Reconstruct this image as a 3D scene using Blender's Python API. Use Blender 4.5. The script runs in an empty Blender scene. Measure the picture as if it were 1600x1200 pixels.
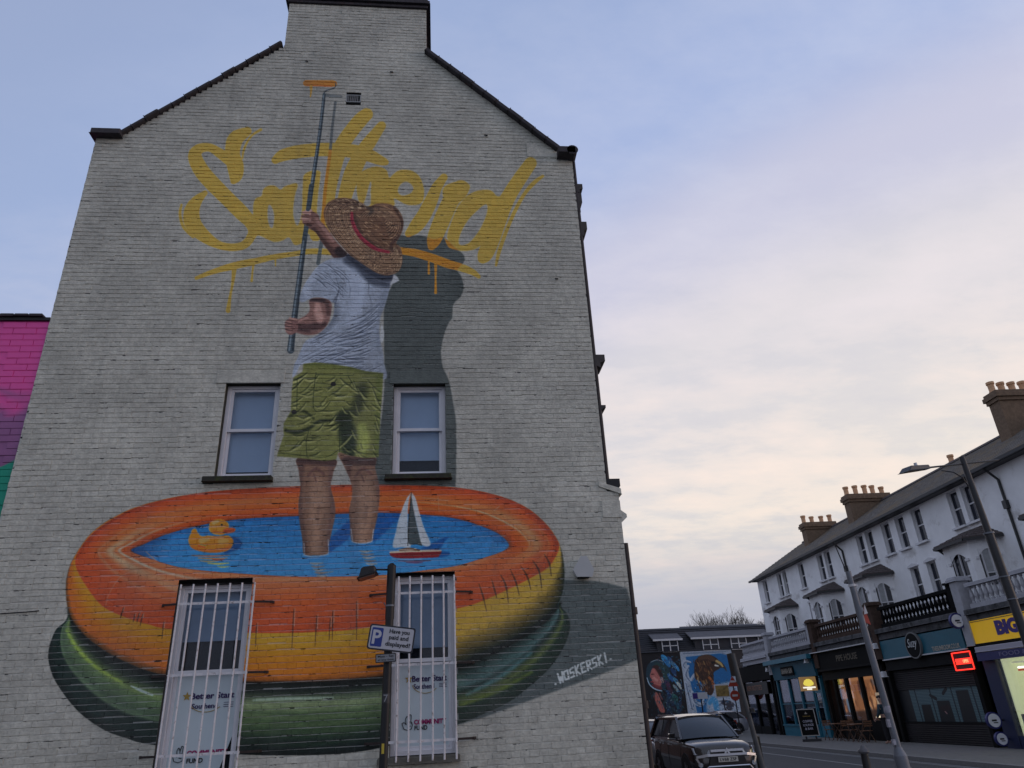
import bpy, bmesh, math, random
import numpy as np
from mathutils import Matrix, Vector
R_ = random.Random(7)
rng = np.random.default_rng(5)
SC = bpy.context.scene
COL = SC.collection
# ------------------------------------------------------------------ camera
FPX, PX0, PY0 = 1125.0, 800.0, 600.0        # focal length and centre in pixels of the 1600 x 1200 photograph
CAM = np.array([0.0, -9.8, 1.9])
_Z = np.array([-128.0, -2444.0, FPX]); _Z /= np.linalg.norm(_Z)
_X = np.array([11000.0, -58.2549, FPX]); _X /= np.linalg.norm(_X)
_Y = np.cross(_Z, _X)
RW = np.array([_X, _Y, _Z])                  # world = RW @ camera(x right, y down, z forward)
cam_d = bpy.data.cameras.new('camera'); cam = bpy.data.objects.new('camera', cam_d); COL.objects.link(cam)
cam_d.sensor_fit = 'HORIZONTAL'; cam_d.sensor_width = 36.0; cam_d.lens = 36.0 * FPX / 1600.0
cam_d.clip_start = 0.1; cam_d.clip_end = 3000
m = Matrix.Identity(4)
for i in range(3):
    m[i][0] = RW[i][0]; m[i][1] = -RW[i][1]; m[i][2] = -RW[i][2]; m[i][3] = CAM[i]
cam.matrix_world = m
SC.camera = cam
SC.render.resolution_x = 1024; SC.render.resolution_y = 768
# ------------------------------------------------------------------ sky and light
SC.view_settings.view_transform = 'Standard'; SC.view_settings.look = 'None'
SC.view_settings.exposure = 0.0; SC.view_settings.gamma = 1.0
try: SC.view_settings.use_curve_mapping = False
except Exception: pass
SUN_EL, SUN_AZ = math.radians(3.0), math.radians(105.0)   # azimuth measured from +Y towards +X
world = bpy.data.worlds.new('World'); SC.world = world; world.use_nodes = True
wn = world.node_tree; wn.nodes.clear(); WL = wn.links
def N(t, **k):
    n = wn.nodes.new(t)
    for a, b in k.items(): setattr(n, a, b)
    return n
def wmath(op, a, b=None, c=None):
    n = N('ShaderNodeMath', operation=op)
    for i, q in enumerate((a, b, c)):
        if q is None: continue
        if isinstance(q, (int, float)): n.inputs[i].default_value = q
        else: WL.new(q, n.inputs[i])
    return n.outputs[0]
def wramp(fac, stops, interp='EASE'):
    n = N('ShaderNodeValToRGB'); cr = n.color_ramp; cr.interpolation = interp
    while len(cr.elements) < len(stops): cr.elements.new(0.5)
    for e, (p, c) in zip(cr.elements, stops): e.position = p; e.color = (*c, 1)
    WL.new(fac, n.inputs[0]); return n.outputs[0]
def wmix(fac, a, b):
    n = N('ShaderNodeMix', data_type='RGBA')
    for s, q in ((n.inputs[0], fac), (n.inputs[6], a), (n.inputs[7], b)):
        if isinstance(q, (int, float)): s.default_value = q
        elif isinstance(q, tuple): s.default_value = (*q, 1)
        else: WL.new(q, s)
    return n.outputs[2]
tc = N('ShaderNodeTexCoord'); sep = N('ShaderNodeSeparateXYZ'); WL.new(tc.outputs['Generated'], sep.inputs[0])
dx, dy, dz = sep.outputs
sky = N('ShaderNodeTexSky', sky_type='NISHITA'); sky.sun_disc = False
sky.sun_elevation = SUN_EL; sky.sun_rotation = SUN_AZ; sky.altitude = 20; sky.air_density = 1.2; sky.dust_density = 2.0
bg1 = N('ShaderNodeBackground'); WL.new(sky.outputs[0], bg1.inputs[0]); bg1.inputs[1].default_value = 0.05
# thin dusk cloud sheet: warm towards the sunset azimuth, blue away from it and overhead
wd = (math.sin(math.radians(40)), math.cos(math.radians(40)))
side = wmath('ADD', wmath('MULTIPLY', dx, wd[0]), wmath('MULTIPLY', dy, wd[1]))
warm = wmath('ADD', wmath('MULTIPLY', side, 0.85), wmath('MULTIPLY', dz, -0.62))
base = wramp(wmath('MULTIPLY_ADD', warm, 0.62, 0.42), [(0.0, (.33, .37, .49)), (0.20, (.26, .32, .50)), (0.38, (.275, .35, .56)), (0.53, (.33, .40, .62)), (0.62, (.49, .49, .62)), (0.71, (.61, .58, .61)), (0.88, (.70, .635, .58))])
# clouds flattened towards the horizon (a sheet at height)
inv = wmath('DIVIDE', 1.0, wmath('ADD', wmath('MAXIMUM', dz, 0.0), 0.16))
cmb = N('ShaderNodeCombineXYZ'); WL.new(wmath('MULTIPLY', dx, inv), cmb.inputs[0]); WL.new(wmath('MULTIPLY', dy, inv), cmb.inputs[1])
def wnoise(scale, det, rough, off):
    mp = N('ShaderNodeMapping'); mp.inputs['Location'].default_value = off; mp.inputs['Rotation'].default_value = (0, 0, 0.5); mp.inputs['Scale'].default_value = (1, 1.6, 1)
    WL.new(cmb.outputs[0], mp.inputs[0])
    n = N('ShaderNodeTexNoise'); n.inputs['Scale'].default_value = scale; n.inputs['Detail'].default_value = det; n.inputs['Roughness'].default_value = rough
    WL.new(mp.outputs[0], n.inputs['Vector']); return n.outputs[0]
n1 = wnoise(1.5, 7, .6, (3.1, 1.7, 0)); n2 = wnoise(4.5, 6, .62, (7.7, 4.2, 0))
cl = wmath('MULTIPLY', wmath('SUBTRACT', wmath('ADD', wmath('MULTIPLY', n1, .6), wmath('MULTIPLY', n2, .4)), .44), 5.0)
cl.node.use_clamp = True
amt = wmath('MULTIPLY', cl, wmath('MULTIPLY_ADD', warm, 0.8, 0.26)); amt.node.use_clamp = True
creamy = wramp(dz, [(0.0, (.40, .38, .46)), (0.10, (.50, .46, .52)), (0.20, (.86, .70, .61)), (0.34, (.84, .70, .64)), (0.45, (.72, .65, .67)), (0.65, (.56, .58, .70))])
grey = wmath('MULTIPLY', wmath('SUBTRACT', .50, wmath('ADD', wmath('MULTIPLY', n2, .6), wmath('MULTIPLY', n1, .4))), 4.5); grey.node.use_clamp = True
sk = wmix(amt, base, creamy)
ga = wmath('MULTIPLY', grey, wmath('MULTIPLY_ADD', dz, -1.0, .62)); ga.node.use_clamp = True
sk = wmix(ga, sk, (.40, .415, .53))
# grey-blue bank low over the horizon
low = wmath('MULTIPLY_ADD', wmath('ADD', dz, wmath('MULTIPLY', n2, 0.06)), -9.0, 2.3); low.node.use_clamp = True
sk = wmix(wmath('MULTIPLY', low, .85), sk, (.335, .365, .485))
bg2 = N('ShaderNodeBackground'); WL.new(sk, bg2.inputs[0]); bg2.inputs[1].default_value = 1.14
add = N('ShaderNodeAddShader'); WL.new(bg1.outputs[0], add.inputs[0]); WL.new(bg2.outputs[0], add.inputs[1])
out = N('ShaderNodeOutputWorld'); WL.new(add.outputs[0], out.inputs[0])
sd = bpy.data.lights.new('sun', 'SUN'); sd.energy = 0.5; sd.angle = math.radians(25); sd.color = (1.0, .86, .74)
sun = bpy.data.objects.new('sun', sd); COL.objects.link(sun)
sv = Vector((math.sin(SUN_AZ) * math.cos(SUN_EL), math.cos(SUN_AZ) * math.cos(SUN_EL), math.sin(SUN_EL)))
sun.rotation_euler = sv.to_track_quat('Z', 'Y').to_euler(); sun.location = (30, 30, 40)
# ------------------------------------------------------------------ coordinate helpers
def ray(x, y): return RW @ np.array([x - PX0, y - PY0, FPX])
def proj(x, y, z):
    d = np.array([x, y, z], dtype=float) - CAM; c = RW.T @ d
    return PX0 + FPX * c[0] / c[2], PY0 + FPX * c[1] / c[2]
def wallp(px, py, y=0.0):                     # a measured point of the gable wall, y in front of or behind it
    r = ray(px, py); t = (y - CAM[1]) / r[1]; return float(r[0] * t), float(r[2] * t + CAM[2])
_a = math.radians(2.63); SV = np.array([math.sin(_a), math.cos(_a), 0]); PV = np.array([math.cos(_a), -math.sin(_a), 0])
CG = np.array([CAM[0], CAM[1], 0.0])
def T(p):                                     # street frame: s along the street, o across it, z up
    s, o, z = p; return CG + SV * s + PV * o + np.array([0, 0, z])
def TW(p): return Vector(T(p))
def at(px, py, fwd):                          # measured point at a forward distance from the camera
    r = ray(px, py); t = fwd / r[1]; return Vector(CAM + r * t)
def W0(p): return p
# ------------------------------------------------------------------ object helpers
ROOTM = {}
def tag(o, label=None, cat=None, group=None, kind=None):
    for k, v in (('label', label), ('category', cat), ('group', group), ('kind', kind)):
        if v: o[k] = v
    return o
def thing(name, label, cat, loc, rz=0.0, group=None):
    o = bpy.data.objects.new(name, None); COL.objects.link(o); o.empty_display_size = .3
    M = Matrix.Translation(Vector(loc)) @ Matrix.Rotation(rz, 4, 'Z')
    o.matrix_basis = M; ROOTM[o.name] = M
    return tag(o, label, cat, group)
def link(name, mesh, parent=None, M=None):    # M: world matrix
    o = bpy.data.objects.new(name, mesh); COL.objects.link(o)
    M = M or Matrix.Identity(4)
    ROOTM[o.name] = M
    if parent is not None:
        o.parent = parent; o.matrix_basis = ROOTM[parent.name].inverted() @ M
    else: o.matrix_basis = M
    return o
class MB:
    def __init__(s, fn=None): s.v = []; s.f = []; s.mi = []; s.fn = fn or W0; s.cur = 0
    def add(s, vs, fs):
        n = len(s.v); s.v += [tuple(s.fn(p)) for p in vs]; s.f += [tuple(i + n for i in f) for f in fs]; s.mi += [s.cur] * len(fs); return s
    def hexa(s, p): return s.add(p, [(0, 1, 2, 3), (4, 5, 6, 7), (0, 1, 5, 4), (1, 2, 6, 5), (2, 3, 7, 6), (3, 0, 4, 7)])
    def box(s, x0, x1, y0, y1, z0, z1):
        return s.hexa([(x0, y0, z0), (x1, y0, z0), (x1, y1, z0), (x0, y1, z0), (x0, y0, z1), (x1, y0, z1), (x1, y1, z1), (x0, y1, z1)])
    def quad(s, a, b, c, d): return s.add([a, b, c, d], [(0, 1, 2, 3)])
    def prism(s, poly, axis, c0, c1):
        def P(a, b, c): return {'x': (c, a, b), 'y': (a, c, b), 'z': (a, b, c)}[axis]
        n = len(poly)
        s.add([P(a, b, c0) for a, b in poly] + [P(a, b, c1) for a, b in poly],
              [tuple(range(n)), tuple(range(n, 2 * n))] + [(i, (i + 1) % n, n + (i + 1) % n, n + i) for i in range(n)])
        return s
    def tube(s, p0, p1, r0, r1=None, n=10, cap=True):
        r1 = r0 if r1 is None else r1
        a, b = Vector(p0), Vector(p1); d = (b - a)
        if d.length < 1e-6: return s
        d.normalize(); u = d.orthogonal().normalized(); w = d.cross(u)
        vs = [a + (u * math.cos(2 * math.pi * k / n) + w * math.sin(2 * math.pi * k / n)) * r0 for k in range(n)] + \
             [b + (u * math.cos(2 * math.pi * k / n) + w * math.sin(2 * math.pi * k / n)) * r1 for k in range(n)]
        fs = [(i, (i + 1) % n, n + (i + 1) % n, n + i) for i in range(n)]
        if cap: fs += [tuple(range(n)), tuple(range(n, 2 * n))]
        return s.add([tuple(q) for q in vs], fs)
    def path(s, pts, r, n=8):
        for a, b in zip(pts[:-1], pts[1:]): s.tube(a, b, r, r, n)
        return s
    def bar(s, p0, p1, w, h, up=(0, 0, 1)):
        a, b = Vector(p0), Vector(p1); d = (b - a).normalized(); u = Vector(up); u = (u - d * u.dot(d)).normalized(); x = d.cross(u)
        q = [a - x * w / 2 - u * h / 2, a + x * w / 2 - u * h / 2, a + x * w / 2 + u * h / 2, a - x * w / 2 + u * h / 2]
        return s.hexa([tuple(k) for k in q] + [tuple(k + (b - a)) for k in q])
    def lathe(s, c, prof, n=12):
        vs = []; fs = []
        for r, z in prof:
            for k in range(n): vs.append((c[0] + r * math.cos(2 * math.pi * k / n), c[1] + r * math.sin(2 * math.pi * k / n), c[2] + z))
        for j in range(len(prof) - 1):
            for k in range(n): fs.append((j * n + k, j * n + (k + 1) % n, (j + 1) * n + (k + 1) % n, (j + 1) * n + k))
        fs += [tuple(range(n)), tuple(range((len(prof) - 1) * n, len(prof) * n))]
        return s.add(vs, fs)
    def mesh(s, name, mats, M=None, smooth=False, fix=True, bevel=0.0):
        me = bpy.data.meshes.new(name)
        v = s.v
        if M is not None:
            I = M.inverted(); v = [tuple(I @ Vector(p)) for p in v]
        me.from_pydata(v, [], s.f); me.polygons.foreach_set('material_index', s.mi)
        for q in (mats if isinstance(mats, (list, tuple)) else [mats]): me.materials.append(q)
        if fix or bevel:
            bm = bmesh.new(); bm.from_mesh(me)
            if bevel:
                bmesh.ops.bevel(bm, geom=list(bm.edges), offset=bevel, segments=1, affect='EDGES', clamp_overlap=True)
            bmesh.ops.recalc_face_normals(bm, faces=bm.faces); bm.to_mesh(me); bm.free()
        if smooth:
            me.polygons.foreach_set('use_smooth', [True] * len(me.polygons))
            try: me.set_sharp_from_angle(angle=math.radians(smooth if smooth is not True else 40))
            except Exception: pass
        me.update(); return me
    def build(s, name, mats, parent=None, smooth=False, fix=True, bevel=0.0, org=None):
        M = ROOTM[parent.name] if parent is not None else Matrix.Translation(Vector(org or (0, 0, 0)))
        return link(name, s.mesh(name, mats, M, smooth, fix, bevel), parent, M)
# ------------------------------------------------------------------ materials
def nd(nt, t, **k):
    n = nt.nodes.new(t)
    for a, b in k.items(): setattr(n, a, b)
    return n
def setin(n, key, v):
    if key in n.inputs: n.inputs[key].default_value = v
def mat(name, col, rough=.8, metal=0.0, var=None, bump=None, emit=None, estr=1.0, spec=.5, stain=None, coat=0.0):
    """var=(scale, amount) tonal grain; bump=(scale, strength); stain=(colour, scale, threshold)"""
    M = bpy.data.materials.new(name); M.use_nodes = True; nt = M.node_tree; L = nt.links
    b = nt.nodes['Principled BSDF']
    setin(b, 'Base Color', (*col, 1)); setin(b, 'Roughness', rough); setin(b, 'Metallic', metal); setin(b, 'Specular IOR Level', spec); setin(b, 'Coat Weight', coat)
    src = None
    if var or stain or bump:
        co = nd(nt, 'ShaderNodeTexCoord').outputs['Object']
    if var:
        n = nd(nt, 'ShaderNodeTexNoise'); n.inputs['Scale'].default_value = var[0]; n.inputs['Detail'].default_value = 8; n.inputs['Roughness'].default_value = .62; L.new(co, n.inputs['Vector'])
        mr = nd(nt, 'ShaderNodeMapRange'); mr.inputs[1].default_value = .25; mr.inputs[2].default_value = .75; mr.inputs[3].default_value = 1 - var[1]; mr.inputs[4].default_value = 1 + var[1]; L.new(n.outputs[0], mr.inputs[0])
        vm = nd(nt, 'ShaderNodeVectorMath', operation='SCALE'); vm.inputs[0].default_value = col; L.new(mr.outputs[0], vm.inputs['Scale']); src = vm.outputs[0]
    if stain:
        n = nd(nt, 'ShaderNodeTexNoise'); n.inputs['Scale'].default_value = stain[1]; n.inputs['Detail'].default_value = 9; n.inputs['Roughness'].default_value = .7; L.new(co, n.inputs['Vector'])
        mr = nd(nt, 'ShaderNodeMapRange'); mr.inputs[1].default_value = stain[2]; mr.inputs[2].default_value = stain[2] + .18; L.new(n.outputs[0], mr.inputs[0])
        mx = nd(nt, 'ShaderNodeMix', data_type='RGBA'); L.new(mr.outputs[0], mx.inputs[0]); mx.inputs[7].default_value = (*stain[0], 1)
        if src: L.new(src, mx.inputs[6])
        else: mx.inputs[6].default_value = (*col, 1)
        src = mx.outputs[2]
    if src: L.new(src, b.inputs['Base Color'])
    if bump:
        n = nd(nt, 'ShaderNodeTexNoise'); n.inputs['Scale'].default_value = bump[0]; n.inputs['Detail'].default_value = 6; L.new(co, n.inputs['Vector'])
        bp = nd(nt, 'ShaderNodeBump'); bp.inputs['Strength'].default_value = bump[1]; bp.inputs['Distance'].default_value = .01; L.new(n.outputs[0], bp.inputs['Height']); L.new(bp.outputs[0], b.inputs['Normal'])
    if emit:
        setin(b, 'Emission Color', (*emit, 1)); setin(b, 'Emission Strength', estr)
    return M
def glass_mat(name, tint=(.9, .95, 1.0), refl=.02, rough=.02, top=.5, gc=.9):
    M = bpy.data.materials.new(name); M.use_nodes = True; nt = M.node_tree; L = nt.links; nt.nodes.clear()
    tr = nd(nt, 'ShaderNodeBsdfTransparent'); tr.inputs[0].default_value = (*tint, 1)
    gl = nd(nt, 'ShaderNodeBsdfGlossy'); gl.inputs[0].default_value = (gc, gc, gc * 1.05, 1); gl.inputs['Roughness'].default_value = rough
    lw = nd(nt, 'ShaderNodeLayerWeight'); lw.inputs[0].default_value = .35
    mr = nd(nt, 'ShaderNodeMapRange'); mr.inputs[3].default_value = refl; mr.inputs[4].default_value = top; L.new(lw.outputs['Fresnel'], mr.inputs[0])
    n = nd(nt, 'ShaderNodeTexNoise'); n.inputs['Scale'].default_value = 1.3
    bp = nd(nt, 'ShaderNodeBump'); bp.inputs['Strength'].default_value = .04; L.new(n.outputs[0], bp.inputs['Height']); L.new(bp.outputs[0], gl.inputs['Normal'])
    mx = nd(nt, 'ShaderNodeMixShader'); L.new(mr.outputs[0], mx.inputs[0]); L.new(tr.outputs[0], mx.inputs[1]); L.new(gl.outputs[0], mx.inputs[2])
    o = nd(nt, 'ShaderNodeOutputMaterial'); L.new(mx.outputs[0], o.inputs[0]); return M
FONTM = {}
def text(name, body, mt, parent, pos, right, up, h, width=None, bold=0.0, ext=.004, shear=0.0, align='CENTER', label=None):
    """flat raised lettering: pos world centre of the line, right/up unit vectors, h cap height in metres"""
    cu = bpy.data.curves.new(name, 'FONT'); cu.body = body; cu.size = 1.0; cu.extrude = ext / h; cu.offset = bold; cu.shear = shear; cu.resolution_u = 3
    cu.align_x = 'CENTER'; cu.align_y = 'CENTER'
    o = bpy.data.objects.new(name, cu); COL.objects.link(o)
    dg = bpy.context.evaluated_depsgraph_get(); me = bpy.data.meshes.new_from_object(o.evaluated_get(dg)); bpy.data.objects.remove(o); bpy.data.curves.remove(cu)
    n = len(me.vertices); co = np.empty(n * 3, np.float32); me.vertices.foreach_get('co', co); co = co.reshape(-1, 3)
    lo, hi = co.min(0), co.max(0); co -= (lo + hi) / 2
    sy = h / max(hi[1] - lo[1], 1e-3); sx = (width / (hi[0] - lo[0])) if width else sy
    co[:, 0] *= sx; co[:, 1] *= sy; co[:, 2] *= (2 * ext) / max(hi[2] - lo[2], 1e-6) if hi[2] > lo[2] else 0
    r = Vector(right).normalized(); u = Vector(up).normalized(); nn = r.cross(u)
    M = Matrix(((r.x, u.x, nn.x, 0), (r.y, u.y, nn.y, 0), (r.z, u.z, nn.z, 0), (0, 0, 0, 1)))
    M = Matrix.Translation(Vector(pos)) @ M
    me.vertices.foreach_set('co', co.ravel()); me.materials.clear(); me.materials.append(mt); me.update()
    ob = link(name, me, parent, M)
    if label: ob['label'] = label
    return ob
def s2l(c): c = np.asarray(c, dtype=np.float64) / 255.0; return np.where(c <= .04045, c / 12.92, ((c + .055) / 1.055) ** 2.4)
def l2s(c): c = np.clip(c, 0, 1); return np.where(c <= .0031308, c * 12.92, 1.055 * c ** (1 / 2.4) - .055)
# ------------------------------------------------------------------ a small brush painter (flat pictures on walls and posters)
def catmull(pts, closed=False, n=8):
    P = [np.array(p, float) for p in pts]; N_ = len(P); o = []
    rg = range(N_ if closed else N_ - 1)
    for i in rg:
        if closed: p0, p1, p2, p3 = P[(i - 1) % N_], P[i], P[(i + 1) % N_], P[(i + 2) % N_]
        else: p0, p1, p2, p3 = P[max(i - 1, 0)], P[i], P[i + 1], P[min(i + 2, N_ - 1)]
        for k in range(n):
            t = k / n
            o.append(.5 * ((2 * p1) + (p2 - p0) * t + (2 * p0 - 5 * p1 + 4 * p2 - p3) * t * t + (3 * p1 - p0 - 3 * p2 + p3) * t ** 3))
    if not closed: o.append(P[-1])
    return np.array(o)
def blur(a, r):
    r = int(round(r))
    if r < 1: return a
    for _ in range(2):
        for ax in (0, 1):
            pad = [(0, 0), (0, 0)]; pad[ax] = (r + 1, r)
            c = np.cumsum(np.pad(a, pad, mode='edge'), axis=ax)
            a = (c[2 * r + 1:] - c[:-2 * r - 1]) / (2 * r + 1) if ax == 0 else (c[:, 2 * r + 1:] - c[:, :-2 * r - 1]) / (2 * r + 1)
    return a
class Canvas:
    def __init__(s, x0, y0, x1, y1, k, col):
        s.x0, s.y0, s.k = x0, y0, k; s.W = int((x1 - x0) * k); s.H = int((y1 - y0) * k)
        s.a = np.empty((s.H, s.W, 3), np.float32); s.a[:] = np.array(col) / 255.0
    def mask(s, pts, soft=0.8, smooth=True):
        p = catmull(pts, True) if smooth else np.array(pts, float)
        p = (p[:, :2] - (s.x0, s.y0)) * s.k; sf = max(soft * s.k / 2, 0)
        m_ = int(sf * 2 + 3)
        X0, Y0 = max(int(p[:, 0].min()) - m_, 0), max(int(p[:, 1].min()) - m_, 0)
        X1, Y1 = min(int(p[:, 0].max()) + m_, s.W), min(int(p[:, 1].max()) + m_, s.H)
        if X1 <= X0 or Y1 <= Y0: return None
        M = np.zeros((Y1 - Y0, X1 - X0), bool); xs = np.arange(X0, X1) + .5
        for a, b in zip(p, np.roll(p, -1, 0)):
            if a[1] == b[1]: continue
            if a[1] > b[1]: a, b = b, a
            r0, r1 = max(int(math.ceil(a[1] - .5)), Y0), min(int(math.ceil(b[1] - .5)), Y1)
            if r1 <= r0: continue
            ys = np.arange(r0, r1) + .5; xc = a[0] + (ys - a[1]) * (b[0] - a[0]) / (b[1] - a[1])
            M[r0 - Y0:r1 - Y0] ^= xs[None, :] < xc[:, None]
        return X0, Y0, blur(M.astype(np.float32), sf)
    def smask(s, pts, soft=1.0, n=6):
        p = catmull(pts, False, n); q = (p[:, :2] - (s.x0, s.y0)) * s.k; w = p[:, 2] * s.k / 2; sf = max(soft * s.k, .8)
        mg = w.max() + sf + 2
        X0, Y0 = max(int(q[:, 0].min() - mg), 0), max(int(q[:, 1].min() - mg), 0); X1, Y1 = min(int(q[:, 0].max() + mg), s.W), min(int(q[:, 1].max() + mg), s.H)
        if X1 <= X0 or Y1 <= Y0: return None
        M = np.zeros((Y1 - Y0, X1 - X0), np.float32)
        for i in range(len(q) - 1):
            a, b, wa, wb = q[i], q[i + 1], w[i], w[i + 1]; g = max(wa, wb) + sf + 1
            u0, v0 = max(int(min(a[0], b[0]) - g), X0), max(int(min(a[1], b[1]) - g), Y0); u1, v1 = min(int(max(a[0], b[0]) + g) + 1, X1), min(int(max(a[1], b[1]) + g) + 1, Y1)
            if u1 <= u0 or v1 <= v0: continue
            xx, yy = np.meshgrid(np.arange(u0, u1) + .5, np.arange(v0, v1) + .5); d = b - a; L2 = max(d @ d, 1e-6)
            t = np.clip(((xx - a[0]) * d[0] + (yy - a[1]) * d[1]) / L2, 0, 1)
            ds = np.hypot(xx - a[0] - t * d[0], yy - a[1] - t * d[1]); rr = wa + (wb - wa) * t
            sub = M[v0 - Y0:v1 - Y0, u0 - X0:u1 - X0]; np.maximum(sub, np.clip((rr - ds) / sf + .5, 0, 1), out=sub)
        return X0, Y0, M
    def put(s, mk, col, alpha=1.0, clip=None):
        if mk is None: return None
        X0, Y0, M = mk; h, w = M.shape; M = M * alpha
        if clip is not None:
            c = np.zeros((h, w), np.float32); cx, cy, cm = clip
            ax0, ay0, ax1, ay1 = max(X0, cx), max(Y0, cy), min(X0 + w, cx + cm.shape[1]), min(Y0 + h, cy + cm.shape[0])
            if ax1 <= ax0 or ay1 <= ay0: return mk
            c[ay0 - Y0:ay1 - Y0, ax0 - X0:ax1 - X0] = cm[ay0 - cy:ay1 - cy, ax0 - cx:ax1 - cx]; M = M * c
        sub = s.a[Y0:Y0 + h, X0:X0 + w]; c = np.array(col, np.float32) / 255.0
        sub += (c - sub) * M[..., None]; return mk
    def poly(s, pts, col, alpha=1.0, soft=.8, clip=None, smooth=True): return s.put(s.mask(pts, soft, smooth), col, alpha, clip)
    def stroke(s, pts, col, alpha=1.0, soft=.8, clip=None, w=None):
        if w is not None: pts = [(p[0], p[1], w) for p in pts]
        return s.put(s.smask(pts, soft), col, alpha, clip)
    def noise(s, amt, cell):
        h, w = s.H // cell + 2, s.W // cell + 2; g = rng.random((h, w)).astype(np.float32)
        yy = np.arange(s.H) / cell; xx = np.arange(s.W) / cell; yi = yy.astype(int); xi = xx.astype(int); fy = (yy - yi)[:, None]; fx = (xx - xi)[None, :]
        v = (g[yi][:, xi] * (1 - fy) * (1 - fx) + g[yi + 1][:, xi] * fy * (1 - fx) + g[yi][:, xi + 1] * (1 - fy) * fx + g[yi + 1][:, xi + 1] * fy * fx)
        s.a *= (1 + (v - .5) * 2 * amt)[..., None]
def crop(x0, y0, k):
    return lambda L: [(x0 + p[0] / k, y0 + p[1] / k) + ((p[2] / k,) if len(p) > 2 else ()) for p in L]
def to_image(name, arr, gain):                # arr sRGB 0..1 top row first -> image datablock of albedo
    lin = s2l(np.clip(arr, 0, 1) * 255.0) * gain
    lin *= np.minimum(1.0, .84 / np.maximum(lin.max(-1, keepdims=True), 1e-6))
    rgb = l2s(lin).astype(np.float32)[::-1]
    h, w = rgb.shape[:2]; im = bpy.data.images.new(name, w, h); px = np.ones((h, w, 4), np.float32); px[..., :3] = rgb
    im.pixels.foreach_set(px.ravel()); im.update(); im.pack(); return im
def picture_mat(name, im, rough=.75, emit=0.0):
    M = bpy.data.materials.new(name); M.use_nodes = True; nt = M.node_tree; b = nt.nodes['Principled BSDF']
    uv = nd(nt, 'ShaderNodeUVMap'); t = nd(nt, 'ShaderNodeTexImage'); t.image = im; t.extension = 'EXTEND'
    nt.links.new(uv.outputs[0], t.inputs[0]); nt.links.new(t.outputs[0], b.inputs['Base Color']); b.inputs['Roughness'].default_value = rough
    if emit: nt.links.new(t.outputs[0], b.inputs['Emission Color']); b.inputs['Emission Strength'].default_value = emit
    return M
def picture(name, im_mat, parent, c4, thick=.01):
    """c4: world corners bottom-left, bottom-right, top-right, top-left as seen from the front"""
    a, b, c, d = [Vector(p) for p in c4]; n = (b - a).cross(d - a).normalized()
    mb = MB(); mb.add([tuple(q) for q in (a, b, c, d)], [(0, 1, 2, 3)])
    back = [tuple(q - n * thick) for q in (a, b, c, d)]
    M = ROOTM[parent.name] if parent is not None else Matrix.Translation(a)
    mb.add([tuple(q) for q in (a, b, c, d)] + back, [(1, 0, 4, 5), (2, 1, 5, 6), (3, 2, 6, 7), (0, 3, 7, 4), (7, 6, 5, 4)])
    me = mb.mesh(name, im_mat, M, fix=False); uvl = me.uv_layers.new(name='UVMap'); U = [(0, 0), (1, 0), (1, 1), (0, 1)]
    for k in range(4): uvl.data[k].uv = U[k]
    for k in range(4, len(uvl.data)): uvl.data[k].uv = (.01, .01)
    return link(name, me, parent, M)
# ------------------------------------------------------------------ the painting on the gable wall
GREY = (148, 146, 136)
cv = Canvas(0, 0, 1020, 1200, 2, GREY)
A4 = crop(270, 160, 3.531); A5 = crop(560, 160, 3.75); A6 = crop(420, 290, 4.2875); A7 = crop(420, 540, 3.4286)
B6 = crop(100, 740, 4.0); B7 = crop(500, 740, 4.0); B8 = crop(60, 940, 3.636); C2 = crop(450, 0, 2.909); C4 = crop(450, 400, 2.909); C6 = crop(450, 788, 2.909)
YL = (214, 180, 78); OY = (206, 142, 44); SH = (80, 86, 82)
lit_ = [  # brushed letters
    A4([(410, 160, 50), (345, 205, 85), (330, 285, 82), (345, 350, 92), (348, 400, 75), (335, 435, 34)]),
    A4([(330, 330, 70), (265, 285, 55), (205, 250, 46), (145, 258, 56), (122, 300, 76), (160, 380, 85), (230, 460, 85), (310, 540, 82), (380, 610, 82), (428, 665, 66), (440, 720, 50), (400, 782, 46), (330, 800, 42), (250, 785, 46), (170, 735, 72), (112, 670, 92), (105, 600, 84), (132, 545, 58), (178, 500, 28)]),
    C2([(358, 520, 56), (330, 545, 64), (285, 600, 66), (240, 670, 66), (212, 760, 62), (190, 860, 58), (180, 960, 55), (165, 1040, 60), (120, 1075, 40)]),
    C2([(425, 572, 40), (375, 640, 58), (335, 700, 66), (295, 780, 74), (268, 860, 66), (250, 930, 58)]),
    C2([(-58, 728, 34), (-20, 705, 54), (60, 688, 60), (160, 680, 60), (260, 684, 62), (350, 700, 60), (420, 730, 44), (445, 738, 26)]),
    A5([(500, 440, 45), (458, 500, 62), (424, 580, 76), (384, 660, 82), (338, 725, 78), (292, 770, 40)]),
    A5([(600, 500, 88), (550, 560, 96), (510, 640, 96), (476, 720, 96), (444, 800, 84), (428, 845, 44)]),
    A5([(1008, 358, 72), (950, 440, 80), (892, 530, 84), (850, 610, 92), (812, 710, 96), (778, 810, 92), (745, 885, 90), (728, 915, 60)]),
    A5([(1080, 432, 16), (1030, 470, 24), (970, 540, 22), (910, 650, 22), (860, 770, 22), (822, 880, 22), (806, 955, 14)]),
    A4([(485, 150, 16), (440, 180, 12), (410, 220, 12), (390, 270, 12), (385, 310, 8)]),
    A4([(48, 565, 12), (40, 620, 16), (60, 690, 16), (112, 745, 12)]),
]
for q in lit_: cv.stroke(q, YL, soft=1.0)
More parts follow.
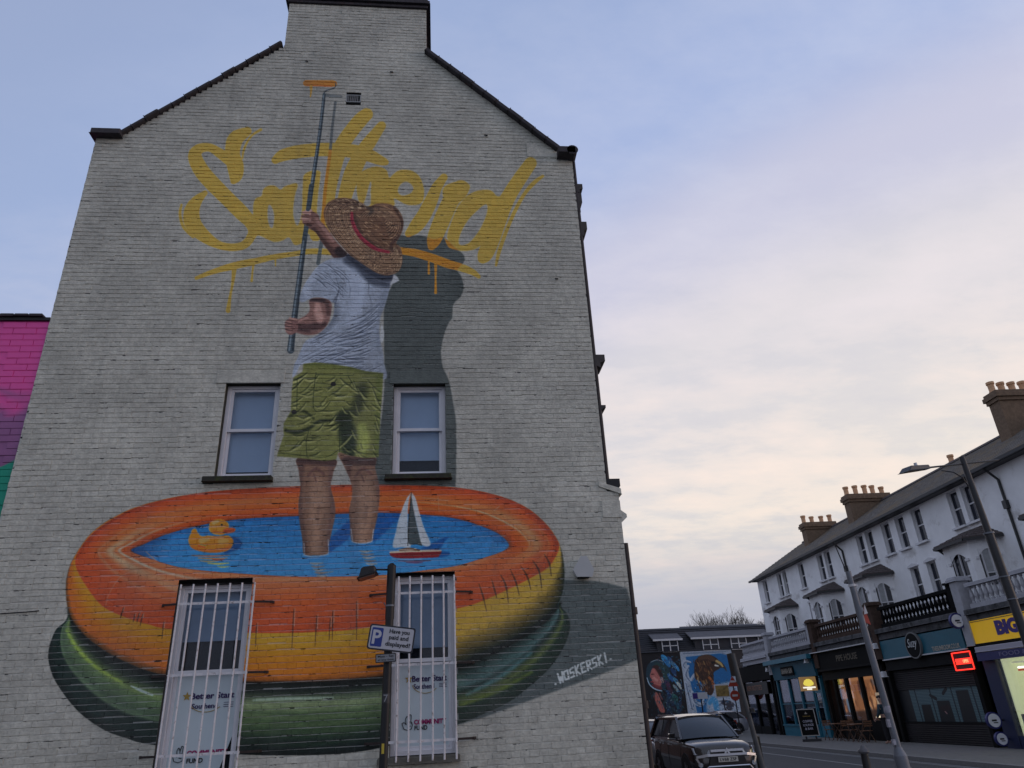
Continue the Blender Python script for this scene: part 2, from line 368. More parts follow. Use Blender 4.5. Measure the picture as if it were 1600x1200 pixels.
cv.poly(A4([(440, 640), (445, 560), (460, 530), (490, 515), (500, 480), (530, 460), (565, 462), (595, 482), (625, 462), (687, 450), (672, 520), (663, 600), (670, 650), (685, 680), (700, 660), (712, 600), (715, 520), (718, 440), (725, 400), (760, 380), (810, 380), (812, 420), (800, 520), (795, 600), (800, 700), (812, 745), (795, 765), (768, 745), (740, 722), (730, 760), (700, 782), (670, 785), (640, 745), (600, 765), (560, 770), (520, 755), (470, 735), (440, 765), (418, 740)]), YL)
cv.poly(A4([(530, 565), (552, 590), (560, 640), (550, 692), (532, 680), (522, 622)]), GREY)
cv.poly(A5([(0, 430), (30, 400), (80, 380), (130, 380), (165, 400), (180, 442), (200, 425), (230, 402), (270, 395), (320, 405), (360, 440), (382, 500), (384, 550), (370, 588), (330, 602), (280, 598), (240, 578), (208, 565), (198, 610), (30, 610), (-10, 520)]), YL)
cv.poly(A5([(68, 468), (76, 480), (72, 520), (70, 600), (28, 606), (42, 560)]), GREY)
cv.poly(A5([(230, 515), (245, 482), (275, 465), (305, 477), (322, 506), (305, 533), (265, 548), (240, 540)]), GREY)
cv.poly(A5([(590, 600), (640, 545), (700, 517), (770, 515), (812, 550), (850, 560), (820, 700), (760, 800), (700, 850), (650, 868), (590, 868), (545, 845), (520, 780), (560, 660)]), YL)
cv.poly(A5([(500, 500), (560, 468), (620, 465), (652, 488), (645, 520), (620, 562), (560, 600), (500, 560)]), YL)
cv.poly(A5([(747, 596), (700, 630), (642, 690), (602, 760), (586, 815), (602, 838), (650, 822), (705, 755), (742, 680), (755, 628)]), GREY)
ul = A4([(130, 970, 20), (220, 935, 28), (340, 902, 40), (450, 878, 36), (560, 853, 30), (660, 838, 28), (760, 822, 30), (870, 825, 34)])
cv.stroke(ul, YL)
ur = A5([(200, 860, 34), (250, 870, 42), (330, 882, 46), (430, 912, 50), (520, 945, 50), (600, 968, 46), (670, 996, 36), (705, 1022, 22)])
cv.stroke(ur, YL)
for q in ([(340, 905, 30), (330, 1000, 16), (318, 1060, 14), (305, 1150, 26)], [(446, 880, 20), (440, 930, 10), (435, 985, 14)], [(565, 860, 10), (567, 903, 7)]): cv.stroke(A4(q), YL)
# cast shadow of the figure, a painted one
cv.poly(A5([(190, 800), (280, 782), (370, 782), (440, 800), (500, 795), (560, 845), (608, 885), (622, 920), (606, 950), (580, 985), (602, 1022), (615, 1082), (600, 1135), (556, 1185), (548, 1260), (530, 1290), (505, 1350), (485, 1440), (492, 1545), (530, 1635), (557, 1780), (572, 1905), (568, 2245), (540, 2250), (100, 2250), (100, 2100), (150, 1700), (150, 1200), (200, 1050)]), SH, soft=1.4, smooth=True)
shm = cv.mask(A5([(190, 800), (280, 782), (370, 782), (440, 800), (500, 795), (560, 845), (608, 885), (622, 920), (606, 950), (580, 985), (602, 1022), (600, 1135), (100, 1200)]), 1.2)
cv.stroke(lit_[6], OY, clip=shm); cv.stroke(lit_[5], OY, clip=shm)
cv.poly(A5([(500, 790), (560, 800), (620, 880), (590, 868), (530, 850), (505, 800)]), OY, clip=shm)
cv.stroke(ur, OY, clip=shm)
for q in ([(412, 925, 10), (412, 1003, 13)], [(452, 930, 20), (452, 1030, 11), (452, 1116, 16)]): cv.stroke(A5(q), OY)
cv.poly(C4([(424, 310), (432, 330), (437, 360), (428, 395), (418, 380)]), (170, 172, 170))
# pole, its shadow and the paint roller
cv.stroke([(524, 160, 4), (519, 200, 4), (516, 236, 5)], (92, 98, 98), .9)
cv.stroke([(516, 236, 5), (508, 300, 5), (503, 375, 6)], (196, 128, 38), .8)
cv.stroke([(503, 375, 6), (500, 392, 6), (497, 412, 6)], (84, 92, 92), .9)
cv.stroke([(508, 149, 6), (522, 150, 5), (533, 151, 4)], (96, 101, 101), .8, 1.6)
cv.stroke([(478, 130, 9), (522, 131, 9)], (230, 150, 54)); cv.stroke([(480, 127.5, 4), (520, 127.5, 4)], (240, 160, 60), .8); cv.stroke([(480, 134, 2), (518, 135, 2)], (190, 90, 30), .7)
cv.stroke([(486, 135, 5), (486, 143, 3), (485, 151, 2)], (226, 170, 60), .9)
cv.stroke([(524, 130, 1.6), (523, 137, 1.6), (508, 143, 1.8), (505, 152, 2)], (74, 80, 84))
POLE = [(506.5, 148, 5), (500, 205, 5.5), (487.6, 290, 6.5), (478, 358, 7.5), (466, 450, 8.8), (457, 520, 10), (454, 547, 11.5)]
def pole():
    cv.stroke(POLE, (70, 82, 88)); cv.stroke([(x - w * .18, y, w * .25) for x, y, w in POLE], (128, 142, 148), .8); cv.stroke([(x + w * .3, y, w * .25) for x, y, w in POLE], (44, 52, 58), .7)
    for k in range(34):
        y = 155 + k * 11.6; j = np.interp(y, [p[1] for p in POLE], [p[0] for p in POLE]); w = np.interp(y, [p[1] for p in POLE], [p[2] for p in POLE])
        cv.stroke([(j - w / 2.4, y, 1.1), (j + w / 2.4, y + 1.2, 1.1)], (48, 56, 62), .55)
pole()
# raised arm and hand
SK = (126, 90, 78); SKD = (76, 52, 46); SKL = (178, 140, 126)
armc = cv.poly(A6([(262, 190), (290, 172), (330, 196), (345, 235), (390, 285), (440, 360), (500, 430), (540, 478), (480, 488), (440, 486), (400, 440), (350, 370), (310, 312), (262, 285), (240, 250)]), SK)
cv.stroke(A6([(300, 300, 40), (350, 370, 50), (420, 450, 60), (500, 490, 60)]), SKD, .8, 4, armc); cv.stroke(A6([(320, 230, 22), (370, 290, 24), (430, 370, 22)]), SKL, .55, 4, armc)
cv.stroke(A6([(470, 440, 60), (520, 480, 60)]), (48, 36, 36), .9, 4, armc)
for k, (u, v, e) in enumerate(((232, 182, 268), (226, 205, 270), (226, 226, 268), (234, 246, 268))):
    cv.stroke(A6([(u, v, 20), ((u + e) / 2, v + 2, 21), (e + 6, v + 6, 19)]), SK if k % 2 else SKL, 1, .8); cv.stroke(A6([(u, v + 11, 3), (e, v + 14, 3)]), (48, 32, 30), .8)
cv.stroke(A6([(250, 170, 18), (282, 168, 18)]), SKL); cv.stroke(A6([(258, 262, 16), (282, 268, 14)]), SKD)
cv.stroke(A6([(281, 0, 24), (262, 160, 28)]), (70, 82, 88), 1, .8); cv.stroke(A6([(252, 285, 30), (240, 350, 32)]), (70, 82, 88), 1)
# legs
def legs():
    for leg, hi in ((A7([(160, 600), (352, 608), (345, 680), (330, 750), (350, 830), (356, 900), (340, 980), (322, 1060), (315, 1115), (252, 1124), (190, 1118), (180, 1040), (165, 940), (158, 850), (170, 760), (162, 680)]), 250),
                    (A7([(380, 572), (560, 590), (570, 660), (590, 750), (592, 830), (580, 920), (562, 1000), (552, 1050), (500, 1059), (445, 1046), (435, 950), (430, 880), (446, 790), (436, 720), (400, 640)]), 505)):
        c = cv.poly(leg, (128, 96, 76)); x = hi
        cv.stroke(A7([(x - 75, 620, 40), (x - 84, 760, 26), (x - 88, 880, 34), (x - 68, 1000, 30), (x - 55, 1110, 26)]), (92, 66, 58), .75, 5, c)
        cv.stroke(A7([(x + 85, 620, 30), (x + 84, 740, 26), (x + 98, 850, 34), (x + 82, 960, 30), (x + 62, 1090, 22)]), (104, 76, 68), .7, 5, c)
        cv.stroke(A7([(x + 8, 735, 60), (x + 14, 820, 90), (x + 8, 910, 70), (x, 1010, 50), (x, 1090, 50)]), (166, 132, 106), .55, 9, c)
        cv.stroke(A7([(x - 95, 615, 40), (x + 95, 622, 46)]), (74, 52, 48), .85, 5, c)
        cv.stroke(A7([(x - 40, 700, 12), (x, 660, 16), (x + 45, 690, 12)]), (104, 72, 64), .8, 3, c); cv.stroke(A7([(x - 10, 690, 8), (x + 4, 730, 8)]), (96, 64, 58), .7, 2, c)
        cv.stroke(A7([(x + 18, 860, 10), (x + 10, 960, 6)]), (110, 80, 70), .5, 4, c)
# ---- the paddling pool: shaded analytically between its outlines
cx_, cy_, kk = 492.0, 860.0, 3.2
def rad(pts):
    p = catmull(pts, True, 10); th = np.arctan2((p[:, 1] - cy_) * kk, p[:, 0] - cx_); r = np.hypot((p[:, 1] - cy_) * kk, p[:, 0] - cx_); o = np.argsort(th); return th[o], r[o]
TOP = [(430, 761), (550, 757.5), (640, 758), (720, 762.5), (780, 775), (822, 793), (852, 818), (870, 843)]
Wt = [(205, 860), (225, 850), (262, 834), (312, 821), (375, 811), (467, 806), (525, 803), (592, 801), (660, 804), (700, 808), (737, 817), (775, 832), (794, 849), (787, 860), (750, 873), (712, 884), (662, 891), (600, 898), (500, 901), (425, 899), (325, 892), (275, 885), (230, 871)]
Bd = TOP + [(873, 856), (867, 871), (854, 888), (825, 905), (795, 920), (750, 940), (712, 951), (575, 980), (500, 987), (400, 989), (270, 983), (230, 975), (200, 966), (160, 947), (132, 912), (118, 884), (122, 862), (150, 828), (200, 798), (260, 779.5), (330, 768)]
Ou = TOP + [(879, 870), (881, 905), (873, 939), (845, 968), (794, 1000), (745, 1022), (712, 1036), (600, 1056), (500, 1065), (384, 1066), (300, 1060), (258, 1055), (214, 1042), (164, 1017), (123, 984), (107, 955), (103, 925), (106, 893), (122, 860), (150, 826), (200, 797), (260, 779), (330, 768)]
GrR = [(874, 937), (886, 960), (890, 981), (880, 1011), (856, 1046), (821, 1077), (794, 1097), (749, 1118), (713, 1132), (594, 1168), (500, 1179), (368, 1178), (236, 1163), (197, 1153), (164, 1141), (131, 1119), (107, 1094), (85, 1061), (76, 1033), (77, 1011), (87, 984), (106, 962), (112, 900)] + [(150, 840), (200, 805), (330, 775)] + [(x, y + 6) for x, y in TOP]
# painted shadow right of the pool
cv.poly([(880, 906), (931, 908), (959, 913.5), (979, 919), (990, 960), (1000, 1029), (931, 1057), (845, 1088), (752, 1122), (700, 1137), (800, 1020), (870, 950)], (80, 88, 86), soft=2.0, smooth=False)
yy, xx = np.mgrid[0:cv.H, 0:cv.W].astype(np.float32); xx = xx / cv.k; yy = yy / cv.k
rows = slice(int(740 * cv.k), cv.H); xs_, ys_ = xx[rows], yy[rows]; del xx, yy
th = np.arctan2((ys_ - cy_) * kk, xs_ - cx_); rr = np.hypot((ys_ - cy_) * kk, xs_ - cx_)
def RI(p): t, r = rad(p); return np.interp(th, t, r, period=2 * math.pi)
rW, rB, rO, rG = RI(Wt), RI(Bd), RI(Ou), RI(GrR)
deg = np.degrees(th)
def grad(v, stops):
    ps = [q[0] for q in stops]; return np.stack([np.interp(v, ps, [q[1][i] for q in stops]) for i in range(3)], -1)
def bl(a, b, t): return a + (b - a) * np.clip(t, 0, 1)[..., None]
def adist(d0): return np.abs((deg - d0 + 180) % 360 - 180)
f = np.clip((rr - rW) / np.maximum(rB - rW, 1), 0, 1)
bot = np.clip((ys_ - 852) / 30, 0, 1)      # front half of the ring
oB = grad(f, [(0, (132, 52, 24)), (.12, (178, 68, 24)), (.35, (214, 96, 36)), (.55, (222, 110, 50)), (.8, (196, 80, 36)), (1, (150, 50, 28))])
oF = grad(f, [(0, (150, 66, 36)), (.05, (216, 130, 84)), (.16, (206, 104, 58)), (.4, (196, 86, 40)), (.7, (184, 74, 36)), (1, (172, 64, 32))])
C = bl(oB, oF, bot)
def hl(C, dmid, dw, fmid, fw, col, a): 
    t = np.exp(-(adist(dmid) / dw) ** 2) * np.exp(-((f - fmid) / fw) ** 2) * a; return bl(C, np.array(col, float), t)
C = hl(C, 172, 34, .40, .10, (226, 180, 140), .9); C = hl(C, 170, 40, .23, .035, (236, 206, 180), .9); C = hl(C, 172, 40, .62, .03, (232, 160, 120), .5)
C = hl(C, -14, 26, .55, .12, (226, 160, 110), .75); C = hl(C, -30, 26, .42, .025, (238, 200, 160), .8); C = hl(C, 2, 26, .80, .03, (206, 120, 70), .6)
C = hl(C, -60, 26, .22, .06, (236, 150, 96), .45); C = hl(C, -125, 26, .55, .09, (230, 130, 76), .5); C = hl(C, 140, 22, .5, .2, (206, 112, 72), .5); C = hl(C, 25, 25, .8, .25, (160, 66, 34), .5)
g = np.clip((rr - rB) / np.maximum(rO - rB, 1), 0, 1)
yL = grad(g, [(0, (206, 152, 40)), (.3, (196, 134, 34)), (.6, (190, 112, 34)), (.85, (166, 90, 34)), (1, (84, 56, 26))])
yM = grad(g, [(0, (214, 172, 52)), (.2, (204, 158, 44)), (.5, (200, 134, 32)), (.8, (188, 112, 30)), (.94, (140, 80, 30)), (1, (66, 44, 24))])
yR = grad(g, [(0, (206, 164, 52)), (.3, (198, 164, 62)), (.6, (150, 124, 48)), (.85, (86, 76, 38)), (1, (34, 44, 32))])
xl = np.clip((xs_ - 240) / 150, 0, 1); xr = np.clip((xs_ - 600) / 120, 0, 1)
Y = bl(bl(yL, yM, xl), yR, xr)
Y = bl(Y, np.array((214, 180, 70.)), np.exp(-(adist(14) / 14) ** 2) * np.exp(-((g - .45) / .25) ** 2) * .7)
h_ = np.clip((rr - rO) / np.maximum(rG - rO, 1), 0, 1)
gM = grad(h_, [(0, (30, 36, 30)), (.12, (34, 46, 36)), (.22, (88, 108, 70)), (.30, (122, 142, 84)), (.42, (96, 122, 66)), (.55, (80, 108, 54)), (.68, (60, 88, 48)), (.78, (34, 56, 40)), (.92, (22, 40, 34)), (1, (16, 26, 22))])
gL = grad(h_, [(0, (20, 28, 24)), (.18, (38, 58, 40)), (.34, (120, 150, 60)), (.40, (96, 130, 66)), (.58, (74, 104, 66)), (.66, (90, 122, 76)), (.70, (30, 56, 44)), (.88, (26, 52, 44)), (1, (20, 34, 28))])
gR = grad(h_, [(0, (24, 34, 26)), (.15, (30, 52, 44)), (.32, (54, 92, 84)), (.42, (70, 110, 104)), (.52, (32, 60, 50)), (.68, (92, 110, 46)), (.78, (38, 66, 46)), (1, (40, 56, 46))])
G = bl(bl(gL, gM, np.clip((xs_ - 200) / 160, 0, 1)), gR, np.clip((xs_ - 640) / 90, 0, 1)); G = G * .68 + G.mean(-1, keepdims=True) * .32
wv = rng.random((1, 64)); stre = np.sin(rr * .55 + np.sin(th * 9) * 1.5) * .5 + np.sin(rr * 1.7 + 2 * np.sin(th * 23)) * .5
Wc = bl(np.broadcast_to(np.array((34., 104, 158)), C.shape), np.array((60., 136, 184)), np.clip((ys_ - 806) / 90, 0, 1) + .12 * np.sin(ys_ * 1.35 + 3 * np.sin(xs_ / 23)) + .1 * np.sin(ys_ * .7 + 2 * np.sin(xs_ / 11)))
Wc = bl(Wc, np.array((16., 66, 124)), np.exp(-((xs_ - 205) / 36) ** 2) * .8 + np.exp(-((rW - rr) / 16) ** 2) * .35 * (ys_ < 850))
Cc = C * (1 + .06 * stre)[..., None] * np.array((1.03, 1.13, 1.12)); Y = Y * (1 + .05 * stre)[..., None] * np.array((1.06, 1.04, 1.05)); G = G * (1 + .10 * stre)[..., None]
def sstep(v): return np.clip(v / 2.2 + .5, 0, 1)[..., None]
reg = cv.a[rows].astype(np.float64) * 255
reg = reg + (G - reg) * sstep(rG - rr) * ((ys_ > 930) | (rr < rO))[..., None]
reg = reg + (Y - reg) * sstep(rO - rr); reg = reg + (Cc - reg) * sstep(rB - rr); reg = reg + (Wc - reg) * sstep(rW - rr)
cv.a[rows] = (reg / 255).astype(np.float32)
del th, rr, rW, rB, rO, rG, deg, f, C, Y, G, Wc, Cc, reg, oB, oF, yL, yM, yR, gM, gL, gR, stre, xs_, ys_, h_, g
cv.stroke([(106, 950, 1.5), (112, 970, 3), (150, 1012, 4), (214, 1048, 5), (260, 1062, 5)], (22, 26, 20), .8, 3)
cv.stroke([(370, 1068, 5), (500, 1068, 6), (590, 1060, 5)], (22, 26, 20), .7, 3)
cv.stroke([(713, 1046, 4), (800, 1004, 5), (850, 972, 4), (876, 942, 3)], (20, 26, 20), .8, 3)
cv.stroke([(205, 1072, 2), (220, 1079, 4), (238, 1086, 3)], (190, 205, 205), .8, 2); cv.stroke([(396, 1094, 3), (440, 1092, 5), (520, 1090, 3)], (170, 190, 170), .6, 3)
cv.stroke([(104, 985, 3), (120, 1012, 6), (150, 1042, 5), (190, 1066, 3)], (164, 190, 70), .6, 4); cv.stroke([(730, 1085, 4), (780, 1058, 8), (830, 1020, 4)], (96, 140, 142), .6, 5); cv.stroke([(720, 1102, 4), (780, 1078, 7), (830, 1050, 4)], (120, 134, 50), .6, 5)
for k in range(5): cv.stroke([(375, 1112 + k * 12, 3), (480, 1116 + k * 12, 5), (590, 1106 + k * 11, 3)], (40, 66, 40), .35, 5)
# seams and creases of the vinyl
def crease(x, y0, y1, dxx=0, a=.75):
    cv.stroke([(x, y0, 1.2), (x + dxx * .5, (y0 + y1) / 2, 2), (x + dxx, y1, 1.4)], (60, 34, 24), a, 1.2); cv.stroke([(x + 1.8, y0 - 2, .9), (x + 1.8 + dxx * .4, (y0 + y1) / 2 - 4, 1.5)], (226, 196, 176), a * .8, .9)
for x, y0, y1, dd in ((459, 952, 1012, -3), (495, 962, 1010, -3), (516, 966, 1000, -2), (520, 955, 1000, -1), (557, 940, 1000, 0), (401, 975, 1010, -2), (256, 972, 998, -3), (223, 960, 978, -4), (218, 958, 972, -4), (211, 960, 972, -3), (193, 950, 966, -5)): crease(x, y0, y1, dd)
for q in ([(782, 898), (790, 915), (794, 942)], [(798, 892), (806, 910), (811, 930)], [(814, 885), (824, 902), (829, 921)], [(832, 876), (842, 892), (846, 918)], [(850, 866), (858, 880), (861, 900)], [(748, 912), (754, 930), (760, 955)], [(768, 905), (772, 920), (776, 934)]):
    cv.stroke([(x, y, w) for (x, y), w in zip(q, (1, 2.6, 1.6))], (66, 44, 26), .8, 1.4)
cv.stroke([(165, 946, .8), (172, 925, 1), (190, 900, 1), (222, 888, .8)], (216, 160, 134), .7, .8); cv.stroke([(410, 770, .9), (412, 780, 1), (412, 792, .8)], (150, 60, 30), .7)
cv.stroke([(250, 910, 6), (268, 917, 10), (284, 921, 10)], (222, 164, 116), .7, 3); cv.stroke([(684, 776, .8), (686, 800, .8)], (240, 200, 170), .6, .8); cv.stroke([(660, 778, .7), (700, 782, 1)], (240, 206, 176), .6, .8); cv.stroke([(772, 798, 1), (780, 791, 1)], (240, 206, 176), .7, .8)
cv.stroke([(228, 862, 1.2), (250, 880, 2), (290, 896, 2), (330, 906, 2), (380, 912, 1.5)], (224, 140, 96), .6, 1.4)
# toys in the water
cv.poly(B6([(1040, 400), (1085, 405), (1112, 430), (1100, 465), (1040, 492), (1000, 498)]), (18, 62, 118), .75, 2)
dk = cv.poly(B6([(782, 440), (780, 400), (795, 370), (800, 352), (822, 345), (838, 372), (860, 392), (900, 388), (960, 392), (1020, 388), (1050, 405), (1058, 430), (1040, 468), (1000, 488), (920, 494), (840, 482), (800, 465)]), (222, 146, 40))
dh = cv.poly(B6([(905, 340), (915, 305), (945, 288), (980, 285), (1015, 300), (1030, 325), (1020, 362), (990, 382), (945, 380), (915, 365)]), (226, 156, 46))
cv.stroke(B6([(800, 460, 26), (880, 486, 26), (980, 484, 26), (1040, 455, 20)]), (170, 84, 28), .7, 3, dk); cv.stroke(B6([(940, 390, 14), (1000, 386, 12)]), (150, 72, 26), .7, 2, dk)
cv.stroke(B6([(860, 420, 34), (900, 412, 20)]), (244, 204, 120), .8, 3, dk); cv.stroke(B6([(980, 425, 36), (1020, 420, 20)]), (244, 200, 110), .7, 3, dk); cv.stroke(B6([(840, 452, 9), (880, 462, 7)]), (190, 70, 40), .8); cv.stroke(B6([(850, 444, 6), (890, 452, 5)]), (90, 110, 70), .8)
cv.stroke(B6([(935, 310, 20), (960, 300, 16)]), (246, 216, 140), .8, 2, dh); cv.stroke(B6([(930, 360, 14), (990, 372, 14)]), (178, 92, 30), .7, 2, dh)
cv.poly(B6([(1000, 348), (1030, 338), (1060, 340), (1072, 350), (1060, 366), (1020, 374), (996, 366)]), (200, 92, 44)); cv.stroke(B6([(1004, 358, 3), (1060, 354, 3)]), (110, 40, 24))
cv.stroke(B6([(984, 320, 12), (987, 320, 12)]), (40, 30, 24)); cv.stroke(B6([(978, 322, 4), (979, 322, 4)]), (240, 220, 160))
for u0, u1, v, c in ((800, 1030, 512, (200, 110, 60)), (840, 1020, 528, (210, 130, 50)), (850, 960, 545, (200, 150, 70)), (900, 1030, 560, (220, 190, 60)), (960, 1030, 580, (210, 200, 90)), (930, 1000, 536, (190, 60, 40))): cv.stroke(B6([(u0, v, 5), ((u0 + u1) / 2, v + 4, 10), (u1, v, 4)]), c, .8, 1.6)
for q in ([(50, 500), (48, 430), (80, 385), (190, 290), (192, 380), (150, 430), (90, 470)], [(325, 425), (350, 300), (365, 258), (470, 250), (530, 255), (470, 300), (400, 375)]): cv.poly(B7(q), (18, 76, 140), .8, 2.4)
legs()
for q in ([(185, 1122, 5), (240, 1132, 5), (320, 1118, 5)], [(442, 1050, 4), (495, 1062, 5), (552, 1050, 4)], [(188, 1060, 3), (192, 1118, 3)], [(318, 1040, 4), (320, 1115, 3)], [(440, 980, 3), (448, 1046, 3)], [(560, 985, 3), (552, 1050, 3)]): cv.stroke(A7(q), (180, 206, 226), .75, 1.6)
for (x, y) in ((250, 1165), (515, 1100)):
    for k in range(5): cv.stroke(A7([(x - 30 + k * 9, y + k * 17, 5), (x + k * 8, y + k * 17 + 4, 12), (x + 40 + k * 6, y + k * 17, 4)]), ((140, 108, 90) if k % 2 else (170, 150, 130)), .75, 1.6)
cv.stroke([(494, 893, 2), (506, 895, 3), (520, 893, 2)], (150, 130, 110), .5, 1.4)
cv.poly(B7([(630, 468), (700, 435), (800, 393), (775, 430), (750, 468), (690, 472)]), (16, 72, 134), .85, 1.6); cv.poly(B7([(740, 492), (806, 490), (800, 512), (740, 524)]), (16, 72, 134), .85, 1.6)
cv.poly(B7([(568, 120), (556, 160), (548, 240), (550, 360), (566, 455), (512, 460), (455, 458), (472, 370), (488, 300), (510, 230), (536, 165)]), (196, 206, 210)); cv.poly(B7([(568, 130), (555, 250), (546, 360), (556, 440), (600, 442), (640, 445), (612, 350), (590, 240), (576, 160)]), (72, 82, 82))
cv.poly(B7([(573, 122), (598, 160), (622, 250), (650, 340), (690, 442), (640, 446), (614, 360), (590, 250), (576, 170)]), (206, 212, 212)); cv.stroke(B7([(570, 116, 4), (556, 300, 4), (548, 450, 5)]), (40, 38, 38))
for q in ([(490, 300), (550, 290)], [(470, 380), (552, 374)]): cv.stroke([(x, y, .6) for x, y in B7(q)], (150, 160, 165), .7, .7)
cv.poly(B7([(438, 494), (520, 484), (600, 486), (700, 476), (757, 482), (745, 512), (720, 524), (560, 530), (460, 524)]), (132, 30, 34)); cv.stroke(B7([(440, 492, 12), (560, 486, 12), (650, 484, 12), (754, 482, 8)]), (206, 190, 160)); cv.stroke(B7([(500, 478, 14), (560, 472, 18), (620, 480, 10)]), (120, 84, 60)); cv.stroke(B7([(490, 474, 4), (600, 470, 4)]), (220, 200, 170))
cv.stroke(B7([(445, 502, 3), (560, 502, 3), (750, 494, 3)]), (60, 16, 20), .7)
for q in ([(490, 545, 5), (590, 548, 10), (690, 543, 5)], [(540, 556, 4), (600, 558, 8), (640, 556, 3)], [(450, 534, 3), (560, 536, 4), (640, 534, 3)]): cv.stroke(B7(q), (116, 44, 66) if q[0][0] != 450 else (190, 214, 226), .8, 1.6)
# ---- shirt
shirt = A6([(500, 480), (545, 450), (600, 460), (660, 500), (740, 540), (830, 570), (820, 652), (806, 700), (782, 790), (748, 880), (740, 960), (746, 1040), (765, 1120), (772, 1190), (788, 1250), (790, 1280), (770, 1298), (700, 1292), (600, 1265), (480, 1235), (380, 1205), (300, 1190), (240, 1192), (205, 1210), (190, 1250), (158, 1284), (170, 1200), (185, 1170), (215, 1100), (250, 1040), (330, 1000), (400, 930), (432, 870), (440, 790), (424, 784), (370, 757), (300, 750), (228, 782), (205, 760), (230, 680), (280, 600), (340, 530), (420, 490)])
sm = cv.poly(shirt, (140, 147, 156))
SD, SL = (70, 78, 90), (180, 187, 197)
cv.stroke(A6([(800, 660, 60), (740, 880, 50), (735, 1060, 40)]), (118, 126, 138), .6, 8, sm); cv.stroke(A6([(520, 500, 50), (600, 560, 40), (700, 640, 50), (800, 665, 30)]), (58, 64, 76), .75, 6, sm)
cv.stroke(A6([(440, 800, 60), (430, 900, 50), (330, 1010, 40)]), (92, 98, 108), .6, 8, sm); cv.stroke(A6([(300, 560, 60), (260, 660, 60), (260, 730, 50)]), SL, .5, 8, sm); cv.stroke(A6([(560, 600, 80), (600, 760, 90), (560, 900, 70)]), (176, 184, 196), .5, 12, sm)
for k in range(40):        # folds fanning from the right armpit down to the left hem
    t = k / 39; x0, y0 = 745 - 120 * t + R_.uniform(-16, 16), 800 + 430 * t + R_.uniform(-16, 16); L = R_.uniform(120, 380); a = R_.uniform(.55, .75) - t * .75
    q = [(x0, y0, 4), (x0 - L * .5 * math.cos(a), y0 + L * .5 * math.sin(a) + 14, R_.uniform(5, 10)), (x0 - L * math.cos(a), y0 + L * math.sin(a) * .9, 3)]
    cv.stroke(A6(q), SD, R_.uniform(.35, .75), 1.3, sm); cv.stroke(A6([(x, y + 9, w) for x, y, w in q]), SL, R_.uniform(.3, .55), 1.3, sm)
for k in range(34):
    x0, y0 = R_.uniform(330, 760), R_.uniform(960, 1250); L = R_.uniform(60, 200); q = [(x0, y0, 3), (x0 - L * .5, y0 + L * .16 + 8, R_.uniform(4, 8)), (x0 - L, y0 + L * .45, 3)]
    cv.stroke(A6(q), SD, R_.uniform(.3, .7), 1.2, sm); cv.stroke(A6([(x, y + 8, w) for x, y, w in q]), SL, .45, 1.2, sm)
for k in range(22):
    x0, y0 = R_.uniform(290, 450), R_.uniform(520, 720); L = R_.uniform(40, 110)
    q = [(x0, y0, 3), (x0 + L * .5, y0 + L * .28, 6), (x0 + L, y0 + L * .8, 3)]; cv.stroke(A6(q), SD, R_.uniform(.3, .65), 1.1, sm); cv.stroke(A6([(x, y + 8, w) for x, y, w in q]), SL, .4, 1.1, sm)
for k in range(14):
    x0, y0 = R_.uniform(430, 700), R_.uniform(560, 760); cv.stroke(A6([(x0, y0, 3), (x0 + 14, y0 + 50, 5), (x0 + 10, y0 + 110, 3)]), SD, R_.uniform(.15, .4), 2.2, sm)
cv.stroke(A6([(160, 1284, 5), (190, 1235, 6), (240, 1188, 7), (380, 1200, 7), (600, 1260, 7), (770, 1294, 6)]), SL, .7, 1.2, sm); cv.stroke(A6([(440, 780, 5), (425, 860, 6), (470, 700, 6)]), (70, 76, 88), .7, 1.6, sm); cv.stroke(A6([(430, 780, 6), (470, 700, 5), (450, 620, 3)]), (74, 80, 92), .7, 1.6, sm)
cv.poly(A6([(820, 594), (850, 600), (875, 634), (840, 655), (812, 668)]), (176, 178, 178), 1, .8, smooth=False)
# ---- lower arm and hand
am = cv.poly(A6([(270, 775), (300, 755), (372, 757), (420, 790), (412, 880), (385, 940), (330, 992), (250, 1002), (180, 985), (140, 985), (140, 915), (190, 898), (250, 868), (275, 830)]), (132, 98, 88))
cv.stroke(A6([(180, 950, 46), (280, 955, 60), (370, 930, 40)]), (74, 52, 50), .85, 4, am); cv.stroke(A6([(390, 780, 34), (400, 860, 26)]), (86, 62, 58), .8, 4, am); cv.stroke(A6([(325, 790, 30), (330, 850, 46), (345, 900, 40)]), (206, 166, 150), .75, 6, am); cv.stroke(A6([(280, 765, 24), (370, 772, 24)]), (56, 44, 46), .85, 3, am)
cv.stroke(A6([(200, 908, 12), (260, 885, 12)]), (186, 146, 132), .6, 3, am); cv.stroke(A6([(285, 975, 14), (340, 968, 10)]), (150, 120, 108), .6, 3, am)
cv.poly(A6([(108, 935), (118, 905), (150, 888), (190, 892), (196, 930), (190, 975), (150, 1000), (118, 985)]), (128, 92, 84))
for v in (918, 940, 962): cv.stroke(A6([(108, v, 4), (130, v + 5, 5), (160, v + 8, 3)]), (54, 34, 34), .9)
for v in (910, 932, 954, 976): cv.stroke(A6([(116, v, 11), (146, v + 5, 11)]), (168, 128, 114), .6, 1.6)
cv.stroke(A6([(140, 888, 12), (185, 900, 14)]), (176, 136, 120), .9)
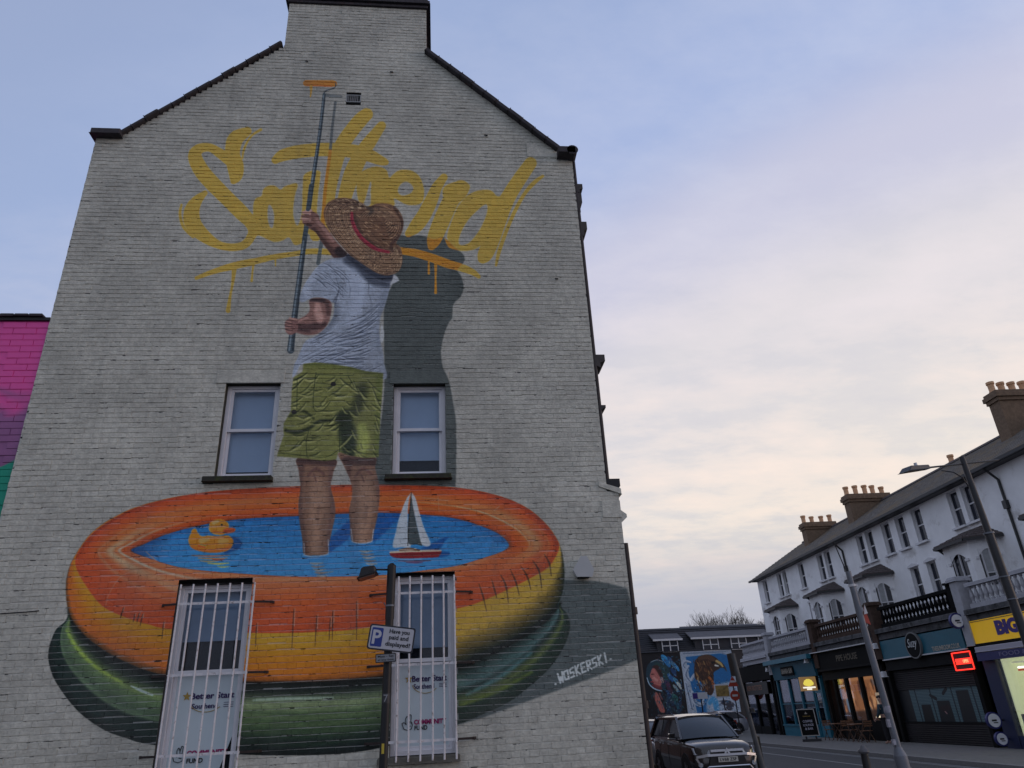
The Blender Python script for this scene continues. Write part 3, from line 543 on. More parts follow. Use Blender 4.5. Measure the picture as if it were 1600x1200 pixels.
# ---- shorts
shorts = A7([(185, 100), (250, 90), (330, 98), (430, 114), (520, 138), (612, 148), (607, 250), (598, 350), (592, 480), (587, 598), (520, 602), (440, 590), (372, 570), (362, 610), (300, 619), (230, 610), (150, 602), (42, 595), (60, 540), (80, 480), (78, 420), (118, 350), (122, 250), (132, 172), (180, 140)])
hm = cv.poly(shorts, (116, 118, 64), smooth=False)
GD, GL, GM = (42, 50, 26), (172, 170, 108), (98, 108, 48)
cv.stroke(A7([(400, 380, 70), (420, 470, 90), (430, 570, 70)]), (38, 50, 34), .85, 8, hm); cv.stroke(A7([(500, 230, 60), (470, 330, 60), (390, 400, 60)]), GD, .7, 10, hm); cv.stroke(A7([(590, 180, 30), (590, 400, 40), (580, 580, 30)]), GM, .7, 8, hm)
cv.stroke(A7([(500, 440, 50), (510, 510, 60), (490, 580, 50)]), (164, 172, 88), .7, 7, hm); cv.stroke(A7([(200, 100, 22), (400, 118, 22), (600, 160, 22)]), (92, 100, 44), .6, 4, hm)
cv.stroke(A7([(90, 455, 16), (150, 465, 22), (220, 440, 16), (270, 405, 14), (340, 400, 16), (390, 380, 20)]), GD, .9, 3, hm); cv.stroke(A7([(110, 380, 10), (180, 350, 14), (240, 390, 12)]), GD, .8, 3, hm)
for k in range(70):
    x0, y0 = R_.uniform(90, 580), R_.uniform(170, 590); a = R_.uniform(-.9, .1) if x0 < 380 else R_.uniform(.4, 1.3); L = R_.uniform(30, 110)
    q = [(x0, y0, 3), (x0 + L * .5 * math.cos(a), y0 + L * .5 * math.sin(a) + 8, R_.uniform(5, 11)), (x0 + L * math.cos(a), y0 + L * math.sin(a), 3)]
    cv.stroke(A7(q), GD, R_.uniform(.5, .9), 1.8, hm); cv.stroke(A7([(x, y + 10, w * 1.2) for x, y, w in q]), GL, R_.uniform(.4, .75), 1.8, hm)
for q in ([(255, 155), (250, 160), (238, 330), (285, 350), (330, 300)], [(255, 155), (430, 160), (455, 155)], [(252, 200), (430, 210), (425, 165)], [(152, 180), (150, 340)], [(45, 575), (150, 585), (300, 598), (370, 560)], [(205, 600), (200, 520), (215, 450)], [(440, 575), (585, 580)], [(378, 400), (378, 570)]): cv.stroke([(x, y, 1.1) for x, y in A7(q)], (46, 56, 28), .8, .8, hm)
for u, v in ((345, 206), (135, 356)): cv.stroke(A7([(u - 3, v, 22), (u + 3, v, 22)]), (34, 32, 30))
# ---- straw hat
hat = A6([(368, 200), (372, 155), (400, 112), (450, 88), (510, 82), (570, 95), (620, 115), (655, 140), (690, 135), (720, 122), (780, 120), (842, 140), (882, 185), (900, 240), (895, 300), (872, 350), (852, 388), (880, 410), (895, 470), (890, 532), (862, 580), (800, 602), (740, 592), (680, 560), (600, 505), (540, 462), (480, 395), (420, 325), (384, 262)])
cv.stroke(A6([(560, 500, 34), (640, 562, 44), (740, 612, 46), (840, 632, 36)]), (56, 60, 70), .5, 5, sm); cv.stroke(A6([(480, 400, 50), (540, 466, 54), (600, 512, 56), (680, 568, 56), (740, 600, 56), (800, 612, 56), (870, 592, 50)]), (52, 56, 68), .85, 2.5, sm)
ht = cv.poly(hat, (120, 90, 68))
brim_o = catmull(A6([(640, 130), (560, 92), (470, 88), (395, 125), (374, 200), (400, 290), (470, 385), (560, 480), (680, 562), (780, 600), (868, 570), (893, 480)]), False, 8)[:, :2]
brim_i = catmull(A6([(650, 150), (610, 150), (575, 160), (556, 180), (555, 205), (562, 245), (585, 300), (630, 360), (690, 408), (750, 438), (800, 448), (850, 400)]), False, 8)[:, :2]
for k in range(15):
    t = (k + .5) / 15; q = brim_o + (brim_i - brim_o) * t; n_ = len(q)
    cv.stroke([(x, y, 1.5) for x, y in q[::3]], (74, 54, 44) if k % 2 else (112, 84, 62), .75, .9, ht, ); cv.stroke([(x, y + 1.6, 1.1) for x, y in q[::3]], (196, 166, 126), .5, .9, ht)
for k in range(300):
    i = R_.randrange(len(brim_o)); t = R_.random(); p = brim_o[i] + (brim_i[i] - brim_o[i]) * t; L = R_.uniform(1, 3.5); d = (brim_i[i] - brim_o[i]); d = d / (np.linalg.norm(d) + 1e-6)
    cv.stroke([(p[0], p[1], 1), (p[0] + d[0] * L + 1, p[1] + d[1] * L, 1)], (70, 50, 42) if R_.random() < .6 else (204, 176, 136), .7, .7, ht)
crown = A6([(555, 178), (600, 165), (660, 150), (700, 130), (780, 120), (850, 142), (900, 235), (890, 300), (862, 350), (848, 392), (800, 442), (720, 420), (640, 366), (582, 280)])
cm_ = cv.poly(crown, (116, 85, 63), 1, 2, ht); cv.stroke(A6([(570, 200, 30), (600, 300, 36), (660, 372, 36), (740, 420, 34)]), (70, 50, 40), .6, 4, cm_); cv.stroke(A6([(840, 150, 18), (892, 235, 20), (884, 300, 20), (850, 370, 20)]), (72, 52, 42), .7, 3, cm_); cv.stroke(A6([(720, 150, 26), (790, 150, 30), (840, 200, 24)]), (160, 124, 92), .6, 4, cm_)
for k in range(9):
    t = (k + 1) / 9.5; cxh, cyh = 760 - 30 * t, 215 + 55 * t; pts = []
    for j in range(15):
        an = -2.6 + 3.6 * j / 14; pts.append((cxh + (150 * t + 12) * math.cos(an) * .95, cyh + (150 * t + 10) * math.sin(an) * .8, 6))
    cv.stroke(A6(pts), (80, 58, 46), .65, 1, cm_); cv.stroke(A6([(x + 3, y + 6, 4) for x, y, w in pts]), (196, 162, 120), .5, 1, cm_)
for k in range(150):
    x0, y0 = R_.uniform(570, 890), R_.uniform(130, 440); a = R_.uniform(.2, 1.0); L = R_.uniform(10, 30)
    cv.stroke(A6([(x0, y0, 3), (x0 + L * math.cos(a), y0 + L * math.sin(a), 5)]), (70, 50, 42) if R_.random() < .55 else (206, 172, 128), .6, .8, cm_)
cv.stroke(A6([(660, 145, 20), (690, 165, 26), (675, 190, 16)]), (66, 58, 52), .7, 3, ht); cv.stroke(A6([(870, 340, 18), (820, 400, 22), (830, 440, 14)]), (78, 54, 48), .7, 3, ht)
cv.stroke(A6([(556, 185, 18), (560, 240, 22), (590, 310, 25), (645, 375, 25), (720, 425, 24), (802, 446, 18)]), (150, 50, 62), 1, 1, ht); cv.stroke(A6([(553, 200, 5), (560, 250, 6), (592, 318, 6), (650, 384, 6), (730, 434, 5)]), (110, 32, 46), .8, 1, ht)
cv.stroke(A6([(382, 258, 4), (480, 392, 5), (600, 503, 5), (740, 590, 5), (860, 578, 4)]), (70, 50, 42), .7, 1.2, ht)
# ---- signature lettering
LET = {'W': [[(0, 0), (.2, 1), (.5, .45), (.8, 1), (1, 0)]], 'O': [[(.05, .1), (.05, .9), (.85, .95), (.9, .05), (.05, .1)]], 'S': [[(.9, .05), (.1, .1), (.15, .5), (.85, .5), (.8, .95), (.05, .95)]],
       'K': [[(.1, 0), (.1, 1)], [(.85, 0), (.15, .5), (.9, 1)]], 'E': [[(.85, .03), (.1, .03), (.1, .97), (.9, .97)], [(.1, .5), (.75, .5)]], 'R': [[(.1, 1), (.1, .03), (.85, .08), (.8, .5), (.15, .52), (.9, 1)]], 'I': [[(.4, 0), (.4, 1)]]}
ex, ey = np.array((8.3, -3.7)), np.array((3.0, 14.5))
for i, ch in enumerate('WOSKERSKI'):
    o_ = np.array((871.0, 1053.0)) + ex * (i * 1.06)
    for stq in LET[ch]:
        for a, b in zip(stq[:-1], stq[1:]): cv.stroke([tuple(o_ + ex * (a[0] * .82) + ey * a[1]) + (2.6,), tuple(o_ + ex * (b[0] * .82) + ey * b[1]) + (2.6,)], (196, 202, 198), .95, .8)
for p in ((867.5, 1069.0), (953.5, 1030.0)): cv.stroke([p + (3,), (p[0] + .5, p[1], 3)], (190, 196, 192))
# resample to wall coordinates
WX0, WX1, WZ0, WZ1, DEN = -6.0, 2.95, 1.0, 14.4, 170
gx = WX0 + (np.arange(int((WX1 - WX0) * DEN)) + .5) / DEN; gz = WZ1 - (np.arange(int((WZ1 - WZ0) * DEN)) + .5) / DEN
XX, ZZ = np.meshgrid(gx, gz); dd = np.stack([XX - CAM[0], np.full_like(XX, -CAM[1]), ZZ - CAM[2]], -1) @ RW
uu = (PX0 + FPX * dd[..., 0] / dd[..., 2] - cv.x0) * cv.k - .5; vv = (PY0 + FPX * dd[..., 1] / dd[..., 2] - cv.y0) * cv.k - .5
ins = (uu > 2) & (uu < cv.W - 3) & (vv > 2) & (vv < cv.H - 3)
ui = np.clip(uu, 0, cv.W - 2); vi = np.clip(vv, 0, cv.H - 2); u0 = ui.astype(int); v0 = vi.astype(int); fu = (ui - u0)[..., None]; fv = (vi - v0)[..., None]
tex = cv.a[v0, u0] * (1 - fu) * (1 - fv) + cv.a[v0, u0 + 1] * fu * (1 - fv) + cv.a[v0 + 1, u0] * (1 - fu) * fv + cv.a[v0 + 1, u0 + 1] * fu * fv
ex_ = ~ins; tex[ex_] = np.array(GREY) / 255.0
cn = Canvas(0, 0, tex.shape[1], tex.shape[0], 1, GREY); cn.a = tex.astype(np.float32); cn.noise(.05, 3); cn.noise(.045, 9); cn.noise(.05, 60); tex = cn.a
lm = s2l(tex * 255.0); tex = l2s(np.clip(lm * (np.maximum(lm.mean(-1, keepdims=True), 1e-3) / .28) ** .16, 0, 1)); del lm
im_mural = to_image('gable_painting', tex, 1.98)
del cv, XX, ZZ, dd, uu, vv, ui, vi, u0, v0, fu, fv, tex
# ------------------------------------------------------------------ shared materials
M_iron = mat('black_iron', (.012, .012, .014), .5, var=(6, .2), spec=.4)
M_white = mat('white_gloss_paint', (.72, .71, .74), .45, var=(5, .08), stain=((.16, .14, .12), 9, .66))
M_whitebar = mat('worn_white_bar_paint', (.74, .71, .72), .55, var=(14, .1), stain=((.16, .08, .04), 16, .55))
M_dark = mat('dark_interior', (.008, .009, .011), .8)
M_glass = glass_mat('window_glass', gc=.42)
M_glassd = glass_mat('dark_window_glass', (.55, .6, .68), .22)
M_blind = mat('pale_blue_blind', (.62, .68, .76), .9, var=(2, .06))
M_sill = mat('mossy_stone', (.035, .033, .026), .95, var=(18, .5), bump=(30, .6), stain=((.05, .06, .018), 12, .5))
M_slate = mat('coping_slate', (.045, .04, .046), .85, var=(9, .4), bump=(20, .5), stain=((.09, .05, .045), 5, .58))
M_board = mat('white_window_board', (.60, .68, .71), .8, var=(1.2, .05))
M_purple = mat('violet_print', (.035, .015, .10), .7); M_magenta = mat('magenta_print', (.33, .015, .12), .7); M_gold = mat('gold_print', (.42, .28, .06), .7); M_blackp = mat('black_print', (.01, .01, .012), .7)
M_asph = mat('asphalt', (.05, .051, .054), .85, var=(3, .22), bump=(60, .5), stain=((.03, .03, .032), .8, .55))
M_pave = mat('paving_slab', (.16, .155, .148), .9, var=(6, .18), bump=(30, .3), stain=((.09, .088, .085), 2.2, .55))
M_kerb = mat('granite_kerb', (.20, .195, .19), .85, var=(20, .25))
M_line = mat('worn_white_road_paint', (.30, .30, .30), .8, stain=((.07, .07, .072), 14, .52))

def mural_nodes(M, gain=1.0, mortar=False):
    M.use_nodes = True; nt = M.node_tree; L = nt.links; b = nt.nodes['Principled BSDF']; setin(b, 'Roughness', .62); setin(b, 'Specular IOR Level', .3)
    g = nd(nt, 'ShaderNodeNewGeometry'); sp = nd(nt, 'ShaderNodeSeparateXYZ'); L.new(g.outputs['Position'], sp.inputs[0])
    def mr(src, a, c, d=0.0, e=1.0):
        n = nd(nt, 'ShaderNodeMapRange'); n.inputs[1].default_value = a; n.inputs[2].default_value = c; n.inputs[3].default_value = d; n.inputs[4].default_value = e; L.new(src, n.inputs[0]); return n.outputs[0]
    cb = nd(nt, 'ShaderNodeCombineXYZ'); L.new(mr(sp.outputs[0], WX0, WX1), cb.inputs[0]); L.new(mr(sp.outputs[2], WZ0, WZ1), cb.inputs[1])
    t = nd(nt, 'ShaderNodeTexImage'); t.image = im_mural; t.extension = 'EXTEND'; L.new(cb.outputs[0], t.inputs[0])
    def noise(sc, det, mscale=(1, 1, 1)):
        mp = nd(nt, 'ShaderNodeMapping'); mp.inputs['Scale'].default_value = mscale; L.new(g.outputs['Position'], mp.inputs[0])
        n = nd(nt, 'ShaderNodeTexNoise'); n.inputs['Scale'].default_value = sc; n.inputs['Detail'].default_value = det; n.inputs['Roughness'].default_value = .65; L.new(mp.outputs[0], n.inputs['Vector']); return n.outputs[0]
    def mix(fac, a, c, bt='MIX'):
        n = nd(nt, 'ShaderNodeMix', data_type='RGBA', blend_type=bt)
        for s, q in ((n.inputs[0], fac), (n.inputs[6], a), (n.inputs[7], c)):
            if isinstance(q, (int, float)): s.default_value = q
            elif isinstance(q, tuple): s.default_value = (*q, 1)
            else: L.new(q, s)
        return n.outputs[2]
    col = t.outputs[0]
    if mortar:
        # joints: mostly painted over, here and there open and sooty
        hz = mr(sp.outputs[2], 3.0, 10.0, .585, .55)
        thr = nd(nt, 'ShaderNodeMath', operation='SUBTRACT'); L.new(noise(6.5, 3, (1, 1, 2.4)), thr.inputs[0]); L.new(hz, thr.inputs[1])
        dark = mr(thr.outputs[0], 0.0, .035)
        col = mix(dark, mix(mr(sp.outputs[2], 2.0, 8.0, .42, .10), col, (.60, .61, .60)), (.035, .035, .036))  # low joints paler: bright arris lines put into the colour
    else:
        isl = mr(g.outputs['Random Per Island'], 0, 1, .95, 1.04) if mortar is False else None
        grain = mr(noise(9, 8), .25, .75, .90, 1.08)
        mm = nd(nt, 'ShaderNodeMath', operation='MULTIPLY'); L.new(isl, mm.inputs[0]); L.new(grain, mm.inputs[1])
        vs = nd(nt, 'ShaderNodeVectorMath', operation='SCALE'); L.new(col, vs.inputs[0]); L.new(mm.outputs[0], vs.inputs['Scale']); col = vs.outputs[0]
        pit = mr(noise(15, 5, (1, 1, 2.6)), .73, .77); col = mix(pit, col, (.03, .03, .032))
        grime = mr(noise(.7, 6, (1, 1, .45)), .42, .78, 0, .30); col = mix(grime, col, (.12, .12, .115)); streak = mr(noise(2.4, 5, (1, 1, .06)), .56, .74, 0, .22); col = mix(streak, col, (.13, .13, .12))
    L.new(col, b.inputs['Base Color'])
    bp = nd(nt, 'ShaderNodeBump'); bp.inputs['Strength'].default_value = .9; bp.inputs['Distance'].default_value = .012; L.new(noise(22, 5, (1, 1, 1.8)), bp.inputs['Height']); L.new(bp.outputs[0], b.inputs['Normal'])
    return M
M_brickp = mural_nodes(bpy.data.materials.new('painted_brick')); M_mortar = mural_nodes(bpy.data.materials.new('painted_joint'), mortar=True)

# ------------------------------------------------------------------ ground
WL_, WR_ = -5.69, 2.39
def gmesh(name, pts, z, mt, org=(0, 0, 0)):
    o = MB(); o.add([(x, y, z) for x, y in pts], [tuple(range(len(pts)))]); ob = o.build(name, mt, org=org); ob['kind'] = 'structure'; return ob
gmesh('ground', [(-900, -900), (900, -900), (900, 1500), (-900, 1500)], -.02, mat('distant_ground', (.06, .06, .058), .9, var=(.05, .3)))
rp = lambda L: [tuple(T((s, o, 0)))[:2] for s, o in L]
gmesh('road', rp([(17.2, -40), (17.2, 13.7), (-14, 13.7), (-14, -40)]), .0, M_asph)       # the side road in front of the gable
gmesh('high_street', rp([(17.2, 4.0), (75, 4.0), (75, 13.7), (17.2, 13.7)]), .0, M_asph)
def raised(name, L, z=.12, mt=None):
    b = MB(); P_ = [tuple(T((s, o, 0)))[:2] for s, o in L]; b.prism(P_, 'z', -.015, z); ob = b.build(name, mt or M_pave, org=(P_[0][0], P_[0][1], 0)); ob['kind'] = 'structure'; return ob
raised('pavement', [(-14, 13.9), (76, 13.9), (76, 30), (-14, 30)])
raised('kerb', [(-14, 13.7), (76, 13.7), (76, 13.895), (-14, 13.895)], .125, M_kerb)
raised('pavement_corner', [(12.2, 2.6), (16.6, 2.6), (16.6, 12.2), (12.2, 12.2)])
b = MB(lambda p: T(p))
for s0, s1, o0, o1 in ((12.0, 16.8, 12.2, 12.35), (16.6, 16.8, 2.4, 12.35), (12.0, 12.2, 2.4, 12.35)): b.box(s0, s1, o0, o1, -.01, .127)
o = b.build('kerb_corner', M_kerb, org=tuple(T((14, 12, 0)))); o['kind'] = 'structure'
raised('pavement_side', [(17.0, 2.55), (75, 2.55), (75, 3.9), (17.0, 3.9)])
gmesh('forecourt', [(-12, -1.6), (2.4, -1.6), (2.4, 0), (-12, 0)], .004, M_pave)
b = MB(lambda p: T(p))
for k in range(22): b.quad((19 + k * 2.6, 9.0, .004), (20.5 + k * 2.6, 9.0, .004), (20.5 + k * 2.6, 9.1, .004), (19 + k * 2.6, 9.1, .004))
for o0 in (13.32, 13.52): b.quad((18, o0, .004), (70, o0, .004), (70, o0 + .075, .004), (18, o0 + .075, .004))
b.quad((24, 11.7, .0045), (40, 11.7, .0045), (40, 11.8, .0045), (24, 11.8, .0045))
o = b.build('road_markings', M_line, org=tuple(T((19, 9, 0)))); o['kind'] = 'structure'
# pavement slabs of the far footway: joints cut between single slabs near the camera
slab_m = {}
for i in range(9):
    for j in range(5):
        pass
# ------------------------------------------------------------------ the gable-end building
BOT = 0.0
bld = thing('gable_end_building', 'tall grey painted brick gable with mural of figure in straw hat standing in paddling pool', 'building', (-1.6, 0, 0))
def wp(L): return [wallp(*p) for p in L]
(eLx, eLz), (cLx, cLz), (cRx, cRz), (eRx, eRz) = wp([(152, 214), (443, 72), (665, 84), (884, 243)])
EL = eLz; ER = eRz
CTOP = wallp(450, 5)[1]
CX0, CX1 = wallp(446, 60)[0], wallp(666, 70)[0]
def span(z):                                   # wall extent at a height
    if z < 4.72: xr = WR_ + .16
    else: xr = WR_
    xl = WL_
    if z <= min(EL, ER): return xl, xr
    if z > CTOP: return None
    if z > EL: xl = WL_ + .36 + (CX0 - WL_ - .36) * (z - EL) / (cLz - EL)
    if z > ER: xr = WR_ - .1 + (CX1 - WR_ + .1) * (z - ER) / (cRz - ER)
    return max(xl, WL_) if z < cLz else CX0, min(xr, WR_) if z < cRz else CX1
def rect(px):                                  # opening from four measured corners
    q = wp(px); return (q[0][0] + q[3][0]) / 2, (q[1][0] + q[2][0]) / 2, (q[2][1] + q[3][1]) / 2, (q[0][1] + q[1][1]) / 2
OPEN = {'a': rect([(353, 599), (437, 598), (427, 744), (335, 746)]), 'b': rect([(616, 600), (696, 599), (697, 741), (611, 742)]),
        'c': rect([(284, 914), (398, 909), (362, 1195), (232, 1198)]), 'd': rect([(616, 900), (712, 897), (713, 1178), (606, 1181)])}
for k in 'cd': x0, x1, z0, z1 = OPEN[k]; OPEN[k] = (x0, x1, 1.22 if k == 'c' else z0, z1)
OPEN['v'] = rect([(541, 148), (564, 149), (564, 160), (541, 160)])
H_ = 0.0752
def intervals(z0, z1):
    sp_ = span((z0 + z1) / 2)
    if not sp_: return []
    L = [sp_]
    for x0, x1, a, c in OPEN.values():
        if z1 > a + .01 and z0 < c - .01:
            n = []
            for p, q in L:
                if x1 <= p or x0 >= q: n.append((p, q)); continue
                if x0 - p > .02: n.append((p, x0))
                if q - x1 > .02: n.append((x1, q))
            L = n
    return L
bricks = []; mort = MB()
nz = int(CTOP / H_)
rb = random.Random(11)
for c in range(nz):
    z0, z1 = c * H_, (c + 1) * H_
    for p, q in intervals(z0, z1):
        mort.quad((p, .004, z0), (q, .004, z0), (q, .004, z1), (p, .004, z1))
        hdr = c % 4 == 3 or (c % 2 == 0 and rb.random() < .0)
        L = .1145 if c % 5 == 4 else .2265
        off = {0: 0, 1: .113, 2: .0, 3: .113, 4: .057}[c % 5]
        x = math.floor((p - off) / L) * L + off
        while x < q:
            a, e = max(x, p), min(x + L, q)
            if e - a > .03: bricks.append((a, e, z0, z1, e - a > L * .95 and L > .2))
            x += L
CAMV = Vector(CAM)
def brick_geo(a, e, z0, z1, r):
    j = .0038 if z0 < 5 else .0026; w_ = lambda s: r.uniform(-s, s)
    f0 = -.0035 + w_(.0026); top = z1 - j + w_(.0022); bot = z0 + j + w_(.0028)
    if r.random() < .17: bot += r.uniform(.003, .013)
    A = (a + .0006 + w_(.0005), e - .0006 + w_(.0005)); ch = .0035; cx = .0012
    back = .0045
    vs = [(A[0], back, bot), (A[1], back, bot), (A[1], back, top), (A[0], back, top)]
    vs += [(A[0] + cx, f0 + w_(.0025), bot + ch + w_(.002)), (A[1] - cx, f0 + w_(.0025), bot + ch + w_(.003)), (A[1] - cx, f0 + w_(.0025), top - ch + w_(.0015)), (A[0] + cx, f0 + w_(.0025), top - ch + w_(.0015))]
    return vs, [(4, 5, 6, 7), (0, 1, 5, 4), (1, 2, 6, 5), (2, 3, 7, 6), (3, 0, 4, 7)]
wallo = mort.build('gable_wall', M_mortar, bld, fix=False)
vis = []
for i, (a, e, z0, z1, full) in enumerate(bricks):
    if not full: continue
    px, py = proj((a + e) / 2, 0, z0)
    if -5 < px < 1010 and py < 1195: vis.append(((Vector(((a + e) / 2, 0, z0)) - CAMV).length, i))
vis.sort(); single = {i for _, i in vis[:300]}
protos = []
rr_ = random.Random(3)
for k in range(8):
    vs, fs = brick_geo(0, .2265, 0, H_, rr_); me = bpy.data.meshes.new('brick'); me.from_pydata(vs, [], fs); me.materials.append(M_brickp); me.update(); protos.append(me)
rest = MB()
for i, (a, e, z0, z1, full) in enumerate(bricks):
    if i in single: link('brick', protos[rr_.randrange(8)], wallo, Matrix.Translation((a, 0, z0)))
    else: rest.add(*brick_geo(a, e, z0, z1, rr_))
o = rest.build('brickwork', M_brickp, wallo, fix=False); o['kind'] = 'stuff'
# solid body behind the wall leaf
body_m = mat('grey_render', (.30, .30, .30), .9, var=(2, .12), bump=(14, .4))
b = MB()
prof = [(WL_, -.01), (WR_ - .01, -.01), (WR_ - .01, ER - .05), (CX1, cRz - .05), (CX1, CTOP - .05), (CX0, CTOP - .05), (CX0, cLz - .05), (WL_ + .3, EL - .05), (WL_, EL - .1)]
prof2 = [(WL_, -.01), (WR_ - .01, -.01), (WR_ - .01, ER - .05), (CX1, cRz - .05), (CX0, cLz - .05), (WL_ + .3, EL - .05), (WL_, EL - .1)]
b.prism(prof2, 'y', .30, 13.0); b.build('rear_walls', body_m, bld, fix=True)
b = MB()
for (x0, x1) in ((WL_, WL_ + .02), (WR_ - .02, WR_ - .004)): b.box(x0, x1, .0125, .30, 0, min(EL, ER) - .08)
b.box(WR_ + .002, WR_ + .158, .0125, 2.4, 0, 4.70)
# underside of gable leaf: close the edge along the rakes
b.bar((WL_ + .36, .16, EL - .06), (CX0, .16, cLz - .06), .28, .06); b.bar((WR_ - .1, .16, ER - .06), (CX1, .16, cRz - .06), .28, .06)
b.build('wall_return', body_m, bld)
# chimney stack: flush with the gable, projecting cap courses, pots
b = MB(); b.box(CX0 + .004, CX1 - .004, .0125, 1.25, cLz - 1.0, CTOP); b.build('chimney_stack', mat('chimney_brick', (.16, .13, .12), .9, var=(10, .3), bump=(20, .5)), bld)
b = MB(); ct = CTOP
b.box(CX0 - .03, CX1 + .03, -.035, 1.30, ct, ct + .08); b.box(CX0 - .07, CX1 + .07, -.075, 1.34, ct + .082, ct + .17); b.box(CX0 - .03, CX1 + .03, -.03, 1.3, ct + .172, ct + .34)
b.build('chimney_cap', M_slate, bld, bevel=.008)
for k in range(6):
    b = MB(); b.lathe((CX0 + .25 + k * (CX1 - CX0 - .5) / 5, .35, ct + .34), [(.15, 0), (.14, .1), (.12, .5), (.15, .52), (.15, .6), (.1, .6)], 12); b.build('chimney_pot', mat('terracotta', (.32, .16, .09), .85, var=(8, .2)) if k == 0 else bpy.data.materials['terracotta'], bld, smooth=True)
# coping stones on the two rakes, one by one
def coping(p0, p1, n, w=.34, h=.058):
    p0, p1 = Vector((p0[0], .09, p0[1])), Vector((p1[0], .09, p1[1])); d = (p1 - p0) / n
    for k in range(n):
        b = MB(); a = p0 + d * k + d * .012; e = p0 + d * (k + 1) - d * .012; dz_ = Vector((0, rb.uniform(-.02, .02), rb.uniform(-.003, .004))); b.bar(tuple(a + dz_), tuple(e + dz_), w, h); b.build('coping_stone', M_slate, bld, bevel=.01)
l0, l1 = wallp(186, 213), wallp(441, 69); coping(l0, l1, 13)
r0, r1 = wallp(666, 83), wallp(872, 236); coping(r0, r1, 11, .42, .078)
b = MB(); b.box(WL_ - .05, WL_ + .42, -.13, .3, EL - .03, EL + .09); b.build('kneeler_stone', M_slate, bld, bevel=.012)
b = MB(); b.box(WR_ - .27, WR_ + .04, -.2, .35, ER - .10, ER + .04); b.tube((WR_ - .02, -.2, ER - .04), (WR_ - .02, .35, ER - .04), .09, n=14); b.build('kneeler_stone', M_slate, bld, bevel=.01)
# roof slopes behind the copings
b = MB()
ridge = ((CX0 + CX1) / 2, cLz + .55)
b.hexa([(WL_ - .1, .3, EL - .12), (CX0, .3, cLz - .1), (CX0, 13, cLz - .1), (WL_ - .1, 13, EL - .12), (WL_ - .1, .3, EL - .04), (CX0, .3, cLz - .02), (CX0, 13, cLz - .02), (WL_ - .1, 13, EL - .04)])
b.hexa([(WR_ + .1, .3, ER - .14), (CX1, .3, cRz - .1), (CX1, 13, cRz - .1), (WR_ + .1, 13, ER - .14), (WR_ + .1, .3, ER - .06), (CX1, .3, cRz - .02), (CX1, 13, cRz - .02), (WR_ + .1, 13, ER - .06)])
b.build('roof', mat('roof_slate', (.06, .06, .068), .7, var=(3, .25), bump=(12, .5)), bld)
# smooth rendered patch beside the right kneeler
x0, z1 = wallp(822, 222); x1, z0 = wallp(893, 247)
b = MB(); b.prism([(x0, z0), (WR_ - .004, z0), (WR_ - .004, z0 + .02), (x0, z1 - .01)], 'y', -.014, .004); b.build('render_patch', M_brickp, bld)
for k_ in 'ab': a_ = OPEN[k_]; b = MB(); b.box(a_[0] - (.14 if k_ == 'a' else .06), a_[1] + .05, -.013, .004, a_[3] + .001, a_[3] + .20); b.build('render_patch', M_brickp, bld, bevel=.005)
# street-side mouldings seen edge-on past the corner
M_mould = mat('dark_stone_moulding', (.07, .062, .06), .9, var=(10, .3))
for (px, py0, py1, dpt, yy) in ((901, 286, 300, .07, .2), (905, 345, 368, .07, .25), (926, 553, 573, .12, .3), (931, 632, 640, .05, .2), (906, 300, 330, .035, .2)):
    zt, zb = wallp(px, py0)[1], wallp(px, py1)[1]; b = MB()
    b.prism([(WR_, zb + .05), (WR_ + dpt * .6 + .04, zb), (WR_ + dpt * .6 + .04, zb + (zt - zb) * .4), (WR_ + dpt + .07, zb + (zt - zb) * .5), (WR_ + dpt + .07, zt), (WR_, zt)], 'y', .02, .5); b.build('moulding', M_mould, bld)
b = MB(); zt, zb = wallp(950, 748)[1], wallp(950, 768)[1]
b.prism([(WR_ + .01, zb + .05), (WR_ + .04, zb), (WR_ + .14, zb), (WR_ + .2, zb + .08), (WR_ + .2, zt), (WR_ + .01, zt)], 'y', .0, .2); b.build('rainwater_hopper', M_iron, bld)
b = MB(); b.tube((WR_ + .03, .05, ER - .1), (WR_ + .03, .05, 4.8), .032, n=10); b.tube((WR_ + .19, .05, 4.0), (WR_ + .20, .05, .1), .038, n=10)
for z in (1.9, 3.05): b.tube((WR_ + .2, .05, z), (WR_ + .2, .05, z + .09), .052, n=10)
b.build('drainpipe', mat('brown_pipe_paint', (.035, .024, .022), .6, var=(8, .3)), bld, smooth=True)
# stepped shoulder at the right corner
b = MB(); zt = 4.72
b.hexa([(WR_ - .12, -.02, zt + .09), (WR_ + .2, -.02, zt - .03), (WR_ + .2, .4, zt - .03), (WR_ - .12, .4, zt + .09), (WR_ - .12, -.02, zt + .16), (WR_ + .2, -.02, zt + .055), (WR_ + .2, .4, zt + .055), (WR_ - .12, .4, zt + .16)])
b.build('shoulder_coping', M_brickp, bld, bevel=.006)
b = MB(); b.prism([(WR_ + .15, 4.28), (WR_ + .24, 4.36), (WR_ + .24, 4.40), (WR_ + .15, 4.47)], 'y', .0, .3); b.box(WR_ - .1, WR_ + .165, -.012, .004, 4.36, 4.60); b.build('shoulder_block', M_brickp, bld, bevel=.004)
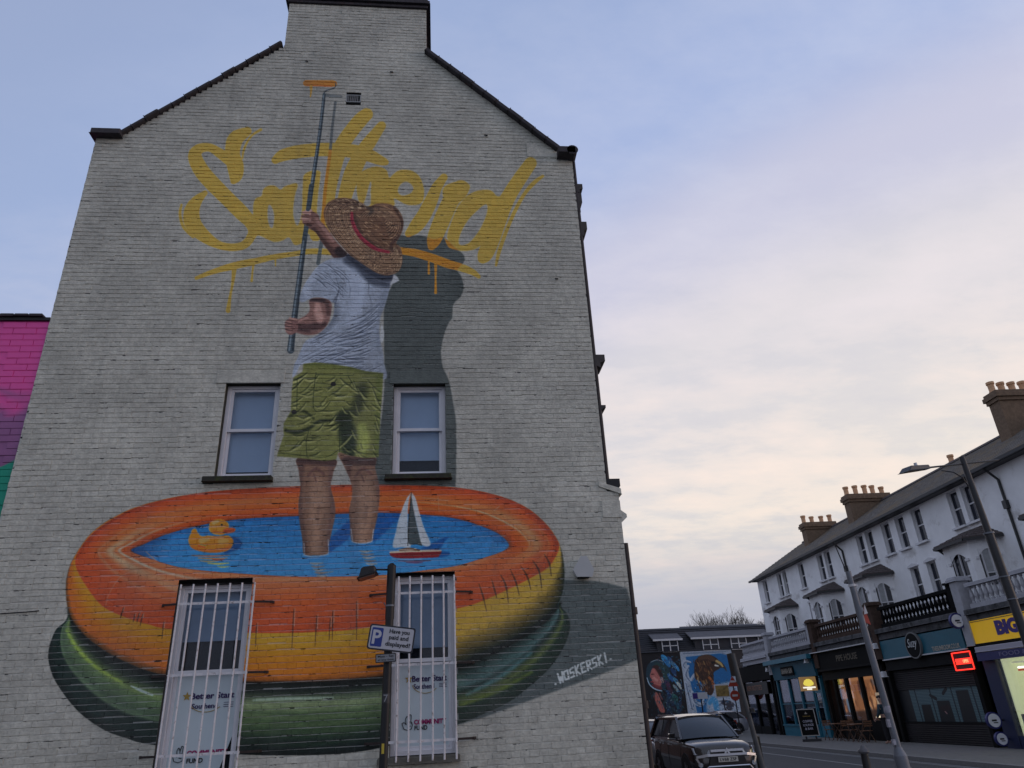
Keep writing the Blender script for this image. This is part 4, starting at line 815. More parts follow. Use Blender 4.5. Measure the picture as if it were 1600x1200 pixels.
# air brick and fan cowl
x0, x1, z0, z1 = OPEN['v']; b = MB()
for (p, q, r, s_) in ((x0, x1, z0, z0 + .018), (x0, x1, z1 - .018, z1), (x0, x0 + .018, z0 + .018, z1 - .018), (x1 - .018, x1, z0 + .018, z1 - .018)): b.box(p, q, -.008, .03, r, s_)
vf = b.build('air_brick', bpy.data.materials['grey_plastic'] if 'grey_plastic' in bpy.data.materials else mat('grey_plastic', (.30, .31, .31), .5, var=(8, .06)), bld)
for k in range(6):
    xx = x0 + .03 + k * (x1 - x0 - .06) / 6; b = MB(); b.box(xx, xx + .014, -.004, .02, z0 + .018, z1 - .018); b.build('slat', mat('pale_slat', (.25, .25, .25), .8) if k == 0 else bpy.data.materials['pale_slat'], vf)
b = MB(); b.box(x0, x1, .03, .034, z0, z1); b.build('dark_gap', M_dark, vf)
cxy = [wallp(*p) for p in ((905, 874), (913, 874), (923.5, 893), (921, 903), (899, 903), (894, 893))]
b = MB(); b.prism(cxy, 'y', -.16, 0.0); fc = b.build('fan_cowl', mat('cowl_plastic', (.46, .47, .47), .5, var=(8, .06)), bld, bevel=.012)
b = MB(); xs_ = [p[0] for p in cxy]; b.box(cxy[4][0] + .02, cxy[3][0] - .02, -.145, -.02, cxy[3][1] - .012, cxy[3][1] - .001); b.build('cowl_grille', M_dark, fc)
# cables and small fittings
b = MB(); b.path([(-5.4, -.012, 3.34), (-5.1, -.012, 3.35), (-4.95, -.012, 3.36)], .006); b.build('cable_stub', M_iron, bld)
for px, py in ((477, 97), (610, 114), (867, 437), (757, 213)):
    x, z = wallp(px, py); b = MB(); b.tube((x, -.03, z), (x + .05, -.012, z + .01), .012, n=6); b.build('wall_tie', M_iron, bld)
# ------------------------------------------------------------------ sash windows of the gable
def sash(k, bpx, mpx, sill_ext, label=None):
    x0, x1, z0, z1 = OPEN[k]; y0 = .105
    rv = MB()                                   # brick reveals
    rv.add([(x0, .01, z0), (x0, .30, z0), (x0, .30, z1), (x0, .01, z1)], [(0, 1, 2, 3)]); rv.add([(x1, .01, z0), (x1, .30, z0), (x1, .30, z1), (x1, .01, z1)], [(0, 1, 2, 3)])
    rv.add([(x0, .01, z1), (x1, .01, z1), (x1, .30, z1), (x0, .30, z1)], [(0, 1, 2, 3)]); rv.add([(x0, .01, z0), (x1, .01, z0), (x1, .30, z0), (x0, .30, z0)], [(0, 1, 2, 3)])
    fr = MB(); t = .055
    fr.box(x0, x0 + t, y0, y0 + .09, z0, z1); fr.box(x1 - t, x1, y0, y0 + .09, z0, z1); fr.box(x0 + t, x1 - t, y0, y0 + .09, z1 - .05, z1); fr.box(x0 + t, x1 - t, y0, y0 + .09, z0, z0 + .05)
    w = fr.build('sash_window', M_white, bld, bevel=.004)
    if label: w['label'] = label
    rv.build('reveal', M_sill if k in 'ab' else mat('dark_reveal_' + ('c' if k == 'c' else 'd'), (.035, .034, .032), .9, var=(12, .4)), w, fix=False)  # reveals get a dark tone, darker than the wall face
    zm = wallp(*mpx, y0)[1]; a, e = x0 + t, x1 - t
    for (p, q, yf) in ((zm - .02, z1 - .05, y0 + .012), (z0 + .05, zm + .02, y0 + .05)):
        s_ = MB(); f_ = .042
        s_.box(a, a + f_, yf, yf + .035, p, q); s_.box(e - f_, e, yf, yf + .035, p, q); s_.box(a + f_, e - f_, yf, yf + .035, q - .042, q); s_.box(a + f_, e - f_, yf, yf + .035, p, p + .045)
        s_.build('sash', M_white, w, bevel=.003)
        g = MB(); g.box(a + f_, e - f_, yf + .014, yf + .018, p + .045, q - .042); g.build('pane', M_glass, w)
    bl_ = MB(); zb = wallp(*bpx, y0 + .13)[1]; bl_.quad((a, y0 + .13, zb), (e, y0 + .13, zb), (e, y0 + .13, z1), (a, y0 + .13, z1)); bl_.build('blind', M_blind if k in 'ab' else (bpy.data.materials.get('blue_grey_blind') or mat('blue_grey_blind', (.34, .40, .48), .9, var=(2.5, .14))), w, fix=False)
    dk_ = MB(); dk_.quad((a, y0 + .17, z0), (e, y0 + .17, z0), (e, y0 + .17, z1), (a, y0 + .17, z1)); dk_.build('dark_room', M_dark, w, fix=False)
    s_ = MB(); sl, sr = sill_ext; s_.hexa([(sl, -.11, z0 - .085), (sr, -.11, z0 - .085), (sr, .1, z0 - .085), (sl, .1, z0 - .085), (sl, -.11, z0 - .015), (sr, -.11, z0 - .015), (sr, .1, z0 - .002), (sl, .1, z0 - .002)]); s_.build('sill', M_sill if k in 'ab' else (bpy.data.materials.get('grey_stone_sill') or mat('grey_stone_sill', (.13, .12, .10), .9, var=(12, .35), bump=(24, .5))), w, bevel=.008)
    return w
x0, x1, z0, z1 = OPEN['a']; sash('a', (380, 738), (386, 672), (wallp(319, 750)[0], wallp(427, 745)[0]))
x0, x1, z0, z1 = OPEN['b']; sash('b', (655, 720), (655, 671), (wallp(602, 745)[0], wallp(705, 742)[0]))
wc = sash('c', (330, 1002), (320, 1050), (wallp(225, 1198)[0] - .05, wallp(375, 1198)[0])); wd_ = sash('d', (670, 1012), (670, 1031), (wallp(590, 1183)[0], wallp(719, 1179)[0]))
for k, w in (('c', wc), ('d', wd_)):
    x0, x1, z0, z1 = OPEN[k]; a, e = x0 + .097, x1 - .097; zm = wallp(*((320, 1050) if k == 'c' else (670, 1031)), .105)[1]
    y = .105 + .05 + .010
    bd = MB()                                   # printed board taped behind the lower sash
    if k == 'c': bd.add([(a, y, z0 + .09), (e - .17, y, z0 + .09), (e, y, z0 + .62), (e, y, zm - .03), (a, y, zm - .03)], [(0, 1, 2, 3, 4)])
    else: bd.quad((a, y, z0 + .09), (e, y, z0 + .09), (e, y, zm - .03), (a, y, zm - .03))
    bo = bd.build('printed_board', M_board, w, fix=False); r_, u_ = (1, 0, 0), (0, 0, 1); cx = (a + e) / 2; y2 = y - .006; hh = zm - z0; sc_ = (e - a) / .62
    text('lettering', 'Better Start', M_purple, bo, (cx + .07 * sc_, y2, z0 + hh * .80), r_, u_, .072, .44 * sc_, bold=.028, ext=.001)
    text('lettering', 'Southend', M_purple, bo, (cx + .0 * sc_, y2, z0 + hh * .715), r_, u_, .060, .26 * sc_, bold=.02, ext=.001)
    text('lettering', 'COMMUNITY', M_magenta, bo, (cx + .08 * sc_, y2, z0 + hh * .335), r_, u_, .058, .40 * sc_, bold=.05, ext=.001)
    text('lettering', 'FUND', M_blackp, bo, (cx - .035 * sc_, y2, z0 + hh * .275), r_, u_, .052, .16 * sc_, bold=.03, ext=.001)
    s_ = MB(); sx, sz = cx - .19 * sc_, z0 + hh * .80; pts = [(sx + (.055 if q % 2 == 0 else .023) * math.sin(q * math.pi / 5), sz + (.055 if q % 2 == 0 else .023) * math.cos(q * math.pi / 5)) for q in range(10)]
    s_.prism(pts, 'y', y2 - .001, y2 + .001)
    arc = [(cx + .02 + .17 * sc_ * math.cos(t_), y2, z0 + hh * .76 - .0 + .13 * math.sin(t_)) for t_ in np.linspace(math.pi * 1.08, math.pi * 1.80, 14)]; s_.path(arc, .004, 5); s_.build('star_emblem', M_gold, bo)
    h2 = MB(); hx_, hz_ = cx - .195 * sc_, z0 + hh * .31
    for pts in ([(-.075, .02), (-.05, -.045), (0, -.06), (.045, -.045), (.055, 0), (.04, .035), (.01, .03)], [(-.075, .02), (-.045, .03), (-.02, .0)], [(-.02, .0), (-.03, .07), (-.01, .10), (.005, .07), (.01, .03)], [(.005, .05), (.02, .115), (.04, .11), (.035, .04)], [(.0, -.01), (.035, -.015)], [(.03, .02), (.055, .02)]):
        h2.path([(hx_ + u, y2, hz_ + v) for u, v in pts], .0045, 5)
    h2.build('crossed_fingers_emblem', M_blackp, bo)
    for q in range(3):
        b = MB(); b.box(cx + .19 * sc_, cx + .29 * sc_, y2 - .001, y2, z0 + hh * (.735 - q * .018), z0 + hh * (.735 - q * .018) + .006); b.build('small_print', M_purple, bo)
    # iron window bars, standing off the wall
    yb = -.115; gr = MB(); xs0, xs1 = (wallp(278, 941, yb)[0], wallp(398, 935, yb)[0]) if k == 'c' else (wallp(603.6, 930, yb)[0], wallp(712, 930, yb)[0])
    zz = [wallp(*p, yb)[1] for p in (((335, 942), (330, 1053), (290, 1180)) if k == 'c' else ((655, 926), (650, 1038), (655, 1158)))]; ztop = wallp(*((340, 912) if k == 'c' else (660, 900)), yb)[1]
    for j, z in enumerate(zz):
        pass
    grille = MB().tube((xs0 - .0, yb - .02, zz[1]), (xs0 + .02, yb - .02, zz[1]), .008, n=6).build('window_grille', M_whitebar, bld)
    for z in zz: b = MB(); b.bar((xs0, yb, z), (xs1, yb, z), .008, .030); b.build('rail', M_whitebar, grille)
    nb = 7
    for j in range(nb):
        x = xs0 + .015 + (xs1 - xs0 - .03) * j / (nb - 1); b = MB(); b.tube((x + rb.uniform(-.004, .004), yb - .016, z0 - .06), (x + rb.uniform(-.004, .004), yb - .016, ztop), .0118, n=8); b.build('bar', M_whitebar, grille, smooth=True)
    for z in zz:
        for sgn, xa in ((-1, xs0), (1, xs1)):
            b = MB(); b.bar((xa, yb, z), (xa + sgn * .20, yb + .06, z), .008, .026); b.bar((xa + sgn * .19, yb + .055, z), (xa + sgn * .22, .0, z), .02, .03); b.build('bracket', mat('rusty_bracket', (.03, .02, .018), .85, var=(20, .4)) if 'rusty_bracket' not in bpy.data.materials else bpy.data.materials['rusty_bracket'], grille)
# ------------------------------------------------------------------ pink painted neighbour at the left
pinkpic = bpy.data.materials.new('pink_spray_paint'); pinkpic.use_nodes = True; nt = pinkpic.node_tree; Lk = nt.links; pb = nt.nodes['Principled BSDF']; setin(pb, 'Roughness', .6)
g_ = nd(nt, 'ShaderNodeNewGeometry'); sp_ = nd(nt, 'ShaderNodeSeparateXYZ'); Lk.new(g_.outputs['Position'], sp_.inputs[0])
nz_ = nd(nt, 'ShaderNodeTexNoise'); nz_.inputs['Scale'].default_value = .9; nz_.inputs['Detail'].default_value = 2; nz_.inputs['Distortion'].default_value = 1.2; Lk.new(g_.outputs['Position'], nz_.inputs['Vector'])
ad = nd(nt, 'ShaderNodeMath', operation='MULTIPLY_ADD'); Lk.new(nz_.outputs[0], ad.inputs[0]); ad.inputs[1].default_value = 1.6; Lk.new(sp_.outputs[2], ad.inputs[2])
mr_ = nd(nt, 'ShaderNodeMapRange'); mr_.inputs[1].default_value = 4.0; mr_.inputs[2].default_value = 8.5; Lk.new(ad.outputs[0], mr_.inputs[0])
cr_ = nd(nt, 'ShaderNodeValToRGB'); e_ = cr_.color_ramp
while len(e_.elements) < 6: e_.elements.new(.5)
for el, (p, c) in zip(e_.elements, [(0, (.0, .30, .19)), (.44, (.0, .30, .19)), (.455, (.26, .10, .24)), (.64, (.34, .12, .30)), (.70, (.82, .09, .38)), (1, (.82, .085, .38))]): el.position = p; el.color = (*c, 1)
Lk.new(mr_.outputs[0], cr_.inputs[0]); Lk.new(cr_.outputs[0], pb.inputs['Base Color'])
nb_ = nd(nt, 'ShaderNodeTexNoise'); nb_.inputs['Scale'].default_value = 14; Lk.new(g_.outputs['Position'], nb_.inputs['Vector']); bp_ = nd(nt, 'ShaderNodeBump'); bp_.inputs['Strength'].default_value = .5; bp_.inputs['Distance'].default_value = .01; Lk.new(nb_.outputs[0], bp_.inputs['Height']); Lk.new(bp_.outputs[0], pb.inputs['Normal'])
nbr = thing('pink_painted_building', 'low building sprayed bright pink and purple beside the mural gable, tiled roof edge', 'building', (-7.5, .8, 0))
YP = .02; ptop = wallp(60, 497, YP)[1]; xr_ = WL_ + .0
b = MB(); b.box(-11.5, xr_ - .002, YP + .012, 5, 0, ptop); pw = b.build('side_wall', pinkpic, nbr)
blk = []; hh = .0985; c = 0
for ci in range(int(ptop / hh)):
    z0 = ci * hh; off = 0 if ci % 2 else .16; x = xr_
    xa = xr_ - off
    if off: blk.append((xa, xr_, z0))
    while xa > -8.2: blk.append((xa - .32, xa, z0)); xa -= .32
proto = {}
for (a, e, z0) in blk:
    w = round(e - a, 3)
    if w not in proto:
        proto[w] = MB().hexa([(.005, 0, .005), (w - .005, 0, .005), (w - .005, .03, 0), (.0, .03, 0), (.005, 0, hh - .006), (w - .005, 0, hh - .006), (w, .03, hh), (0, .03, hh)]).mesh('brick', pinkpic)
    if proj((a + e) / 2, YP, z0)[0] > -8 and z0 > 4.0: link('brick', proto[w], pw, Matrix.Translation((a, YP + rb.uniform(-.003, .003), z0)))
for k in range(24):
    x = xr_ - .2 - k * .2; b = MB(); b.box(x - .095, x + .095, YP - .06, .6, ptop + rb.uniform(0, .012), ptop + .05); b.build('roof_tile', M_slate, nbr, bevel=.008)
b = MB(); b.box(-11.5, xr_, YP - .03, YP + .01, ptop - .05, ptop - .002); b.build('verge_board', M_iron, nbr)
# ------------------------------------------------------------------ the terrace of white houses over shops
def fp(px, py, o):                             # measured point of a plane parallel to the street
    r = ray(px, py); t = o / float(PV @ r); P = r * t; return float(SV @ P), float(P[2] + CAM[2])
RZ = math.pi / 2 - _a
def tthing(name, label, cat, s, o, z=0.0, group=None): return thing(name, label, cat, T((s, o, z)), RZ, group)
TB = lambda: MB(lambda p: T(p))
SHOP, UP = 17.7, 19.6
M_stucco = mat('white_stucco', (.80, .80, .81), .85, var=(1.2, .10), bump=(9, .5), stain=((.42, .40, .38), 1.1, .58))
M_trimw = mat('white_house_trim', (.60, .60, .62), .6, var=(6, .08), stain=((.22, .21, .19), 7, .66))
M_roofT = mat('weathered_roof', (.14, .125, .11), .8, var=(4, .45), bump=(10, .7), stain=((.20, .14, .075), .9, .48))
M_roofD = mat('dark_bay_roof', (.075, .058, .055), .75, var=(6, .35), bump=(14, .5))
M_gutter = mat('dark_gutter', (.018, .018, .02), .5)
M_chimb = mat('stock_brick', (.17, .115, .075), .9, var=(9, .35), bump=(20, .5))
M_pot = mat('clay_chimney_pot', (.62, .36, .20), .85, var=(7, .2), stain=((.10, .07, .05), 5, .6))
M_pane = mat('dark_pane', (.012, .016, .028), .10, spec=.35)
M_curt = mat('pale_curtain', (.34, .35, .36), .9, var=(6, .2))
M_balw = mat('weathered_white_baluster', (.38, .38, .41), .8, var=(7, .14), stain=((.12, .12, .12), 6, .60))
M_balb = mat('brown_stained_baluster', (.075, .05, .04), .95, spec=.1, var=(7, .3)); M_balk = mat('black_baluster', (.008, .008, .009), .95, spec=.1, var=(6, .3))
M_teal = mat('teal_shop_paint', (.018, .15, .22), .45, var=(3, .1)); M_teald = mat('deep_teal_fascia', (.012, .105, .16), .5, var=(2, .12))
M_glassd = glass_mat('shop_glass', (.55, .6, .68), .05, top=.4)
M_blk = mat('black_shop_paint', (.006, .006, .0062), .8, spec=.15, var=(4, .25)); M_char = mat('charcoal_shop_paint', (.013, .013, .0135), .85, spec=.2, var=(3, .25))
M_corn = mat('stained_cornice', (.10, .10, .105), .85, var=(5, .35), stain=((.03, .03, .03), 3, .48), spec=.2)
M_wleter = mat('white_lettering', (.6, .62, .62), .6); M_cream = mat('cream_lettering', (.40, .36, .30), .6)

def holes(mb, s0, s1, z0, z1, o, ops, depth=.18):
    """wall sheet with rectangular openings and their reveals"""
    ss = sorted({s0, s1, *[q for w in ops for q in w[:2]]}); zs = sorted({z0, z1, *[q for w in ops for q in w[2:4]]})
    for a, c in zip(ss[:-1], ss[1:]):
        for e, g in zip(zs[:-1], zs[1:]):
            ms, mz = (a + c) / 2, (e + g) / 2
            if any(w[0] < ms < w[1] and w[2] < mz < w[3] for w in ops): continue
            mb.quad((a, o, e), (c, o, e), (c, o, g), (a, o, g))
    for w in ops:
        a, c, e, g = w[:4]
        mb.quad((a, o, e), (a, o + depth, e), (a, o + depth, g), (a, o, g)); mb.quad((c, o, e), (c, o + depth, e), (c, o + depth, g), (c, o, g))
        mb.quad((a, o, g), (c, o, g), (c, o + depth, g), (a, o + depth, g)); mb.quad((a, o, e), (c, o, e), (c, o + depth, e), (a, o + depth, e))
def sashwin(parent, a, c, e, g, o, curtain=None, sill=True):
    """a sash window in a street-plane opening: frame > pane, curtain, sill"""
    t = .05; b = TB()
    b.box(a, a + t, o, o + .06, e, g); b.box(c - t, c, o, o + .06, e, g); b.box(a + t, c - t, o, o + .06, g - t, g); b.box(a + t, c - t, o, o + .06, e, e + .06); m_ = (e + g) / 2; b.box(a + t, c - t, o + .004, o + .05, m_ - .03, m_ + .025)
    w = b.build('window', M_trimw, parent)
    b = TB(); b.box(a + t, c - t, o + .03, o + .04, m_ + .025, g - t); b.build('pane', M_pane, w); b = TB(); b.box(a + t, c - t, o + .035, o + .045, e + .06, m_ - .03); b.build('pane', M_pane, w)
    if sill: b = TB(); b.box(a - .08, c + .08, o - .28, o - .001, e - .09, e - .005); b.build('sill', M_trimw, w, bevel=.01)
    return w
EAVE, RIDGE, RO = 9.55, 11.85, 23.0
bal_mesh = {}
def bal_me(mt):
    if mt.name not in bal_mesh: bal_mesh[mt.name] = MB().lathe((0, 0, 0), [(.07, 0), (.07, .05), (.04, .08), (.085, .22), (.07, .32), (.035, .47), (.06, .50), (.06, .56)], 6).mesh('baluster', mt)
    return bal_mesh[mt.name]
HOUSES = [  # s_far, s_near, label, balustrade sections [(s0,s1,material)], bays, second-floor singles, pairs, first-floor singles
    (50.2, 45.25, 'far end white terraced house over the black fronted shop, pale stained balustrade', [(50.0, 45.55, M_balw)], 45.9, [48.9], [45.95], [48.75]),
    (45.25, 38.85, 'white terraced house over the teal shopfront, white balustrade', [(44.9, 39.3, M_balw)], 39.9, [43.0], [39.9], [42.6]),
    (38.85, 32.55, 'white terraced house over the lit cafe, brown stained balustrade', [(38.5, 33.05, M_balb)], 34.9, [33.13], [35.19], []),
    (32.55, 26.2, 'white terraced house over the closed shutter, black balustrade', [(32.0, 26.7, M_balk)], 27.2, [31.88, 30.5], [27.35], [31.75, 30.45]),
    (26.2, 19.0, 'white terraced house over the yellow signed shop at the right edge of the photo', [(25.8, 19.2, M_balw)], 22.2, [], [22.0], []),
]
houses = []
for hi, (sf, sn, lab, bals, bay, sing, pairs, f1) in enumerate(HOUSES):
    h = tthing('terraced_house', lab, 'house', (sf + sn) / 2, 20.5, group='white terraced houses above the shops'); houses.append(h)
    ops = [(s - .36, s + .36, 7.93, 9.38) for s in sing] + [(p + d - .34, p + d + .34, 7.93, 9.38) for p in pairs for d in (-.47, .47)]
    ops1 = [(s - .34, s + .34, 5.55, 7.05) for s in f1]
    b = TB(); holes(b, sn, sf, 4.0, EAVE, UP, ops + ops1)
    if hi == 0: b.quad((sf, UP, 0), (sf, 27, 0), (sf, 27, EAVE), (sf, UP, EAVE)); b.quad((sf, 27, EAVE), (sf, UP, EAVE), (sf - .6, RO, RIDGE - .1), (sf - .6, RO, RIDGE - .1))
    if hi == 4: b.add([(sn, UP, 0), (sn, 27, 0), (sn, 27, EAVE - .1), (sn, RO, RIDGE - .15), (sn, UP, EAVE - .1)], [(0, 1, 2, 3, 4)])
    b.build('upper_wall', M_stucco, h, fix=False)
    for (a, c, e, g) in ops: sashwin(h, a, c, e, g, UP + .14)
    for (a, c, e, g) in ops1:
        sashwin(h, a, c, e, g, UP + .14); b = TB(); b.prism([(a - .1, 7.06), (a - .06, 7.13), ((a + c) / 2, 7.22), (c + .06, 7.13), (c + .1, 7.06)], 'y', UP - .05, UP - .002); b.build('window_head', M_trimw, h)
    # roof: courses of tiles as stepped strips, near house wide enough to count
    b = TB(); n = 16
    for k in range(n):
        t0, t1 = k / n, (k + 1) / n; O = lambda t: UP - .45 + (RO - UP + .45) * t; Zt = lambda t: EAVE - .02 + (RIDGE - EAVE) * t
        fe = .75 if hi == 0 else 0
        b.hexa([(sn, O(t0), Zt(t0)), (sf + .3 * (hi == 0) - fe * t0, O(t0), Zt(t0)), (sf + .3 * (hi == 0) - fe * t1, O(t1), Zt(t1)), (sn, O(t1), Zt(t1)), (sn, O(t0), Zt(t0) + .05), (sf + .3 * (hi == 0) - fe * t0, O(t0), Zt(t0) + .05), (sf + .3 * (hi == 0) - fe * t1, O(t1), Zt(t1) + .02), (sn, O(t1), Zt(t1) + .02)])
    fe = .75 if hi == 0 else 0
    b.quad((sn, RO, RIDGE), (sf - fe, RO, RIDGE), (sf, 27.3, EAVE - .05), (sn, 27.3, EAVE - .05)); bk = TB(); bk.quad((sn, 27, 0), (sf, 27, 0), (sf, 27, EAVE), (sn, 27, EAVE)); bk.build('rear_wall', M_stucco, h, fix=False)
    rf = b.build('roof', M_roofT, h)
    for k in range(int((sf - fe - sn) / .45)):
        a = sn + k * .45; b = TB(); b.prism([(RO - .11, RIDGE - .03), (RO, RIDGE + .07), (RO + .11, RIDGE - .03)], 'x', a + .01, a + .44) if False else b.hexa([(a + .01, RO - .12, RIDGE - .02), (a + .44, RO - .12, RIDGE - .02), (a + .44, RO + .12, RIDGE - .02), (a + .01, RO + .12, RIDGE - .02), (a + .01, RO - .03, RIDGE + .1), (a + .44, RO - .03, RIDGE + .1), (a + .44, RO + .03, RIDGE + .1), (a + .01, RO + .03, RIDGE + .1)]); b.build('ridge_tile', M_roofD, rf)
    b = TB(); b.bar((sn, UP - .44, EAVE - .03), (sf + (.3 if hi == 0 else 0), UP - .44, EAVE - .03), .13, .11); b.box(sn, sf, UP - .38, UP - .001, EAVE - .10, EAVE - .06); b.build('gutter', M_gutter, h)
    # canted bay on the first floor
    hw, fw, dp = 1.30, .78, .95; zb, zt = 4.6, 7.12
    P_ = [(bay + hw, UP), (bay + fw, UP - dp), (bay - fw, UP - dp), (bay - hw, UP)]
    bw = TB()
    for i in range(3):
        (a0, b0), (a1, b1) = P_[i], P_[i + 1]; q = lambda t, z, d=0.0: (a0 + (a1 - a0) * t + d * (b1 - b0) / math.hypot(a1 - a0, b1 - b0) * 0, b0 + (b1 - b0) * t + d, z)
        m0, m1 = (.22, .78) if i == 1 else (.24, .80)
        for (t0, t1, e, g) in ((0, m0, zb, zt), (m1, 1, zb, zt), (m0, m1, zb, 5.35), (m0, m1, 6.72, zt)): bw.quad(q(t0, e), q(t1, e), q(t1, g), q(t0, g))
    body = bw.build('bay', M_stucco, h, fix=False)
    for i in range(3):
        (a0, b0), (a1, b1) = P_[i], P_[i + 1]; m0, m1 = (.22, .78) if i == 1 else (.24, .80); mm = (m0 + m1) / 2; ins = .07
        q = lambda t, z, d=0.0: (a0 + (a1 - a0) * t, b0 + (b1 - b0) * t + d, z)
        g = TB(); g.quad(q(m0, 5.35, .10), q(m1, 5.35, .10), q(m1, 6.74, .10), q(m0, 6.74, .10)); g.build('pane', M_pane, body, fix=False)
        f_ = TB()
        for (u, v) in ((q(m0 + .02, 5.35, .07), q(m0 + .02, 6.72, .07)), (q(m1 - .02, 5.35, .07), q(m1 - .02, 6.72, .07)), (q(m0, 5.86, .07), q(m1, 5.86, .07)), (q(m0, 5.38, .07), q(m1, 5.38, .07)), (q(mm, 5.38, .072), q(mm, 6.72, .072))): f_.bar(u, v, .05, .05, (0, 0, 1) if abs(u[2] - v[2]) < .1 else (1, 0, 0))
        f_.build('window_frame', M_trimw, body)
        ar = TB()                                # arched head: two spandrels closing the square opening
        L_ = [q(m0 + (m1 - m0) * k / 8, 6.72 - .22 * (1 - math.sin(math.pi * k / 8)) ** 1.0, .012) for k in range(9)]
        ar.add(L_ + [q(m1, 6.74, .012), q(m0, 6.74, .012)], [tuple(range(11))]); ar.build('arched_head', M_stucco, body, fix=False)
        if (hi + i) % 3 != 1 or hi in (1, 2): cu_ = TB(); cu_.quad(q(m0 + .03, 5.9, .092), q(mm, 5.9, .092), q(mm, 6.74, .092), q(m0 + .03, 6.74, .092)); cu_.build('curtain', M_curt, body, fix=False)
        im_ = TB(); im_.bar(q(m0 - .10, 6.42, -.02), q(m0 - .0, 6.42, -.02), .08, .09); im_.bar(q(m1, 6.42, -.02), q(min(m1 + .14, 1), 6.42, -.02), .08, .09); im_.build('impost', M_trimw, body)
    rfb = TB(); e_ = .24
    Q = [(bay + hw + e_, UP), (bay + fw + e_ * .7, UP - dp - e_), (bay - fw - e_ * .7, UP - dp - e_), (bay - hw - e_, UP)]; ap0, ap1 = (bay + .55, UP), (bay - .55, UP); za = 7.68
    rfb.add([(x, y, zt) for x, y in Q] + [(ap0[0], ap0[1], za), (ap1[0], ap1[1], za)] + [(x, y, zt + .05) for x, y in Q], [(0, 1, 2, 3), (6, 7, 1, 0), (7, 8, 2, 1), (8, 9, 3, 2), (6, 7, 4), (7, 8, 5, 4), (8, 9, 5), (6, 4, 5, 9)])
    rfo = rfb.build('bay_roof', M_roofD, h)
    tl = TB()
    for (A0, A1, B0, B1) in ((Q[0], Q[1], ap0, ap0), (Q[1], Q[2], ap0, ap1), (Q[2], Q[3], ap1, ap1)):
        for k in range(5):
            t = k / 5; u0 = [A0[i] + (B0[i] - A0[i]) * t for i in (0, 1)]; u1 = [A1[i] + (B1[i] - A1[i]) * t for i in (0, 1)]; z_ = zt + .05 + (za - zt - .05) * t; L_ = math.hypot(u1[0] - u0[0], u1[1] - u0[1]); n_ = max(int(L_ / .2), 1)
            for j in range(n_):
                f0, f1 = j / n_ + .01, (j + 1) / n_ - .01; t2 = t + .2
                w0 = [A0[i] + (B0[i] - A0[i]) * t2 for i in (0, 1)]; w1 = [A1[i] + (B1[i] - A1[i]) * t2 for i in (0, 1)]; z2 = zt + .05 + (za - zt - .05) * t2
                c4 = [(u0[0] + (u1[0] - u0[0]) * f0, u0[1] + (u1[1] - u0[1]) * f0, z_ + .035), (u0[0] + (u1[0] - u0[0]) * f1, u0[1] + (u1[1] - u0[1]) * f1, z_ + .035), (w0[0] + (w1[0] - w0[0]) * f1, w0[1] + (w1[1] - w0[1]) * f1, z2 + .012), (w0[0] + (w1[0] - w0[0]) * f0, w0[1] + (w1[1] - w0[1]) * f0, z2 + .012)]
                tl.hexa([(x, y, z - .03) for x, y, z in c4] + c4)
    tl.build('tile_courses', M_roofD, rfo)['kind'] = 'stuff'
    for (x0_, y0_), (x1_, y1_) in zip(Q[:-1], Q[1:]):
        b = TB(); b.bar((x0_, y0_, zt - .02), (x1_, y1_, zt - .02), .09, .09); b.build('bay_gutter', M_gutter, h)
    b = TB(); b.tube((bay + fw + .3, UP - dp - .02, zt), (bay + hw + .08, UP - .06, 6.6), .035); b.tube((bay + hw + .08, UP - .06, 6.6), (bay + hw + .08, UP - .06, 4.8), .035); b.build('drainpipe', M_gutter, h)
    # balustrade over the shop cornice
    for s0, s1, bm_ in bals:
        rl = TB(); rl.box(s1, s0, SHOP - .12, SHOP + .14, 5.30, 5.42); rl.build('balustrade_rail', bm_, h, bevel=.012)
        rl = TB(); rl.box(s1, s0, SHOP - .10, SHOP + .12, 4.55, 4.72); rl.build('balustrade_plinth', bm_, h, bevel=.012)
        n = int((s0 - s1) / .262)
        for k in range(n): link('baluster', bal_me(bm_), h, Matrix.Translation(TW((s1 + (k + .5) * (s0 - s1) / n, SHOP, 4.73))))
    # pier at the near party wall
    pm = {0: M_balw, 1: M_balb, 2: M_balb, 3: M_balw, 4: M_balw}[hi]
    b = TB(); pc = sn
    b.box(pc - .22, pc + .22, SHOP - .24, SHOP + .24, 3.35, 5.55); b.box(pc - .29, pc + .29, SHOP - .31, SHOP + .31, 5.56, 5.66); b.box(pc - .25, pc + .25, SHOP - .27, SHOP + .27, 5.665, 5.72); b.build('balustrade_pier', pm, h, bevel=.015)
    if hi in (1, 3): b = TB(); b.box(pc + .24, pc + .56, SHOP - .2, SHOP + .2, 4.5, 5.52); b.box(pc + .235, pc + .6, SHOP - .26, SHOP + .26, 5.525, 5.60); b.build('balustrade_pier', M_balw if hi == 1 else M_balk, h, bevel=.012)
    b = TB(); b.box(sf - .12, sf - .02, SHOP + .16, 26.9, 0, 4.3); b.build('party_wall', M_dark, h)
    # flat roof over the shop
    b = TB(); b.box(sn + .001, sf - .001, SHOP + .0, UP, 4.35, 4.5); b.build('balcony_deck', M_corn, h)
    b = TB(); b.box(sn + .23, sf - .23, SHOP - .30, SHOP + .02, 4.36, 4.54); b.box(sn + .24, sf - .24, SHOP - .18, SHOP + .02, 4.10, 4.355); b.build('cornice', M_corn if hi != 0 else M_balw, h, bevel=.02)
